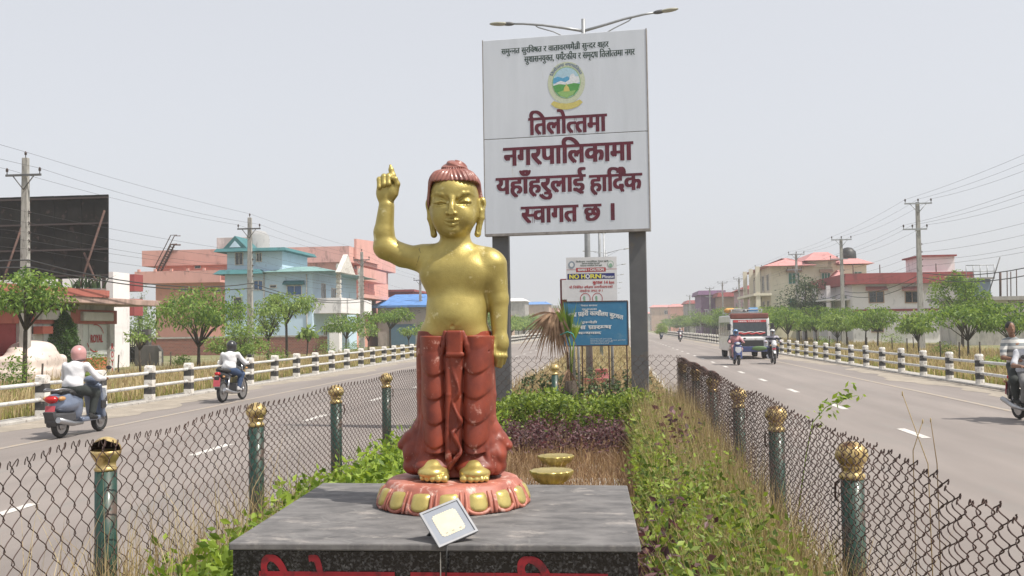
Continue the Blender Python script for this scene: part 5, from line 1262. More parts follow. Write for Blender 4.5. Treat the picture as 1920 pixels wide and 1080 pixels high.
far_r = [(1400, 1452, 532, 'rose', 'maroon', 165, 'pink flat roofed house left of the cream house', 2.0), (1352, 1402, 548, 'tan', 'redroof', 205, 'tan house with a red roof edge beside the purple one', .3),
         (1316, 1358, 545, 'purple', 'purple', 215, 'purple painted building with white advertising letters', .2), (1290, 1318, 563, 'grey', 'redroof', 270, 'hazy grey house left of the purple building', .8),
         (1258, 1292, 570, 'pink', 'pinkroof', 330, 'hazy pink house with tiled roof far down the right road', 1.4), (1222, 1262, 572, 'tan', 'pinkroof', 410, 'hazy house with a long red roof far down the right road', 1.4),
         (1200, 1226, 585, 'grey', 'pinkroof', 520, 'faint red roofed house near the vanishing point', 1.0), (1440, 1470, 520, 'white', 'grey', 190, 'white upper storey showing between pink and cream houses', .2)]
for xa_, xb_, yt, wc, rc, Y, lab, ins in far_r:
    h = thing('house', (0,0,0), 0, lab, 'house', 'hazy houses far down the road'); zt = Zp(yt, Y, xa_); X0, X1 = Xp(xa_, Y), Xp(xb_, Y)
    MB().box(X0, X1, Y, Y + 16, -.1, zt - .9).build('wall', P_[wc], h)
    rm = MB(); eave(rm, X0 - .7, X1 + .5, Y - .7, Y + 16.6, zt - .9, zt, ins); rm.build('roof', P_[rc], h)
    for i in range(3):
        for zz in (1.7, 4.9, 7.6):
            if zz + .9 < zt - 1: window(h, 'x-', Y + 3 + 4.5*i, zz, 1.5, 1.4, X0)
    if wc in ('rose', 'tan'):
        for zz in (zt - 3, ): window(h, '-y', X0 + (X1-X0)*.72, zz, 1.8, 1.5, Y)
    if wc == 'purple':
        mb = MB(); write(mb, 'TMT', X0 + .6, X0 + 2.6, zt - 5.2, zt - 3.9, lambda u, v, l: (u, Y - .01 - l, v), 0, .03, latin=True)
        mb.build('lettering', LETW, h, fix=False)

# ------------------------------------------------------------------ power poles and their wires
def cpole(label, x, y, H, kind):
    t = thing('utility_pole', (x, y, 0), 0, label, 'utility pole', 'power poles beside the road')
    mb = MB(); w0, w1 = (.20, .12) if kind == 'L' else (.19, .11)
    mb.add([(-w0,-w0*.8,-.1),(w0,-w0*.8,-.1),(w0,w0*.8,-.1),(-w0,w0*.8,-.1),(-w1,-w1*.8,H),(w1,-w1*.8,H),(w1,w1*.8,H),(-w1,w1*.8,H)], [(0,3,2,1),(4,5,6,7),(0,1,5,4),(1,2,6,5),(2,3,7,6),(3,0,4,7)])
    mb.build('shaft', M['pole_conc'], t, bevel=.02)
    ins = mat('insulator', (.07,.045,.04), rough=.3) if 'insulator' not in bpy.data.materials else bpy.data.materials['insulator']
    wires = []
    def arm(z, half, xs, off=0.0, m=M['dark_steel']):
        a = MB().box(off-half, off+half, -.19, -.13, z-.045, z+.045)
        a.tube([(off-half*.6 if off == 0 else off + half*.0, -.16, z-.02), (0, -.16, z-.6)], .025, n=5)
        if off == 0: a.tube([(half*.6, -.16, z-.02), (0, -.16, z-.6)], .025, n=5)
        ar = a.build('cross_arm', m, t)
        for xx in xs:
            MB().lathe([(.018,0),(.018,.1),(.06,.11),(.035,.15),(.065,.17),(.04,.22),(.05,.24),(.0001,.28)], (xx, -.16, z+.045), 10).build('insulator', ins, ar)
            wires.append((xx, -.16, z + .27))
    if kind == 'L':
        MB().lathe([(.018,0),(.018,.12),(.06,.13),(.035,.17),(.065,.19),(.04,.24),(.0001,.3)], (0, 0, H), 10).build('insulator', ins, t); wires.append((0, 0, H + .25))
        arm(H - .75, .78, (-.72, .72))
        zz = [H - 2.3, H - 2.75, H - 3.15, H - 3.5, H - 3.85]
    else:
        arm(H - .1, .85, (-.8, 0, .8), .0, M['galv']); arm(H - 1.75, .75, (-.95, -.4, .5), -.25, M['galv']); wires[:] = wires
        zz = [H - 2.7, H - 3.2, H - 3.7, H - 4.1]
    for z in zz:
        MB().tube([(.13, 0, z-.06), (.24, 0, z), (.13, 0, z+.06)], .03, n=5).build('bracket', ins, t); wires.append((.24, 0, z))
    wires.append((.2, -.1, zz[-1] - .45)); wires.append((.26, .1, zz[-1] - .75))
    return [Vector(w) + Vector((x, y, 0)) for w in wires]
ordn = ['nearest', 'second', 'third', 'fourth', 'fifth', 'sixth', 'seventh', 'eighth', 'ninth', 'tenth', 'eleventh']
side_txt = {'L': 'concrete power pole with one crossarm, %s along the left road', 'R': 'concrete power pole with two crossarms, %s along the right road'}
WL, WR = [], []
for i, (y, dx, H) in enumerate([(14, -.6, 9.4), (40, at(47, 560, 40).x + 23.1, 9.35), (64, at(469, 560, 64).x + 23.1, 9.4), (92, 0, 9.2), (120, .1, 8.6), (150, 0, 8.6), (182, 0, 8.6), (216, 0, 8.6)]):
    WL.append(cpole(side_txt['L'] % (ordn[i-1] + ' in view' if i else 'just outside the picture'), -23.1 + dx, y, H, 'L'))
for i, (y, dx) in enumerate([(44, .2), (67, 0), (89, 0), (111, .1), (136, 0), (160, 0), (184, 0), (208, 0), (234, 0), (262, 0)]):
    WR.append(cpole(side_txt['R'] % (ordn[i-1] + ' in view' if i else 'just outside the picture'), 19.55 + dx, y, 9.4 + .25*sin(i*2.2), 'R'))
def cable(pts_list, idx, r, sag, label, grp):
    P = []
    for a, b in zip(pts_list[:-1], pts_list[1:]):
        p, q_ = a[idx], b[idx]; n = 10
        for i in range(n): t = i/n; v = p.lerp(q_, t); v.z -= sag*4*t*(1-t); P.append(v)
    P.append(pts_list[-1][idx])
    return tag(MB().tube(P, r, n=4).build('power_cable', M['cable'], fix=False), label, 'cable', grp)
for i in range(len(WL[0])):
    cable(WL, i, .006 if i < 8 else .028, .12 + .07*(i % 3) + (.35 if i >= 8 else 0), ('thick black bundled cable' if i >= 8 else 'thin overhead wire') + ' strung between the poles of the left road', 'overhead wires left of the road' if i < 8 else 'bundled cables left of the road')
for i in range(len(WR[0])):
    cable(WR, i, .0065 if i < 10 else .024, .15 + .08*(i % 3) + (.3 if i >= 10 else 0), ('thick black bundled cable' if i >= 10 else 'thin overhead wire') + ' strung between the poles of the right road', 'overhead wires right of the road' if i < 10 else 'bundled cables right of the road')

# ------------------------------------------------------------------ planting on the median
def shoot_bed(n, xs, ys, h, leaf, L, lean=.3, per=14, z=.16, top=None, hfun=None):
    """upright shoots carrying leaves along their length"""
    P = np.stack([rng.uniform(*xs, n), rng.uniform(*ys, n), np.full(n, z)], 1)
    H = h * rng.uniform(.55, 1.15, n) * (1 if hfun is None else hfun(P[:, 0], P[:, 1]))
    a = rng.uniform(0, 2*pi, n); ln = np.stack([np.cos(a), np.sin(a), 0*a], 1) * rng.uniform(0, lean, (n, 1))
    t = rng.uniform(.15, 1.0, (n, per)) ** .8
    Q = P[:, None] + t[:, :, None] * H[:, None, None] * (np.array([0, 0, 1]) + ln[:, None]) + rng.normal(0, .035, (n, per, 3))
    return leaves(Q.reshape(-1, 3), L, W=.5, up=.35)
def stuffobj(name, parts, mats, label, cat_):
    V, F = cat(parts); return tag(mesh_np(name, V, F, mats), label, cat_, kind='stuff')
# clipped green hedge in front of the cross fence
n = 24000; P = np.stack([rng.uniform(-2.5, 1.0, n), rng.uniform(15.3, 16.7, n), rng.uniform(.25, .92, n)], 1)
tp = .80 + .07*np.sin(P[:, 0]*4.1) + .05*np.sin(P[:, 0]*9.7 + P[:, 1]*3) - .10*np.clip(P[:, 0] - .2, 0, 1) + .05*rng.normal(size=n)
P = P[P[:, 2] < tp]; e = (P[:, 2] > .62) | (P[:, 1] < 15.65) | (rng.uniform(size=len(P)) < .3); P = P[e]
hg = thing('hedge', (0, 0, 0), 0, 'trimmed light green hedge across the median before the cross fence', 'hedge')
mesh_np('foliage', *leaves(P, .065, W=.5, up=.4), M['leaf_hedge'], hg)
mb = MB()
for i in range(90):
    x, y = random.uniform(-2.4, .9), random.uniform(15.5, 16.5); p = [(x, y, .13), (x + random.uniform(-.1,.1), y + random.uniform(-.1,.1), .45), (x + random.uniform(-.2,.2), y + random.uniform(-.1,.1), .74)]
    mb.tube(p, [.012, .008, .004], n=4)
mb.build('stems', M['bark'], hg)
# purple leaved bed before it
n = 190; ph = thing('purple_shrub_bed', (0, 0, 0), 0, 'bed of dark purple leaved shrubs in front of the light green hedge', 'shrubs')
V, F = shoot_bed(n, (-2.0, .62), (13.2, 15.2), .44, 0, .062, per=22); mesh_np('foliage', V, F, M['leaf_purple'], ph)
mb = MB()
for i in range(120):
    x, y = random.uniform(-2, .6), random.uniform(13.4, 15.1); mb.tube([(x, y, .13), (x + random.uniform(-.1,.1), y, .35), (x + random.uniform(-.15,.15), y, .52)], [.008, .006, .003], n=4)
mb.build('stems', M['rust'], ph)
# ground cover: dry grass, weeds, straw
pl_out = lambda x, y: ~((x > -1.62) & (x < .13) & (y > 3.6) & (y < 5.3))
parts = []
P = patch(20000, -1.9, .75, 5.3, 15.3); parts.append(blades(P, .17 + .10*rng.uniform(size=len(P)), .0042, .7))
stuffobj('dry_grass', parts, M['straw_red'], 'short reddish dry grass covering the ground behind the plinth', 'grass')
parts = []
P = patch(15000, .3, 1.14, 4.4, 17.0); f_ = np.interp(P[:, 0], [.35, .7, 1.14], [.2, .7, 1]); P = P[rng.uniform(size=len(P)) < f_]
parts.append(blades(P, .56 + .42*np.interp(P[:, 1], [5, 9, 14, 17], [.3, .75, 1.0, .9])[:, None][:, 0]*rng.uniform(.4, 1, len(P)), .0038, .33))
P = patch(3400, .35, 1.12, 2.6, 6.0); parts.append(blades(P, .5 + .35*rng.uniform(size=len(P)), .003, .5))
P = patch(1700, -2.72, -2.3, 2.6, 9.0); parts.append(blades(P, .22 + .45*rng.uniform(size=len(P))**2, .0028, .55))
P = patch(900, -2.78, -2.2, 3.2, 7.4); parts.append(blades(P, .55 + .45*rng.uniform(size=len(P)), .0032, .45))
P = np.stack([rng.normal(-2.62, .07, 170), rng.normal(5.12, .10, 170), np.full(170, .15)], 1); parts.append(blades(P, .72, .004, .30))
P = np.stack([rng.normal(1.08, .06, 200), rng.normal(5.1, .16, 200), np.full(200, .15)], 1); parts.append(blades(P, .70, .004, .35))
P = np.stack([rng.uniform(1.22, 1.34, 500), rng.uniform(4, 17, 500), np.full(500, .15)], 1); parts.append(blades(P, .3, .003, .5))
stuffobj('tall_straw', parts, M['straw'], 'tall pale straw along the foot of both long chain link fences', 'grass')
parts = []
P = patch(7000, .25, 1.12, 3.2, 15.5); parts.append(blades(P, .42 + .35*rng.uniform(size=len(P)), .0045, .5))
P = patch(4200, -2.7, -1.7, 3.6, 15); parts.append(blades(P, .36 + .25*rng.uniform(size=len(P)), .0045, .6))
stuffobj('green_grass', parts, M['straw_green'], 'yellow green grass mixed among the weeds on both sides of the plinth', 'grass')
# leafy weeds
parts = [shoot_bed(420, (-2.62, -1.62), (5.2, 13.8), .60, 0, .07, per=20, hfun=lambda x, y: np.interp(x, [-2.62, -2.2, -1.62], [.7, 1, 1.05])),
         shoot_bed(520, (-2.5, -1.5), (7.0, 14.8), .56, 0, .075, per=20),
         shoot_bed(170, (-2.5, -1.64), (3.6, 5.6), .66, 0, .066, per=24, hfun=lambda x, y: np.interp(x, [-2.45, -1.66], [.6, 1.2])),
         shoot_bed(80, (-2.1, -1.52), (2.9, 3.9), .66, 0, .058, per=24)]
stuffobj('weeds', parts, M['leaf_weed'], 'bright green leafy weeds between the left fence and the plinth', 'weeds')
parts = [shoot_bed(260, (.2, .98), (3.0, 5.5), .68, 0, .046, per=34, hfun=lambda x, y: np.interp(x, [.2, .5, .95], [.9, 1.1, .55])),
         shoot_bed(260, (.2, .9), (5.2, 9.5), .64, 0, .048, per=30), shoot_bed(190, (.25, .85), (9.5, 15.5), .58, 0, .07, per=20)]
stuffobj('weeds', parts, M['leaf_hedge'], 'knee high green weeds between the plinth and the right fence', 'weeds')
parts = [shoot_bed(80, (.45, 1.05), (3.0, 5.2), .62, 0, .05, per=26), shoot_bed(100, (.3, .95), (5.2, 9.0), .62, 0, .05, per=26), shoot_bed(90, (.3, .9), (9.0, 15), .6, 0, .06, per=22)]
stuffobj('weeds', parts, M['leaf_weed'], 'bright yellow green weeds scattered among straw beside the right fence', 'weeds')
parts = [shoot_bed(34, (.16, .42), (4.2, 6.6), .66, 0, .06, per=24), shoot_bed(24, (.5, .9), (9.5, 12.5), .80, 0, .08, per=18)]
stuffobj('purple_weeds', parts, M['leaf_purple'], 'dark purple leafy shoots beside the right edge of the plinth', 'weeds')
# dry scrub beyond the cross fence
parts = []
P = patch(9000, -2.8, 1.25, 17.6, 34); parts.append(blades(P, .28 + .3*rng.uniform(size=len(P)), .006, .5))
P = patch(7000, -2.9, 1.3, 34, 90); parts.append(blades(P, .35, .012, .5))
stuffobj('dry_grass', parts, M['straw'], 'pale dry grass on the median beyond the cross fence', 'grass')
stuffobj('scrub', [shoot_bed(150, (-1.6, .5), (18.2, 21.5), .55, 0, .09, per=22), shoot_bed(110, (-2.4, 1.0), (22, 30), .5, 0, .1, per=18)], M['leaf_dark'], 'dull green scrub growing under the blue sign beyond the cross fence', 'scrub')
stuffobj('brown_scrub', [shoot_bed(160, (-1.6, .6), (17.8, 21), .45, 0, .07, per=20)], M['straw_red'], 'withered brown scrub under the blue sign beyond the cross fence', 'scrub')
# the green sprig leaning over the right fence, and three seed stalks
sp = thing('sapling', (1.25, 7.6, .15), 0, 'thin green sapling leaning through the right fence towards the road', 'plant')
base = Vector((1.25, 7.6, .15)); tip = at(1600, 738, 7.6)
mid = at(1545, 775, 7.6); st = [Vector((0,0,0)), at(1512, 850, 7.6) - base, at(1524, 792, 7.6) - base, at(1548, 764, 7.6) - base, at(1578, 748, 7.6) - base, at(1608, 741, 7.6) - base]
MB().tube(st, [.005, .0045, .004, .0035, .003, .0025], n=5).build('stem', M['leaf_weed'], sp)
Q = []; 
for t in np.linspace(.45, 1, 60): 
    k = t*(len(st)-1); i = min(int(k), len(st)-2); p = st[i].lerp(st[i+1], k - i); Q.append(p + Vector(rng.normal(0, .035, 3)))
mesh_np('foliage', *leaves(np.array([tuple(v) for v in Q]), .06, W=.42, up=.2), M['leaf_weed'], sp)
st = thing('dry_stalks', (1.22, 5.3, .15), 0, 'three thin dry seed stalks sticking up through the right fence', 'plant')
mb = MB()
for (xa, ya), (xb, yb) in (((1740, 870), (1692, 738)), ((1712, 845), (1730, 790)), ((1757, 870), (1745, 788))):
    a, b = at(xa, ya, 5.2), at(xb, yb, 5.2); a0 = Vector((a.x - .1*(b.x-a.x), a.y, .15)); o = Vector((1.22, 5.3, .15)); mb.tube([a0 - o, a - o, b - o], [.0035, .0025, .002], n=4); mb.ell(b - o, (.004, .004, .014), 6)
mb.build('stalk', M['straw'], st)

# dying fan palm beside the blue sign
PY = 19.3; pb = at(1070, 735, PY); pm = thing('fan_palm', (pb.x, PY, .14), 0, 'dying fan palm with brown drooping fronds and one green upright frond', 'palm')
o = Vector((pb.x, PY, .14))
MB().tube([(0,0,-.05), (.02,0,.35), (0,0,.75)], [.13, .16, .10], n=9).build('trunk', M['bark'], pm)
def frond(name, stem, dirs, L, W, m):
    """stem points in pixels, then leaflets fanned about the given directions"""
    S = [at(a, b, PY) - o for a, b in stem]
    f = MB().tube([Vector((0,0,.6))] + S, .014, n=5).build(name, m, pm)
    c = S[-1]; V = []; F = []
    for i, (dx, dy, dz, l) in enumerate(dirs):
        d = Vector((dx, dy, dz)); d.normalize(); sd = d.cross(Vector((.3, 1, .1))).normalized(); k = 5; b0 = len(V)
        for j in range(k):
            t = j/(k-1); w = W*(1 - t*.95)*(.5 + min(t*4, .5)); p = c + d*(L*l*t) + Vector((0, 0, -.35*L*l*t*t*(1 if dz < .5 else 0)))
            V += [tuple(p - sd*w), tuple(p + sd*w)]
        F += [(b0+2*j, b0+2*j+1, b0+2*j+3, b0+2*j+2) for j in range(k-1)]
    mesh_np('leaflets', V, F, m, f)
rr = lambda a, b: random.uniform(a, b)
BR = mat('dead_frond', (.40,.26,.16), (.22,.13,.08), rough=.8, scale=8); GRN = M['leaf']
frond('dead_frond', [(1064, 660), (1050, 592), (1036, 586)], [(-1 + .075*i + rr(-.05,.05), rr(-.4,.4), -.30 - .07*i, rr(.8, 1.15)) for i in range(26)], .72, .034, BR)
frond('dead_frond', [(1062, 650), (1046, 584)], [(-.85 + .075*i, rr(-.3,.3), -1.0, rr(.6, 1.1)) for i in range(22)], .66, .032, BR)
frond('dead_frond', [(1064, 660), (1052, 590), (1030, 586)], [(-1, rr(-.2,.2), .1 + rr(-.08,.08), rr(.8,1)) for i in range(7)], .44, .022, BR)
frond('dead_frond', [(1066, 690)], [(-.5 + .12*i, rr(-.3,.3), -.9, rr(.6, 1)) for i in range(10)], .45, .02, BR)
frond('green_frond', [(1070, 650), (1066, 632)], [(-.52 + .055*i, rr(-.15,.15), 1.0, rr(.75, 1.1)) for i in range(15)], .70, .030, M['leaf'])
frond('green_frond', [(1074, 660), (1076, 640)], [(-.15 + .07*i, rr(-.15,.15), .9, rr(.6, .9)) for i in range(9)], .55, .022, M['leaf_weed'])
tw = MB().tube([at(a, b, PY - .12) - o for a, b in ((1050, 628), (1064, 622), (1074, 626), (1078, 636))], .010, n=5); tw.build('green_twine', mat('twine', (.05,.34,.30), rough=.6), pm)
# red painted kerb of an old planter further along
rp = thing('planter_wall', (-.7, 27.5, 0), 0, 'low red painted planter wall on the median beyond the blue sign', 'wall')
MB().box(-.6, .55, 0, .2, .1, .52).box(.35, .55, .2, 3.0, .1, .52).build('wall', P_['redroof'], rp, bevel=.02)
MB().box(.12, .5, 4, 4.4, .1, .6).build('pier', P_['redroof'], rp, bevel=.02)

# ------------------------------------------------------------------ trees along both roads
def crown(n, R, Rz, clumps, L, flat, droop):
    C = []
    while len(C) < clumps:
        p = rng.uniform(-1, 1, 3)
        if (p**2).sum() < 1: C.append(p)
    C = np.array(C); C[:, 2] = np.where(C[:, 2] < -.4, C[:, 2]*.5, C[:, 2])
    if flat: C[:, 2] = C[:, 2]*.72 + .16
    s = rng.uniform(.20, .40, clumps); k = rng.integers(0, clumps, n)
    v = unit(rng.normal(size=(n, 3))) * (rng.uniform(.35, 1, (n, 1)) ** .6)
    P = C[k] * .80 + v * s[k][:, None] * [1, 1, .75]
    P = P * [R, R, Rz]; return leaves(P, L, W=.45, up=.15, droop=droop, dirs=v*.6), C * .80 * [R, R, Rz]
def tree(name, label, x, y, H, R, th, n, L, m, flat=True, droop=.5, clumps=26, group=None, stems=1, Rz=None):
    t = thing(name, (x, y, -.02), random.uniform(0, 6.28), label, 'tree', group)
    Rz = Rz or (H - th) * .58; cz = H - Rz * .95
    (V, F), C = crown(n, R, Rz, clumps, L, flat, droop); V = V + [0, 0, cz]
    mb = MB(); r0 = max(.035, H * .018)
    for s in range(stems):
        bx, by = (rng.normal(0, .12, 2) if stems > 1 else (0, 0)); lx = rng.normal(0, .08)
        pts = [(bx, by, -.05), (bx + lx*.5, by, th*.5), (bx + lx, by, th)]; mb.tube(pts, [r0*1.25, r0, r0*.85], n=7)
        for c in C[s::max(1, stems)][:14]:
            e = np.array([c[0], c[1], c[2] + cz]); b = np.array(pts[-1]); mid = b + (e - b)*[.45, .45, .62]
            mb.tube([b, mid, e], [r0*.6, r0*.38, r0*.12], n=5)
    mb.build('trunk', M['bark'], t); mesh_np('crown', V, F, m, t)
    return t
def tp(px, by):                                             # where a tree stands whose foot is seen at this pixel
    p = gnd(px, by); return p.x, p.y
ga, gb = 'young trees along the left road', 'young trees along the right road'
def on(px, Y): return at(px, 640, Y).x, Y
x, y = on(46, 33.5); tree('roadside_tree', 'spreading young tree with a flat bright crown before the black hoarding', x, y, 4.4, 1.6, 2.1, 2300, .17, M['leaf'], clumps=36, droop=.6, group=ga)
x, y = on(372, 50); tree('roadside_tree', 'broad forked tree with a wide drooping crown before the salmon house', x, y, 4.7, 2.75, 1.2, 3200, .20, M['leaf'], clumps=48, droop=.7, group=ga)
x, y = on(448, 47); tree('bushy_tree', 'light green bushy shrub tree behind the rider in the black helmet', x, y, 2.4, 1.55, .5, 3600, .13, M['leaf_pale'], flat=False, droop=.2, clumps=34, group=ga, stems=3, Rz=1.05)
x, y = on(263, 43); tree('sapling_tree', 'thin sparse sapling in front of the dark concrete slab', x, y, 2.3, .85, 1.2, 190, .17, M['leaf_pale'], clumps=14, group=ga)
x, y = on(538, 62); tree('roadside_tree', 'tall young tree with an umbrella crown before the blue house', x, y, 4.7, 2.1, 2.4, 1700, .20, M['leaf_pale'], clumps=30, droop=.8, group=ga)
x, y = on(502, 60); tree('roadside_tree', 'small rounded young tree just left of the umbrella crowned one', x, y, 4.0, 1.3, 1.4, 1300, .18, M['leaf_pale'], flat=False, group=ga)
x, y = on(575, 66); tree('banana_plant', 'thin upright plant with ragged leaves beside the blue house', x, y, 2.6, .9, 1.2, 120, .45, M['leaf_pale'], clumps=9, group=ga)
x, y = on(648, 76); tree('roadside_tree', 'wide low young tree hiding the foot of the third left power pole', x, y, 3.4, 2.3, 1.3, 1500, .2, M['leaf'], clumps=26, droop=.8, group=ga)
x, y = on(732, 84); tree('roadside_tree', 'young tree with a wide crown in front of the blue roofed shed', x, y, 4.3, 2.4, 2.0, 1700, .21, M['leaf'], clumps=24, droop=.8, group=ga)
x, y = on(768, 82); tree('roadside_tree', 'small young tree close to the left side of the statue robe', x, y, 2.5, 1.0, 1.1, 500, .18, M['leaf_pale'], group=ga)
x, y = on(690, 80); tree('roadside_tree', 'pale scrubby young tree under the third left power pole', x, y, 2.6, 1.0, 1.0, 420, .18, M['leaf_pale'], group=ga)
x, y = on(800, 96); tree('roadside_tree', 'young tree half hidden behind the statue waist', x, y, 3.0, 1.8, 1.3, 600, .22, M['leaf'], group=ga)
x, y = on(262, 112); tree('leafy_tree', 'tall pale bare topped tree left of the salmon house', x, y, 8.2, 2.0, 4.0, 420, .20, M['leaf_pale'], flat=False, clumps=26, Rz=3.4)
x, y = on(268, 92); tree('leafy_tree', 'dense green tree filling the gap left of the salmon house', x, y, 5.6, 2.0, 1.2, 1300, .24, M['leaf'], flat=False, Rz=2.6)
# conical cypress with orange trumpet flowers by the shop
x, y = on(113, 45.2); t = thing('cypress', (x, y, 0), 0, 'dense dark green conical cypress in front of the shop shutters', 'tree')
n = 12000; z = rng.uniform(0, 1, n); prof_c = np.interp(z, [0, .12, .4, .75, .92, 1], [.55, .95, 1.0, .72, .38, .02]); a = rng.uniform(0, 2*pi, n)
rr_ = prof_c * .80 * (rng.uniform(.35, 1, n) ** .35) * (1 + .13*np.sin(a*5 + z*9))
P = np.stack([rr_*np.cos(a), rr_*np.sin(a), .25 + z*2.85], 1); mesh_np('crown', *leaves(P, .13, W=.34, up=1.3), leaf_mat('leaf_cypress', (.10,.19,.045), (.025,.06,.015), trans=.25), t)
MB().tube([(0,0,-.05), (0,0,2.2)], [.09, .03], n=7).build('trunk', M['bark'], t)
x, y = on(116, 45.8); t = tree('flowering_shrub', 'leafy climber with orange flowers above the cypress at the shop eave', x, y, 4.3, .9, 2.6, 420, .18, M['leaf_pale'], clumps=12)
P = rng.normal(0, .22, (26, 3)) * [1, .6, .5] + [0, 0, 3.85]; mesh_np('blossom', *leaves(P, .13, W=.9), leaf_mat('orange_petal', (.75,.20,.03), (.6,.12,.02)), t)
# right road: dense row of low clipped crowns
protos = []
rt = [(1815, 55, 3.05, 2.1, 1.15, 'large low tree with a wide dense crown before the unfinished building', 'leaf'), (1895, 55.5, 2.9, 2.0, 1.1, 'wide dark crowned tree at the right edge above the rail', 'leaf'), (1723, 60, 2.5, 1.25, 1.0, 'small loose crowned tree under the nearest right power pole', 'leaf_pale'),
      (1645, 74, 3.3, 1.75, 1.6, 'bright flat crowned tree before the white house windows', 'leaf'), (1622, 80, 3.2, 1.5, 1.6, 'bright young tree just left of the flat crowned one', 'leaf_pale'), (1588, 84, 3.3, 1.7, 1.5, 'leaning young tree before the porch of the white house', 'leaf'),
      (1568, 78, 2.6, 1.2, 1.0, 'lower rounded young tree before the porch roof', 'leaf_pale'), (1532, 90, 3.4, 1.9, 1.5, 'young tree with a long drooping crown under the dark tree', 'leaf'), (1478, 88, 3.6, 2.0, 1.3, 'young forked tree right of the bus and motorcycle', 'leaf'), (1500, 100, 3.4, 2.0, 1.5, 'young tree half hidden by the forked one', 'leaf_pale'), (1452, 104, 3.7, 2.0, 1.5, 'young tree just behind the right side of the bus', 'leaf')]
for px, Y, H, R, th, lab, m in rt:
    x, y = on(px, Y); protos.append(tree('roadside_tree', lab, x, y, H*random.uniform(.95, 1.1), R*1.2, th*.8, 1900, .20, M[m], flat=False, clumps=30, droop=.7, group=gb, Rz=(H - .9)*.52))
x, y = on(1805, 72); tree('leafy_tree', 'upright green tree standing taller than the row before the stair room', x, y, 5.8, 2.05, 1.2, 2900, .22, M['leaf'], flat=False, clumps=30, Rz=2.3)
x, y = on(1512, 106); tree('leafy_tree', 'big dark round tree in front of the cream house', x, y, 7.6, 2.65, 1.2, 3000, .24, M['leaf_dark'], flat=False, clumps=44, Rz=3.3)
k = 0
for Y in range(118, 330, 8):
    pr_ = protos[k % len(protos)]; c = copy_tree(pr_, label='young green tree in the hazy far row beside the right road'); c['group'] = 'far row of trees beside the right road'
    c.location = (17.5 + 3.5*((k*7) % 5)/4, Y, -.02); c.rotation_euler = (0, 0, k*1.7); s = 1.15 + .3*((k*3) % 4)/3; c.scale = (s*1.1, s*1.1, s); k += 1
for Y in range(104, 330, 9):
    pr_ = protos[k % len(protos)]; c = copy_tree(pr_, label='young green tree in the hazy far row beside the left road'); c['group'] = 'far row of trees beside the left road'
    c.location = (-19.5 + 4*((k*5) % 4)/3, Y, -.02); c.rotation_euler = (0, 0, k*2.1); s = 1.1 + .4*((k*3) % 4)/3; c.scale = (s*1.15, s*1.15, s); k += 1
# roadside dry grass and bushes between rails and trees
def verge(x0, x1, y0, y1, n, h, w, p=1.4):
    u = rng.uniform(size=n) ** p; P = np.stack([rng.uniform(x0, x1, n), y0 + (y1-y0)*u, np.full(n, -.01)], 1); return blades(P, h*rng.uniform(.5, 1.2, n), w, .5)
stuffobj('verge_grass', [verge(-22.5, -13.5, 18, 120, 22000, .42, .016), verge(-24.5, -13.45, 18, 70, 9000, .55, .012)], M['straw'], 'dry yellow grass between the left guard rail and the houses', 'grass')
stuffobj('verge_grass', [verge(11.2, 24, 24, 130, 26000, .42, .016), verge(11.2, 22, 24, 70, 9000, .5, .012)], M['straw'], 'dry yellow grass between the right guard rail and the houses', 'grass')
stuffobj('verge_weeds', [verge(-22, -13.6, 18, 110, 9000, .32, .02), verge(-14.6, -13.45, 18, 60, 2500, .3, .014)], M['straw_green'], 'patchy green weeds along the left guard rail', 'weeds')
stuffobj('verge_weeds', [verge(11.2, 24, 24, 130, 10000, .32, .02), verge(11.15, 12.4, 24, 80, 3000, .3, .014)], M['straw_green'], 'patchy green weeds along the right guard rail', 'weeds')
for px, Y, H, R, lab in ((30, 30, 1.5, .55, 'leafy climber bush round the trunk of the tree before the hoarding'), (180, 48, 1.1, .8, 'low dark shrub at the foot of the ROYAL shutter'), (610, 70, 1.4, 1.0, 'low round shrub by the white gate pillar'), (660, 74, 1.2, .9, 'low shrub right of the white gate pillar'), (340, 50, .9, .6, 'small shrub at the foot of the broad forked tree'), (150, 36, .7, .5, 'tiny shrub behind the rail post by the scooter rider'), (520, 52, 1.2, .7, 'low pale shrub under the blue house trees')):
    x, y = on(px, Y); t = thing('shrub', (x, y, 0), 0, lab, 'shrub'); P = unit(rng.normal(size=(420, 3))) * rng.uniform(.3, 1, (420, 1)) * [R, R, H*.5] + [0, 0, H*.5]; mesh_np('foliage', *leaves(P, .12, up=.4), M['leaf'], t)
for px, Y, H, R, lab in ((1770, 56, .9, .8, 'low green bush behind the rail under the wide crowned tree'), (1670, 80, 1.3, 1.2, 'low green bush by the wall of the white house'), (1545, 82, .9, .9, 'low bush between the trunks before the white house'), (1865, 40, .6, .7, 'small green bush behind the nearest right rail posts')):
    x, y = on(px, Y); t = thing('shrub', (x, y, 0), 0, lab, 'shrub'); P = unit(rng.normal(size=(420, 3))) * rng.uniform(.3, 1, (420, 1)) * [R, R, H*.5] + [0, 0, H*.5]; mesh_np('foliage', *leaves(P, .12, up=.4), M['leaf_pale'], t)
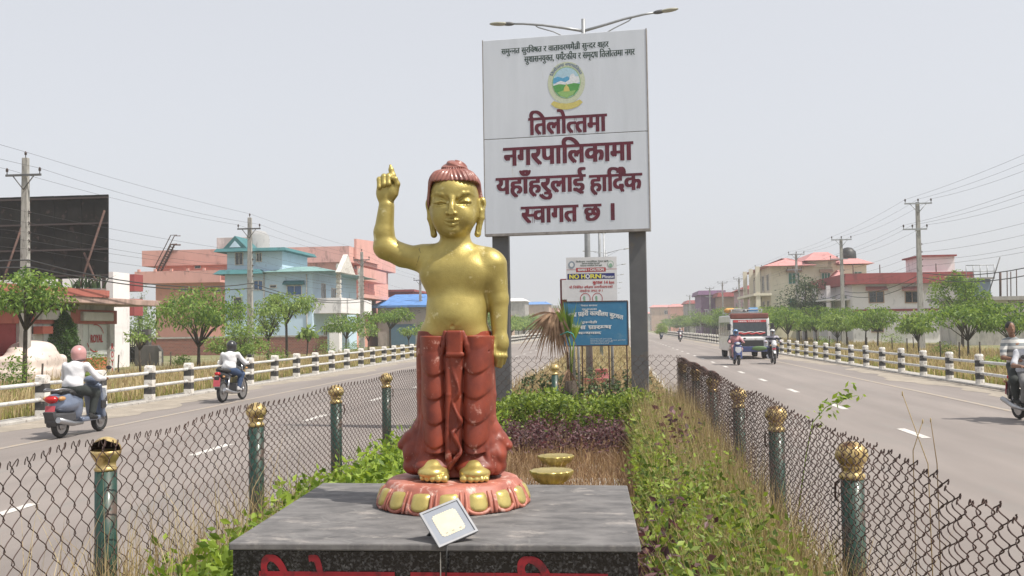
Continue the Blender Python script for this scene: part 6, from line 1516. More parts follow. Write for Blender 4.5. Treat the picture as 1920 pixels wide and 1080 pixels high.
# short dark tree-guard stakes in the grass
stk = MB().tube([(0,0,-.1), (.02,0,.5), (0,.01,1.0)], .035, n=6)
s0 = stk.build('stake', M['bark']); tag(s0, 'x', 'stake', 'dark stakes in the roadside grass')
spots_ = [(1762, 50), (1797, 47), (1838, 47), (1897, 41), (1912, 40), (1700, 60), (1712, 66), (1672, 64), (1625, 66), (1592, 70), (1555, 76), (1505, 80), (77, 31), (318, 48), (282, 46), (594, 66), (222, 43)]
for i, (px, Y) in enumerate(spots_):
    s = s0 if i == 0 else link(s0.copy()); s['label'] = 'short dark wooden stake in the dry grass beyond the %s guard rail' % ('right' if px > 900 else 'left')
    s['group'] = 'dark stakes in the grass beyond the %s rail' % ('right' if px > 900 else 'left')
    x, y = on(px, Y); s.location = (x, y, 0); s.rotation_euler = (random.uniform(-.08,.08), random.uniform(-.08,.08), i)

# ------------------------------------------------------------------ golden lotus stools, floodlight
pot = MB(); w12 = lambda a, z: 1 + .09*abs(cos(a*6)) - .03
pot.lathe([(.17,0),(.185,.01),(.19,.05),(.165,.085),(.12,.11),(.105,.125),(.12,.14),(.165,.165),(.195,.205),(.205,.235),(.20,.243),(.185,.24),(.0001,.238)], n=72, wob=w12)
g1 = gnd(1043, 893, .165); st1 = pot.build('lotus_stool', GOLD2); tag(st1, 'golden lotus shaped stool standing farther back in the dry grass', 'stool', 'golden lotus stools behind the plinth'); st1.location = (g1.x, g1.y, .165)
st2 = link(st1.copy()); st2['label'] = 'golden lotus shaped stool nearer the plinth, its foot hidden by the slab'; g2 = at(1034, 882, 10.4); st2.location = (g2.x, 10.4, .15); st2.scale = (1.05, 1.05, (g2.z - .15)/.24)
pv = MB().box(-.55, .75, -.5, .5, 0, .04).build('paving_slab', M['concrete'], bevel=.01); pv.location = (g1.x, 11.2, .14); tag(pv, kind='structure')
c = at(841, 980.5, 3.79); k = 3.79/FPX
a_ = Vector((68*k, .083, 23*k)); b_ = Vector((45*k, -.084, -55*k)); n_ = a_.cross(b_).normalized()
if n_.y > 0: n_ = -n_
fl_ = thing('floodlight', tuple(c), 0, 'grey square LED floodlight tilted back on the front edge of the plinth', 'floodlight')
def plate(mb, s0, s1, d0, d1, m=0, hole=None):
    pts = lambda s, d: [n_*d + a_*(.5*s*i) + b_*(.5*s*j) for i, j in ((-1,-1),(1,-1),(1,1),(-1,1))]
    if hole is None: mb.add(pts(s0, d0) + pts(s1, d1), [(0,1,2,3),(7,6,5,4),(0,4,5,1),(1,5,6,2),(2,6,7,3),(3,7,4,0)], m)
    else: mb.add(pts(s0, d0) + pts(s1, d1) + pts(hole, d1) + pts(hole, d0), [(0,4,5,1),(1,5,6,2),(2,6,7,3),(3,7,4,0),(4,8,9,5),(5,9,10,6),(6,10,11,7),(7,11,8,4),(8,12,13,9),(9,13,14,10),(10,14,15,11),(11,15,12,8)], m)
mb = MB(); plate(mb, .9, .98, -.022, .0); mb.build('housing', M['dark_steel'], fl_)
mb = MB(); plate(mb, 1.0, 1.0, .0, .007, hole=.88); mb.build('bezel', mat('bezel_grey', (.30,.305,.32), (.24,.245,.26), rough=.45, metal=.3, scale=20), fl_, bevel=.0015)
mb = MB(); plate(mb, .88, .88, .0005, .003); mb.build('reflector', mat('reflector_grey', (.24,.26,.30), (.20,.22,.26), rough=.5, scale=10), fl_)
mb = MB(); vs = []; nn_ = 72
for i in range(nn_):
    an = 2*pi*i/nn_; ca, sa = cos(an), sin(an); r = (abs(ca)**8 + abs(sa)**8) ** (-1/8) * (.30 + .008*cos(i*pi))
    vs.append(n_*.0042 + a_*(r*ca) + b_*(r*sa))
mb.add(vs, [tuple(range(nn_))]); mb.build('led_panel', mat('led_phosphor', (.60,.56,.42), (.52,.48,.35), rough=.55, scale=30, spots=((.42,.4,.3), 60, .1)), fl_)
mb = MB()
for i, (u, v) in enumerate(((-.16, .235), (.0, .235), (.18, .235))): mb.add([n_*.0048 + a_*(u+du) + b_*(v+dv) for du, dv in ((-.03,-.02),(.03,-.02),(.03,.015),(-.03,.015))], [(0,1,2,3)])
mb.build('chip_mark', mat('chip_grey', (.35,.33,.26), rough=.6), fl_, fix=False)
mb = MB(); ax = [(at(788, 1012, 3.86) - c), (at(800, 1000, 3.88) - c), (at(815, 975, 3.85) - c)]
mb.cbox(at(800, 1010, 3.88) - c + Vector((0, 0, .0)), (.05, .03, .02)); mb.tube([at(800, 1008, 3.88) - c, at(822, 985, 3.84) - c], .007, n=6); mb.tube([at(862, 1006, 3.86) - c, at(868, 990, 3.83) - c], .006, n=6)
mb.build('bracket', M['black'], fl_)
MB().tube([at(836, 1018, 3.77) - c, at(838, 1026, pa.y - .006) - c, at(836, 1090, pa.y - .006) - c], .003, n=5).build('power_lead', M['black'], fl_)

# ------------------------------------------------------------------ two-wheelers
def vmat(n, c, rough=.3, metal=0.0, coat=.5): return mat(n, c, tuple(x*.85 for x in c), rough=rough, metal=metal, scale=8, coat=coat)
BLUEGREY = vmat('paint_silver_blue', (.17,.205,.285), metal=.3); REDL = mat('tail_red', (.50,.012,.012), (.35,.01,.01), rough=.2); PLATE = mat('plate_red', (.50,.08,.10), (.42,.06,.08), rough=.5)
BLK = vmat('paint_black', (.018,.018,.02)); DGREY = mat('plastic_grey', (.06,.06,.065), rough=.55); SEAT = mat('seat_vinyl', (.022,.021,.021), rough=.6); ALU = mat('aluminium', (.45,.45,.46), rough=.35, metal=.9)
AMBER = mat('amber', (.55,.28,.10), rough=.2); CLEAR = mat('lamp_clear', (.62,.64,.66), rough=.12, spec=.8); WHITEP = vmat('paint_white_gloss', (.66,.66,.66)); NAVYP = vmat('paint_navy', (.03,.05,.16)); REDP = vmat('paint_red', (.40,.03,.03))
RY = Matrix.Rotation(pi/2, 3, 'Y')
def wheel(par, y, r, w, spokes=0, steer=0.0):
    rm = Matrix.Rotation(steer, 3, 'Z') @ RY
    t = MB().lathe([(r-.6*w-.02, -w*.35), (r-.25*w, -w*.5), (r-.02, -w*.32), (r, 0), (r-.02, w*.32), (r-.25*w, w*.5), (r-.6*w-.02, w*.35), (r-.6*w-.03, 0), (r-.6*w-.02, -w*.35)], (0,0,0), 28, 0, rm).build('wheel', M['rubber'], par, loc=(0, y, r))
    m = MB().lathe([(r-.6*w-.02, -w*.3), (r-.6*w-.05, -w*.1), (r-.6*w-.05, w*.1), (r-.6*w-.02, w*.3)], (0,0,0), 24, 0, rm).lathe([(.05,-.07),(.06,-.05),(.06,.05),(.05,.07)], (0,0,0), 14, 0, rm)
    ns = spokes or 5
    for i in range(ns):
        a = 2*pi*i/ns; d = Vector((0, cos(a), sin(a)))
        m.tube([d*.04, d*(r-.6*w-.03)], .005 if spokes else .018, n=5)
    m.lathe([(.0001,.045),(.09,.045),(.09,.05),(.0001,.05)], (0,0,0), 18, 0, rm)
    m.build('rim', ALU, t); return t
def mirror(par, x, y, z):
    s = 1 if x > 0 else -1
    MB().tube([(x*.7, y, z-.18), (x, y+.02, z-.06), (x*1.05, y+.02, z)], .007, n=5).ell((x*1.08, y+.03, z+.02), (.065,.018,.042), 12).build('mirror', BLK, par)
def scooter(label, loc, rz, paintm, group=None):
    t = thing('scooter', loc, rz, label, 'scooter', group)
    wheel(t, -.62, .235, .10); wheel(t, .64, .235, .10)
    S = SDF((-.3,-1.0,.12), (.3,.9,1.2), .014)
    S.chain([(0,-.86,.74), (0,-.55,.72), (0,-.15,.62)], [.085, .14, .13], k=.05, flat=(1.15,1,1)); S.ell((0,-.5,.60), (.20,.40,.15), k=.06); S.ell((0,-.22,.48), (.17,.16,.2), k=.06)
    S.box((0,.15,.30), (.17,.30,.045), rd=.03, k=.03)
    S.box((0,.47,.62), (.20,.045,.34), rd=.04, k=.05, rot=Matrix.Rotation(radians(14),3,'X')); S.ell((0,.56,.50), (.15,.12,.28), k=.05); S.ell((0,.40,1.02), (.17,.12,.09), k=.03); S.ell((0,.66,.50), (.085,.24,.05), k=.03)
    S.ell((0,-.62,.235), (.11,.30,.30), k=.02, sub=True); S.ell((0,.66,.235), (.10,.27,.27), k=.02, sub=True)
    S.mesh('body_panels', paintm, t)
    S = SDF((-.2,-1.0,.6), (.2,.3,1.0), .014); S.chain([(0,-.72,.85),(0,-.45,.83),(0,-.12,.76)], [.075,.085,.075], k=.05, flat=(1.7,1,.8)); S.mesh('seat', SEAT, t)
    MB().box(-.13,.13,-.93,-.30,.28,.48).box(-.20,-.10,-.78,-.45,.20,.36).build('engine', DGREY, t, bevel=.04)
    MB().tube([(.15,-.15,.24),(.17,-.5,.26),(.18,-.95,.36)], [.025,.05,.055], n=10).build('exhaust', ALU, t)
    lt = SDF((-.16,-1.02,.58), (.16,-.7,.86), .012); lt.ell((0,-.89,.73), (.13,.09,.075)); lt.mesh('tail_light', REDL, t)
    for s in (-1, 1): MB().ell((s*.155,-.80,.74), (.05,.10,.045), 10).build('indicator', AMBER, t)
    MB().tube([(-.16,-.55,.88),(-.17,-.80,.92),(-.10,-.96,.90),(.10,-.96,.90),(.17,-.80,.92),(.16,-.55,.88)], .016, n=7).build('grab_rail', ALU, t)
    MB().cbox((0,-.93,.55), (.19,.012,.13), 0, Matrix.Rotation(radians(-12),3,'X')).build('number_plate', PLATE, t)
    MB().prism([(-1.0,.5),(-.90,.52),(-.80,.28),(-.88,.24)], -.10, .10, axis='x').build('mudguard', DGREY, t)
    MB().tube([(-.34,.36,1.03),(-.15,.42,1.01),(.15,.42,1.01),(.34,.36,1.03)], .016, n=7).build('handlebar', BLK, t)
    for s in (-1, 1): mirror(t, s*.32, .38, 1.24); MB().tube([(s*.10,.67,.235),(s*.09,.60,.45),(s*.06,.52,.8)], .02, n=6).build('fork', ALU, t)
    MB().ell((0,.515,1.02), (.10,.03,.06), 14).build('headlight', CLEAR, t)
    ap = MB().prism([(-.13,.86),(.13,.86),(.15,.70),(.06,.58),(-.06,.58),(-.15,.70)], .655, .675, axis='y'); ap.build('front_panel', CLEAR, t, bevel=.008)
    MB().cbox((.20,.47,.55), (.03,.16,.16)).build('speaker_pod', BLK, t, bevel=.02)
    return t
def motorcycle(label, loc, rz, tankm, front=None, group=None):
    t = thing('motorcycle', loc, rz, label, 'motorcycle', group)
    wheel(t, -.64, .30, .09, 10); wheel(t, .66, .30, .075, 10)
    S = SDF((-.24,-1.05,.4), (.24,.75,1.15), .014)
    S.ell((0,.18,.86), (.145,.27,.13)); S.ell((0,.02,.76), (.12,.16,.09), k=.04); S.ell((0,-.45,.70), (.12,.28,.09), k=.04); S.chain([(0,-.55,.74),(0,-.95,.82)], [.09,.05], k=.04, flat=(1.2,1,1)); S.mesh('tank_panels', tankm, t)
    S = SDF((-.2,-.95,.68), (.2,.15,1.0), .014); S.chain([(0,-.82,.90),(0,-.5,.86),(0,-.1,.82)], [.07,.085,.07], k=.05, flat=(1.6,1,.75)); S.mesh('seat', SEAT, t)
    e = MB().box(-.16,.16,-.10,.26,.26,.50)
    for i in range(6): e.box(-.13,.13,.08,.30,.50+.03*i,.515+.03*i)
    e.build('engine', DGREY, t, bevel=.02)
    MB().tube([(0,.50,.98),(0,.42,.60),(0,.20,.24),(0,-.2,.24),(0,-.35,.62),(0,.38,.80)], .025, n=6).tube([(0,-.3,.34),(.0,-.64,.30)], .03, n=6).build('frame', BLK, t)
    MB().tube([(.10,.22,.42),(.14,.24,.26),(.17,-.1,.24),(.18,-.45,.27),(.19,-.92,.38)], [.02,.022,.03,.05,.05], n=10).build('exhaust', ALU, t)
    for s in (-1, 1):
        MB().tube([(s*.13,-.60,.32),(s*.12,-.46,.70)], .028, n=8).build('shock_absorber', M['chrome'], t)
        MB().tube([(s*.075,.66,.30),(s*.075,.50,.82),(s*.075,.46,.98)], .022, n=7).build('fork', M['chrome'], t)
        mirror(t, s*.30, .40, 1.22); MB().ell((s*.15,-.88,.72), (.035,.05,.03), 10).build('indicator', AMBER, t); MB().ell((s*.17,.56,.90), (.035,.045,.03), 10).build('indicator', AMBER, t)
        MB().tube([(s*.08,.0,.30),(s*.22,.0,.30)], .014, n=6).build('foot_peg', M['rubber'], t)
    S = SDF((-.12,-1.06,.68), (.12,-.8,.92), .012); S.ell((0,-.95,.80), (.085,.075,.055)); S.mesh('tail_light', REDL, t)
    MB().cbox((0,-1.0,.58), (.19,.012,.24), 0, Matrix.Rotation(radians(-10),3,'X')).build('number_plate', PLATE, t)
    MB().cbox((0,-.985,.50), (.16,.02,.12), 0, Matrix.Rotation(radians(-10),3,'X')).build('plate_flap', ALU, t)
    MB().prism([(-1.0,.72),(-.92,.74),(-.90,.45),(-.94,.36),(-.99,.40)], -.07, .07, axis='x').build('mudguard', BLK, t, bevel=.01)
    MB().prism([(.36,.56),(.5,.635),(.66,.655),(.82,.63),(.95,.53),(.93,.51),(.81,.60),(.66,.625),(.5,.605),(.38,.54)], -.055, .055, axis='x').build('front_mudguard', front or tankm, t, bevel=.008)
    MB().tube([(-.36,.32,1.05),(-.22,.38,1.06),(0,.45,1.0),(.22,.38,1.06),(.36,.32,1.05)], .015, n=7).build('handlebar', BLK, t)
    S = SDF((-.2,.4,.72), (.2,.75,1.2), .012); S.ell((0,.55,.94), (.13,.10,.14)); S.ell((0,.52,1.06), (.11,.06,.09), k=.03); S.mesh('headlight_cowl', front or tankm, t)
    MB().ell((0,.635,.92), (.085,.035,.07), 14).build('headlight', CLEAR, t); MB().cbox((0,.60,.74), (.18,.012,.08)).build('front_plate', PLATE, t)
    return t

# ------------------------------------------------------------------ people
def person(label, loc, rz, J, shirt, trousers, shoes, helmet=None, hair=None, hem=.78, vox=.012, sleeve=1.0, skirt=False, pattern=None, strap=None):
    """J: joints hip, chest, neck, head, and per side (R, L) shoulder, elbow, hand, knee, foot, in the rider's own frame (y forward)"""
    V_ = lambda k: np.array(J[k], float); pts = np.array([J[k] for k in J]); lo_, hi_ = pts.min(0) - .3, pts.max(0) + .3
    B_ = SDF(lo_, hi_, vox)
    hip, che, nek, hed = V_('hip'), V_('chest'), V_('neck'), V_('head')
    B_.cap(hip, che, .12, .14, k=.03, flat=(1.25,1,1)); B_.cap(che, nek, .11, .055, k=.05); B_.cap(nek, hed, .052, .055, k=.02)
    B_.ell(hed + [0,.0,.03], (.075,.095,.115), k=.02); B_.ell(hed + [0,.035,-.045], (.058,.06,.055), k=.02)
    fw = np.array([0, 1, 0])
    B_.cap(hed + [0,.092,.03], hed + [0,.108,-.005], .011, .016, k=.008)                       # nose
    B_.chain([hed + [-.022,.092,-.045], hed + [.022,.092,-.045]], [.010,.010], k=.006)           # mouth
    for s in (-1, 1):
        B_.ell(hed + [s*.032,.086,.03], (.014,.012,.009), k=.004, sub=True); B_.ell(hed + [s*.078,.0,.015], (.012,.022,.032), k=.006)
    for sd, s in (('R', 1), ('L', -1)):
        sh, el, ha, kn, fo = (V_(k + sd) for k in ('sho', 'elb', 'hand', 'knee', 'foot'))
        B_.cap(che + [0,0,.04], sh, .07, .06, k=.04); B_.chain([sh, el, ha], [.05,.041,.028], k=.02)
        d = (ha - el) / (np.linalg.norm(ha - el) + 1e-9); B_.ell(ha + d*.035, (.034,.045,.022), k=.012)
        for f in range(4):                                                                       # fingers curled over the grip
            o = ha + np.array([s*(-.026 + .017*f), .07 - .004*abs(f-1.2), .008]); B_.chain([o - [0,.03,0], o, o + [0,.016,-.024 - .002*f], o + [0,-.006,-.038]], [.0095,.009,.0085,.007], k=.004)
        B_.chain([ha + [-s*.03,.02,0], ha + [-s*.045,.05,-.008], ha + [-s*.035,.07,-.02]], [.011,.010,.008], k=.006)
        B_.chain([hip + [s*.09,.02,-.02], kn, fo], [.085,.06,.04], k=.03)
    p = B_.mesh('person', M['skin'], None); p.location = loc; p.rotation_euler = (0,0,rz); tag(p, label, 'person')
    T = SDF(lo_, hi_, vox); w = np.array([1, 0, 0])
    T.cap(hip + [0,-.01,hem-.80], che, .135, .14, flat=(1.3,1,1)); T.cap(che, nek - [0,0,.05], .13, .075, k=.06, flat=(1.2,1,1)); T.ell(che + [0,-.04,-.02], (.195,.115,.20), k=.05); T.ell(hip + [0,-.01,.10], (.185,.145,.13), k=.05)
    for sd in 'RL':
        sh, el, ha = (V_(k + sd) for k in ('sho', 'elb', 'hand')); T.cap(che + [0,0,.06], sh, .088, .068, k=.05)
        e2 = sh + (el - sh)*min(1, sleeve*1.6); T.cap(sh, e2, .066, .058, k=.03)
        if sleeve > .62: T.cap(el, el + (ha - el)*.93, .055, .042, k=.03)
    X, Y, Z = T._grid(tuple(slice(0, n) for n in T.n)); T.f += (.009*np.sin(Z*26 + np.sin(X*14)*1.5 + Y*9)*np.sin(X*11 + Z*7)).astype(np.float32)   # creases
    T.mesh('shirt', shirt, p)
    L = SDF(lo_, hi_, vox); L.ell(hip + [0,-.0,.0], (.19,.16,.14))
    for sd, s in (('R', 1), ('L', -1)):
        kn, fo = V_('knee' + sd), V_('foot' + sd); L.chain([hip + [s*.09,.0,0], kn, kn + (fo-kn)*.86], [.115,.085,.062 if not skirt else .10], k=.05)
    L.mesh('trousers', trousers, p)
    for sd in 'RL':
        fo = V_('foot' + sd); F_ = SDF(fo - .22, fo + .26, vox); F_.cap(fo + [0,-.05,-.03], fo + [0,.15,-.05], .045, .038); F_.ell(fo + [0,-.02,.0], (.045,.06,.06), k=.02); F_.mesh('shoe', shoes, p)
    if helmet is not None:
        Hh = SDF(hed - .22, hed + .24, vox*.9); Hh.ell(hed + [0,-.01,.045], (.135,.155,.145)); Hh.ell(hed + [0,.0,-.04], (.125,.14,.10), k=.04)
        Hh.ell(hed + [0,.17,-.005], (.085,.10,.075), k=.012, sub=True); hl = Hh.mesh('helmet', helmet, p)
        MB().tube([hed + np.array([.088*cos(a), .095 + .022*abs(sin(a)), .0 + .082*sin(a)]) for a in np.linspace(0, 2*pi, 22)], .014, n=6).build('trim', M['black'], hl)
        MB().tube([hed + np.array([.122*sin(a), .10*cos(a) - .01, -.10]) for a in np.linspace(.9, 2*pi - .9, 18)], .012, n=6).build('trim', M['black'], hl)
        vz = MB(); cols, rows = 12, 5; vs = []
        for i in range(rows):
            for j in range(cols): a = radians(-58 + 116*j/(cols-1)); z = .10 - .03*i; rr_ = .148 - .006*abs(i-1.5); vs.append(hed + np.array([rr_*.9*sin(a), rr_*cos(a)*1.02, z]))
        vz.add(vs, [(i*cols+j, i*cols+j+1, (i+1)*cols+j+1, (i+1)*cols+j) for i in range(rows-3) for j in range(cols-1)], 0, True); vz.build('visor', M['glass_dark'], p)
    if hair is not None:
        Hh = SDF(hed - .2, hed + .24, vox*.9); Hh.ell(hed + [0,-.018,.05], (.088,.10,.105)); Hh.ell(hed + [0,.11,-.01], (.09,.08,.075), k=.01, sub=True); Hh.mesh('hair', hair, p)
    if strap is not None:
        MB().tube([V_('shoR') + [-.02,-.10,.06], che + [0,-.20,-.05], hip + [-.18,-.10,.12]], .02, n=5).build('bag_strap', strap, p)
    return p
def riding(dy=0.0, dz=0.0, lean=.0, wide=.19, knee=(.19,.26,.70), foot=(.16,.14,.36), hand=(.335,.36,1.06), turn=0.0, sho=.21):
    J = {'hip': (0,-.24+dy,.87+dz), 'chest': (0,-.14+dy+lean,1.21+dz), 'neck': (0,-.10+dy+lean,1.36+dz), 'head': (turn,-.04+dy+lean,1.495+dz)}
    for sd, s in (('R',1),('L',-1)):
        J['sho'+sd] = (s*sho, -.13+dy+lean, 1.295+dz); J['hand'+sd] = (s*hand[0], hand[1]-.06, hand[2]); J['elb'+sd] = (s*(sho+.15), (J['sho'+sd][1]+hand[1])/2-.08, 1.06+dz)
        J['knee'+sd] = (s*knee[0], knee[1], knee[2]); J['foot'+sd] = (s*foot[0], foot[1], foot[2])
    return J
cl = lambda n, c, d=.8: mat(n, c, tuple(x*d for x in c), rough=.85, scale=7, bump=.6, bscale=9)
C_WHITE = cl('cloth_white', (.66,.66,.68), .9); C_DARK = cl('cloth_charcoal', (.028,.034,.032)); C_JEANS = cl('cloth_jeans', (.035,.065,.14)); C_PINK = cl('cloth_pink', (.52,.26,.28)); C_GREY = cl('cloth_grey', (.20,.20,.20)); C_BEIGE = cl('cloth_beige', (.36,.30,.26)); C_NAVY = cl('cloth_navy', (.03,.035,.06))
SH_W = cl('shoe_pale', (.45,.44,.44)); SH_B = cl('shoe_black', (.02,.02,.02)); H_PINK = vmat('helmet_pink', (.52,.27,.26), coat=.3); H_BLK = vmat('helmet_black', (.02,.02,.022)); H_BLUE = vmat('helmet_blue', (.10,.22,.44)); H_WHITE = vmat('helmet_white', (.5,.5,.5))
def stripes(n, a, b, sc):
    m = bpy.data.materials.new(n); m.use_nodes = True; N, L = m.node_tree.nodes, m.node_tree.links; P = N['Principled BSDF']; P.inputs['Roughness'].default_value = .85
    tc = N.new('ShaderNodeTexCoord'); wv = N.new('ShaderNodeTexWave'); wv.bands_direction = 'Z'; wv.inputs['Scale'].default_value = sc; wv.inputs['Distortion'].default_value = .6
    r = N.new('ShaderNodeValToRGB'); r.color_ramp.interpolation = 'CONSTANT'; r.color_ramp.elements[1].position = .45; r.color_ramp.elements[0].color = _lin(b); r.color_ramp.elements[1].color = _lin(a)
    L.new(tc.outputs['Object'], wv.inputs['Vector']); L.new(wv.outputs['Color'], r.inputs[0]); L.new(r.outputs[0], P.inputs['Base Color']); return m
# left road, riding away
p = gnd(150, 815); L1 = (p.x, p.y, 0.0); A1 = radians(-4)
scooter('silver blue scooter with a red tail light riding away on the left road', L1, A1, BLUEGREY)
person('rider with a pink helmet, white shirt and dark trousers on the silver blue scooter', L1, A1, riding(dz=.02, knee=(.17,.24,.78)), C_WHITE, C_DARK, SH_B, helmet=H_PINK, vox=.011)
p = gnd(436, 752); L2 = (p.x, p.y, 0.0); A2 = radians(-3)
motorcycle('black motorcycle with a glowing red tail lamp riding away on the left road', L2, A2, BLK)
person('rider with a black helmet, white shirt and blue jeans on the black motorcycle', L2, A2, riding(dz=.0, knee=(.20,.16,.74), foot=(.17,.02,.36)), C_WHITE, C_JEANS, SH_W, helmet=H_BLK, vox=.014)
# right road, riding towards the camera
p = gnd(1381, 684); L3 = (p.x, p.y, 0.0); A3 = pi + radians(2)
scooter('dark blue scooter coming towards the camera in front of the bus', L3, A3, NAVYP)
person('woman with a blue helmet and pink top riding the dark blue scooter', L3, A3, riding(dz=.02, knee=(.17,.24,.78), sho=.18), C_PINK, C_PINK, SH_B, helmet=H_BLUE, vox=.016)
J = riding(dy=-.42, dz=.06, sho=.18); J['handR'] = (.16,-.42,1.15); J['handL'] = (-.16,-.42,1.15); J['kneeR'] = (.25,-.10,.74); J['kneeL'] = (-.25,-.10,.74); J['footR'] = (.22,-.14,.38); J['footL'] = (-.22,-.14,.38)
person('pillion passenger in a dark coat behind the woman on the dark blue scooter', L3, A3, J, C_NAVY, C_BEIGE, SH_B, hair=M['hair_dark'], vox=.018)
p = gnd(1450, 682); L4 = (p.x, p.y, 0.0); A4 = pi - radians(3)
motorcycle('black motorcycle with a white front coming towards the camera right of the bus', L4, A4, BLK, front=WHITEP)
person('rider in a dark jacket with white sleeves and a pale helmet on the oncoming motorcycle', L4, A4, riding(knee=(.20,.16,.74), foot=(.18,.02,.36)), stripes('jacket_panels', (.40,.38,.44), (.03,.03,.045), 1.3), C_NAVY, SH_B, helmet=H_WHITE, vox=.016)
p = gnd(1931, 790); L5 = (p.x, p.y - .2, 0.0); A5 = pi + radians(2)
motorcycle('black motorcycle carrying two people cut off by the right edge of the picture', L5, A5, BLK)
person('driver in a pale grey T-shirt and grey trousers at the right edge of the picture', L5, A5, riding(knee=(.20,.16,.74), foot=(.18,.02,.36)), cl('cloth_pale', (.55,.56,.60)), C_GREY, SH_B, hair=M['hair_dark'], vox=.012, sleeve=.5)
J = riding(dy=-.40, dz=.16); J['head'] = (.20,-.42,1.74); J['neck'] = (.14,-.50,1.59); J['handR'] = (.20,-.10,1.16); J['handL'] = (-.18,-.12,1.16)
J['elbR'] = (.36,-.42,1.20); J['kneeR'] = (.30,-.10,.78); J['kneeL'] = (-.27,-.10,.78); J['footR'] = (.24,-.16,.42); J['footL'] = (-.22,-.16,.42)
J['chest'] = (.08,-.52,1.40); J['shoR'] = (.28,-.52,1.49); J['shoL'] = (-.12,-.52,1.49)
person('passenger in a striped white and grey T-shirt looking out at the right edge', L5, A5, J, stripes('tee_stripes', (.58,.57,.54), (.22,.24,.25), 2.6), C_DARK, SH_B, hair=M['hair_dark'], vox=.012, sleeve=.5)
# two more far along the right road
def copy_one(src, label, loc, rz, grp=None):
    c = copy_tree(src, label=label); c.location = loc; c.rotation_euler = (0, 0, rz); return c
obs = {o.get('label', ''): o for o in COL.objects}
def find(s): return [o for k, o in obs.items() if s in k and o.parent is None][0]
for px, py, tx in ((1240, 634, 'farther'), (1275, 641, 'nearer')):
    p = gnd(px, py); l_ = (p.x, min(p.y, 150), 0); p = at(px, 620, l_[1]); l_ = (p.x, l_[1], 0)
    copy_one(find('white front coming') if tx == 'nearer' else find('dark blue scooter coming'), 'distant oncoming two-wheeler beyond the bus, the %s of the two' % tx, l_, pi)
    copy_one(find('pale helmet') if tx == 'nearer' else find('black helmet'), 'distant rider beyond the bus on the %s of two far two-wheelers' % tx, l_, pi)

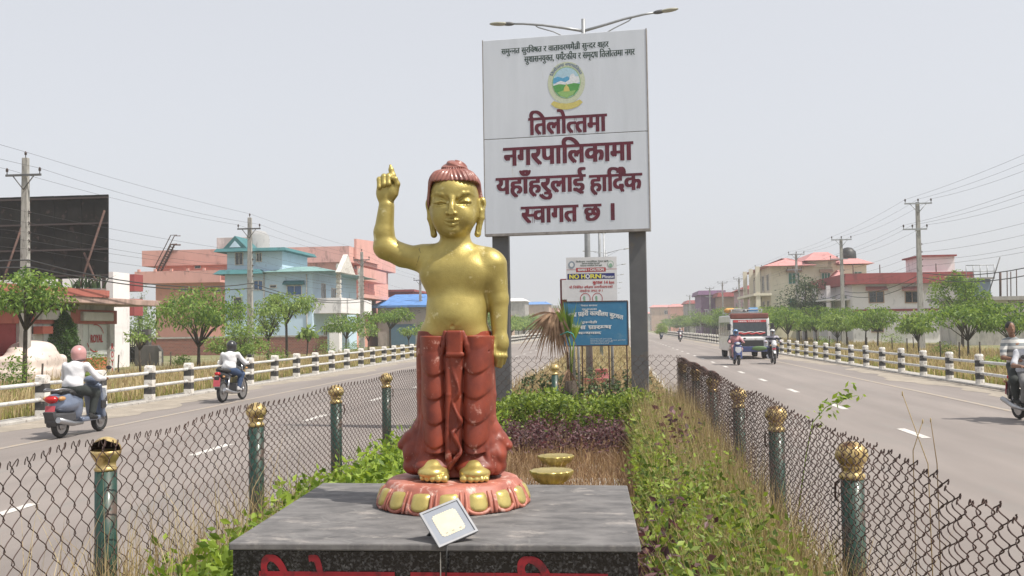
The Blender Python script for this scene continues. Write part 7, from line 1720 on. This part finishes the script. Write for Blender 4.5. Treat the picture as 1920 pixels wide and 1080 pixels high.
# ------------------------------------------------------------------ minibus
def minibus(loc, rz):
    t = thing('minibus', loc, rz, 'white and navy minibus with a red windscreen banner coming towards the camera', 'bus')
    W, Hh, Lf, Lb = 1.08, 2.45, 3.1, -3.3
    BW_ = mat('bus_white', (.60,.60,.60), (.50,.50,.50), rough=.3, scale=2, coat=.4, spots=((.35,.32,.28), 3, .3)); RDM = mat('bus_redbrown', (.19,.06,.045), (.14,.045,.035), rough=.4, scale=3)
    prof_ = [(Lb, .42), (Lf-.05, .42), (Lf, .55), (Lf, 1.15), (Lf-.08, 1.25), (Lf-.30, 2.2), (Lf-.5, 2.38), (Lf-.9, Hh), (Lb+.3, Hh), (Lb, 2.2)]
    MB().prism(prof_, -W, W, axis='x').build('body', BW_, t, bevel=.05)
    MB().box(-W+.03, W-.03, Lf-1.2, Lf-.30, 2.24, 2.55).build('cab_roof', RDM, t, bevel=.06)
    sl_ = lambda z: Lf - .08 - (z - 1.25)*(.22/.95)
    def ws(mb, x0, x1, z0, z1, d, m=0): mb.add([(x0, sl_(z0)+d, z0), (x1, sl_(z0)+d, z0), (x1, sl_(z1)+d, z1), (x0, sl_(z1)+d, z1)], [(0,1,2,3)], m); return mb
    gl = ws(MB(), -.92, .92, 1.27, 2.19, .012).build('windscreen', mat('windscreen', (.035,.042,.046), (.02,.025,.03), rough=.08, spec=.8), t)
    bn = ws(MB(), -.90, .90, 2.05, 2.17, .018); bn.build('banner', SRED, gl)
    bt = MB(); write(bt, 'NEPAL YATAYAT', -.62, .62, 2.075, 2.14, lambda u, v, l: (-u, sl_(v) + .024 + l, v), 0, .03, latin=True); bt.build('lettering', LETW, gl, fix=False)
    tr = MB(); pts = [(x, sl_(1.5) + .03, 1.42 + .03*sin(x*14)) for x in np.linspace(-.82, .82, 30)]; tr.tube(pts, .05, n=6); tr.build('tinsel', SRED, gl)
    for z in (1.5,): MB().tube([(x, sl_(1.5) + .035, 1.50 + .02*cos(x*12)) for x in np.linspace(-.8, .8, 24)], .022, n=5).build('garland', LETW, gl)
    MB().box(-.70, .70, Lf - .02, Lf + .035, .72, 1.05).build('grille', BLK, t, bevel=.01)
    mb = MB().box(-1.02, 1.02, Lf - .1, Lf + .14, .40, .70); mb.build('bumper', NAVYP, t, bevel=.04)
    MB().ell((-.45, Lf + .15, .60), (.42, .05, .13), 16).build('number_board', mat('board_green', (.10,.18,.06), rough=.5), t)
    for s in (-1, 1):
        MB().ell((s*.82, Lf + .01, .90), (.12, .05, .11), 14).build('headlight', CLEAR, t); MB().ell((s*.90, Lf, 1.14), (.07, .04, .04), 10).build('indicator', AMBER, t)
        MB().tube([(s*1.0, Lf-.25, 1.9), (s*1.18, Lf + .05, 1.95)], .02, n=5).box(s*1.18 - .09, s*1.18 + .09, Lf + .04, Lf + .10, 1.62, 1.98).build('mirror', BLK, t, bevel=.02)
        f_ = MB().box(s*1.0 - .012, s*1.0 + .012, Lb + .2, Lf - .6, 1.0, 1.12); f_.build('side_stripe', RDM, t)
        for i, (y0, y1) in enumerate(((1.95, 2.6), (1.0, 1.75), (.05, .8), (-.9, -.15), (-1.85, -1.1), (-2.8, -2.05))):
            MB().box(s*W - .012, s*W + .012, y0, y1, 1.28, 2.06).build('side_window', M['glass_dark'], t)
        for y in (2.1, -2.0):
            rm = Matrix.Rotation(pi/2, 3, 'Y')
            w = MB().lathe([(.22,-.11),(.34,-.12),(.385,-.08),(.39,0),(.385,.08),(.34,.12),(.22,.11),(.22,-.11)], (0,0,0), 24, 0, rm).build('wheel', M['rubber'], t, loc=(s*.86, y, .39))
            MB().lathe([(.0001,.10),(.10,.11),(.20,.06),(.225,.09)], (0,0,0), 18, 0, Matrix.Rotation(s*pi/2, 3, 'Y')).build('rim', ALU, w)
            MB().lathe([(.43,-.02),(.46,-.02),(.46,.02),(.43,.02),(.43,-.02)], (s*1.0, y, .42), 20, 0, rm).build('wheel_arch', BLK, t)
    rk = MB()
    for z in (2.62, 2.78): rk.tube([(-.85,1.6,z),(.85,1.6,z),(.85,-2.8,z),(-.85,-2.8,z),(-.85,1.6,z)], .025, n=5)
    for x in (-.85, 0, .85):
        for y in (1.6, .2, -1.3, -2.8): rk.tube([(x,y,2.42),(x,y,2.8)], .02, n=5)
    rk.build('roof_rack', M['galv'], t)
    return t
p = at(1405, 672, 60.2); bus = minibus((p.x - .28, 60.4, 0), pi)
for lab, nm, c, d, m in (('blue drum lying on the minibus roof rack', 'drum', (-.45, 1.0, 2.72), .16, mat('drum_blue', (.08,.22,.42), rough=.4)), ('orange bundle on the left of the minibus roof rack', 'bundle', (1.0 - .2, .6, 2.72), .15, mat('bundle_orange', (.60,.32,.10), rough=.8)), ('dark tyre shaped load lying in the middle of the roof rack', 'load', (.1, .9, 2.68), .12, BLK), ('pale sack beside the dark load on the roof rack', 'sack', (.45, 1.1, 2.70), .13, P_['grey'])):
    o = MB()
    if nm == 'drum': o.lathe([(.0001,-.25),(d,-.25),(d*1.04,-.2),(d,-.15),(d,.15),(d*1.04,.2),(d,.25),(.0001,.25)], (0,0,0), 18, 0, RY)
    else:
        S = SDF((-.6,-.4,-.3), (.6,.4,.3), .02); S.ell((0,0,0), (d*2.4, d*1.5, d)); S.ell((d*.9,.03,.02), (d*1.2,d*1.2,d*.8), k=.05); S.ell((-d,0,.01), (d*1.1,d*1.3,d*.9), k=.05)
    ob = o.build(nm, m) if nm == 'drum' else S.mesh(nm, m)
    tag(ob, lab, nm); ob.location = bus.matrix_world @ Vector((0,0,0)) if False else (bus.location.x - c[0], bus.location.y - c[1], c[2] + .02)

# ------------------------------------------------------------------ car under a cloth cover
p = at(58, 690, 41); S = SDF((-1.15,-2.3,-.05), (1.15,2.3,1.7), .03)
S.box((0,0,.52), (.83,1.95,.46), rd=.22); S.ell((0,.1,.72), (.84,1.75,.80), k=.25); S.box((0,.15,1.0), (.66,.9,.42), rd=.3, k=.35); S.box((0,0,.2), (.92,2.05,.26), rd=.12, k=.15)
X, Y, Z = S._grid(tuple(slice(0, n) for n in S.n))
S.f += (.010*np.sin(X*5 + Y*7 + np.sin(Z*6)*2)*np.clip(1.1 - Z, 0, 1) + .006*np.sin(Y*19 + Z*8)*np.clip(.7 - Z, 0, 1)).astype(np.float32)
S.f = np.maximum(S.f, (-Z + 0.0).astype(np.float32) + 0*X + 0*Y)
cv = S.mesh('covered_car', mat('car_cover', (.68,.58,.53), (.60,.50,.45), rough=.9, scale=2, spots=((.40,.32,.29), 4, .2)), relax=2); tag(cv, 'parked car wholly under a pale pink cloth cover before the shop', 'car'); cv.location = (p.x, 41, 0); cv.rotation_euler = (0, 0, radians(12)); cv.scale = (1.05, 1.1, 1.08)
for (x, y, z, r) in ((.9, -.9, .95, .10), (.93, -.2, .62, .09)):
    pass
# ------------------------------------------------------------------ haze
hz = MB().box(-1450, 1450, -40, 2650, -1.0, 14.5).build('haze', [bpy.data.materials.new('haze')]); hm = hz.data.materials[0]; hm.use_nodes = True
N, L = hm.node_tree.nodes, hm.node_tree.links
for n in list(N): N.remove(n)
pv_ = N.new('ShaderNodeVolumePrincipled'); pv_.inputs['Color'].default_value = (.90, .93, .97, 1); pv_.inputs['Density'].default_value = HAZE
pv_.inputs['Anisotropy'].default_value = 0.2; ou = N.new('ShaderNodeOutputMaterial'); L.new(pv_.outputs[0], ou.inputs['Volume'])
tag(hz, kind='stuff'); hz['label'] = 'pale haze in the air over the whole place'; hz['category'] = 'haze'
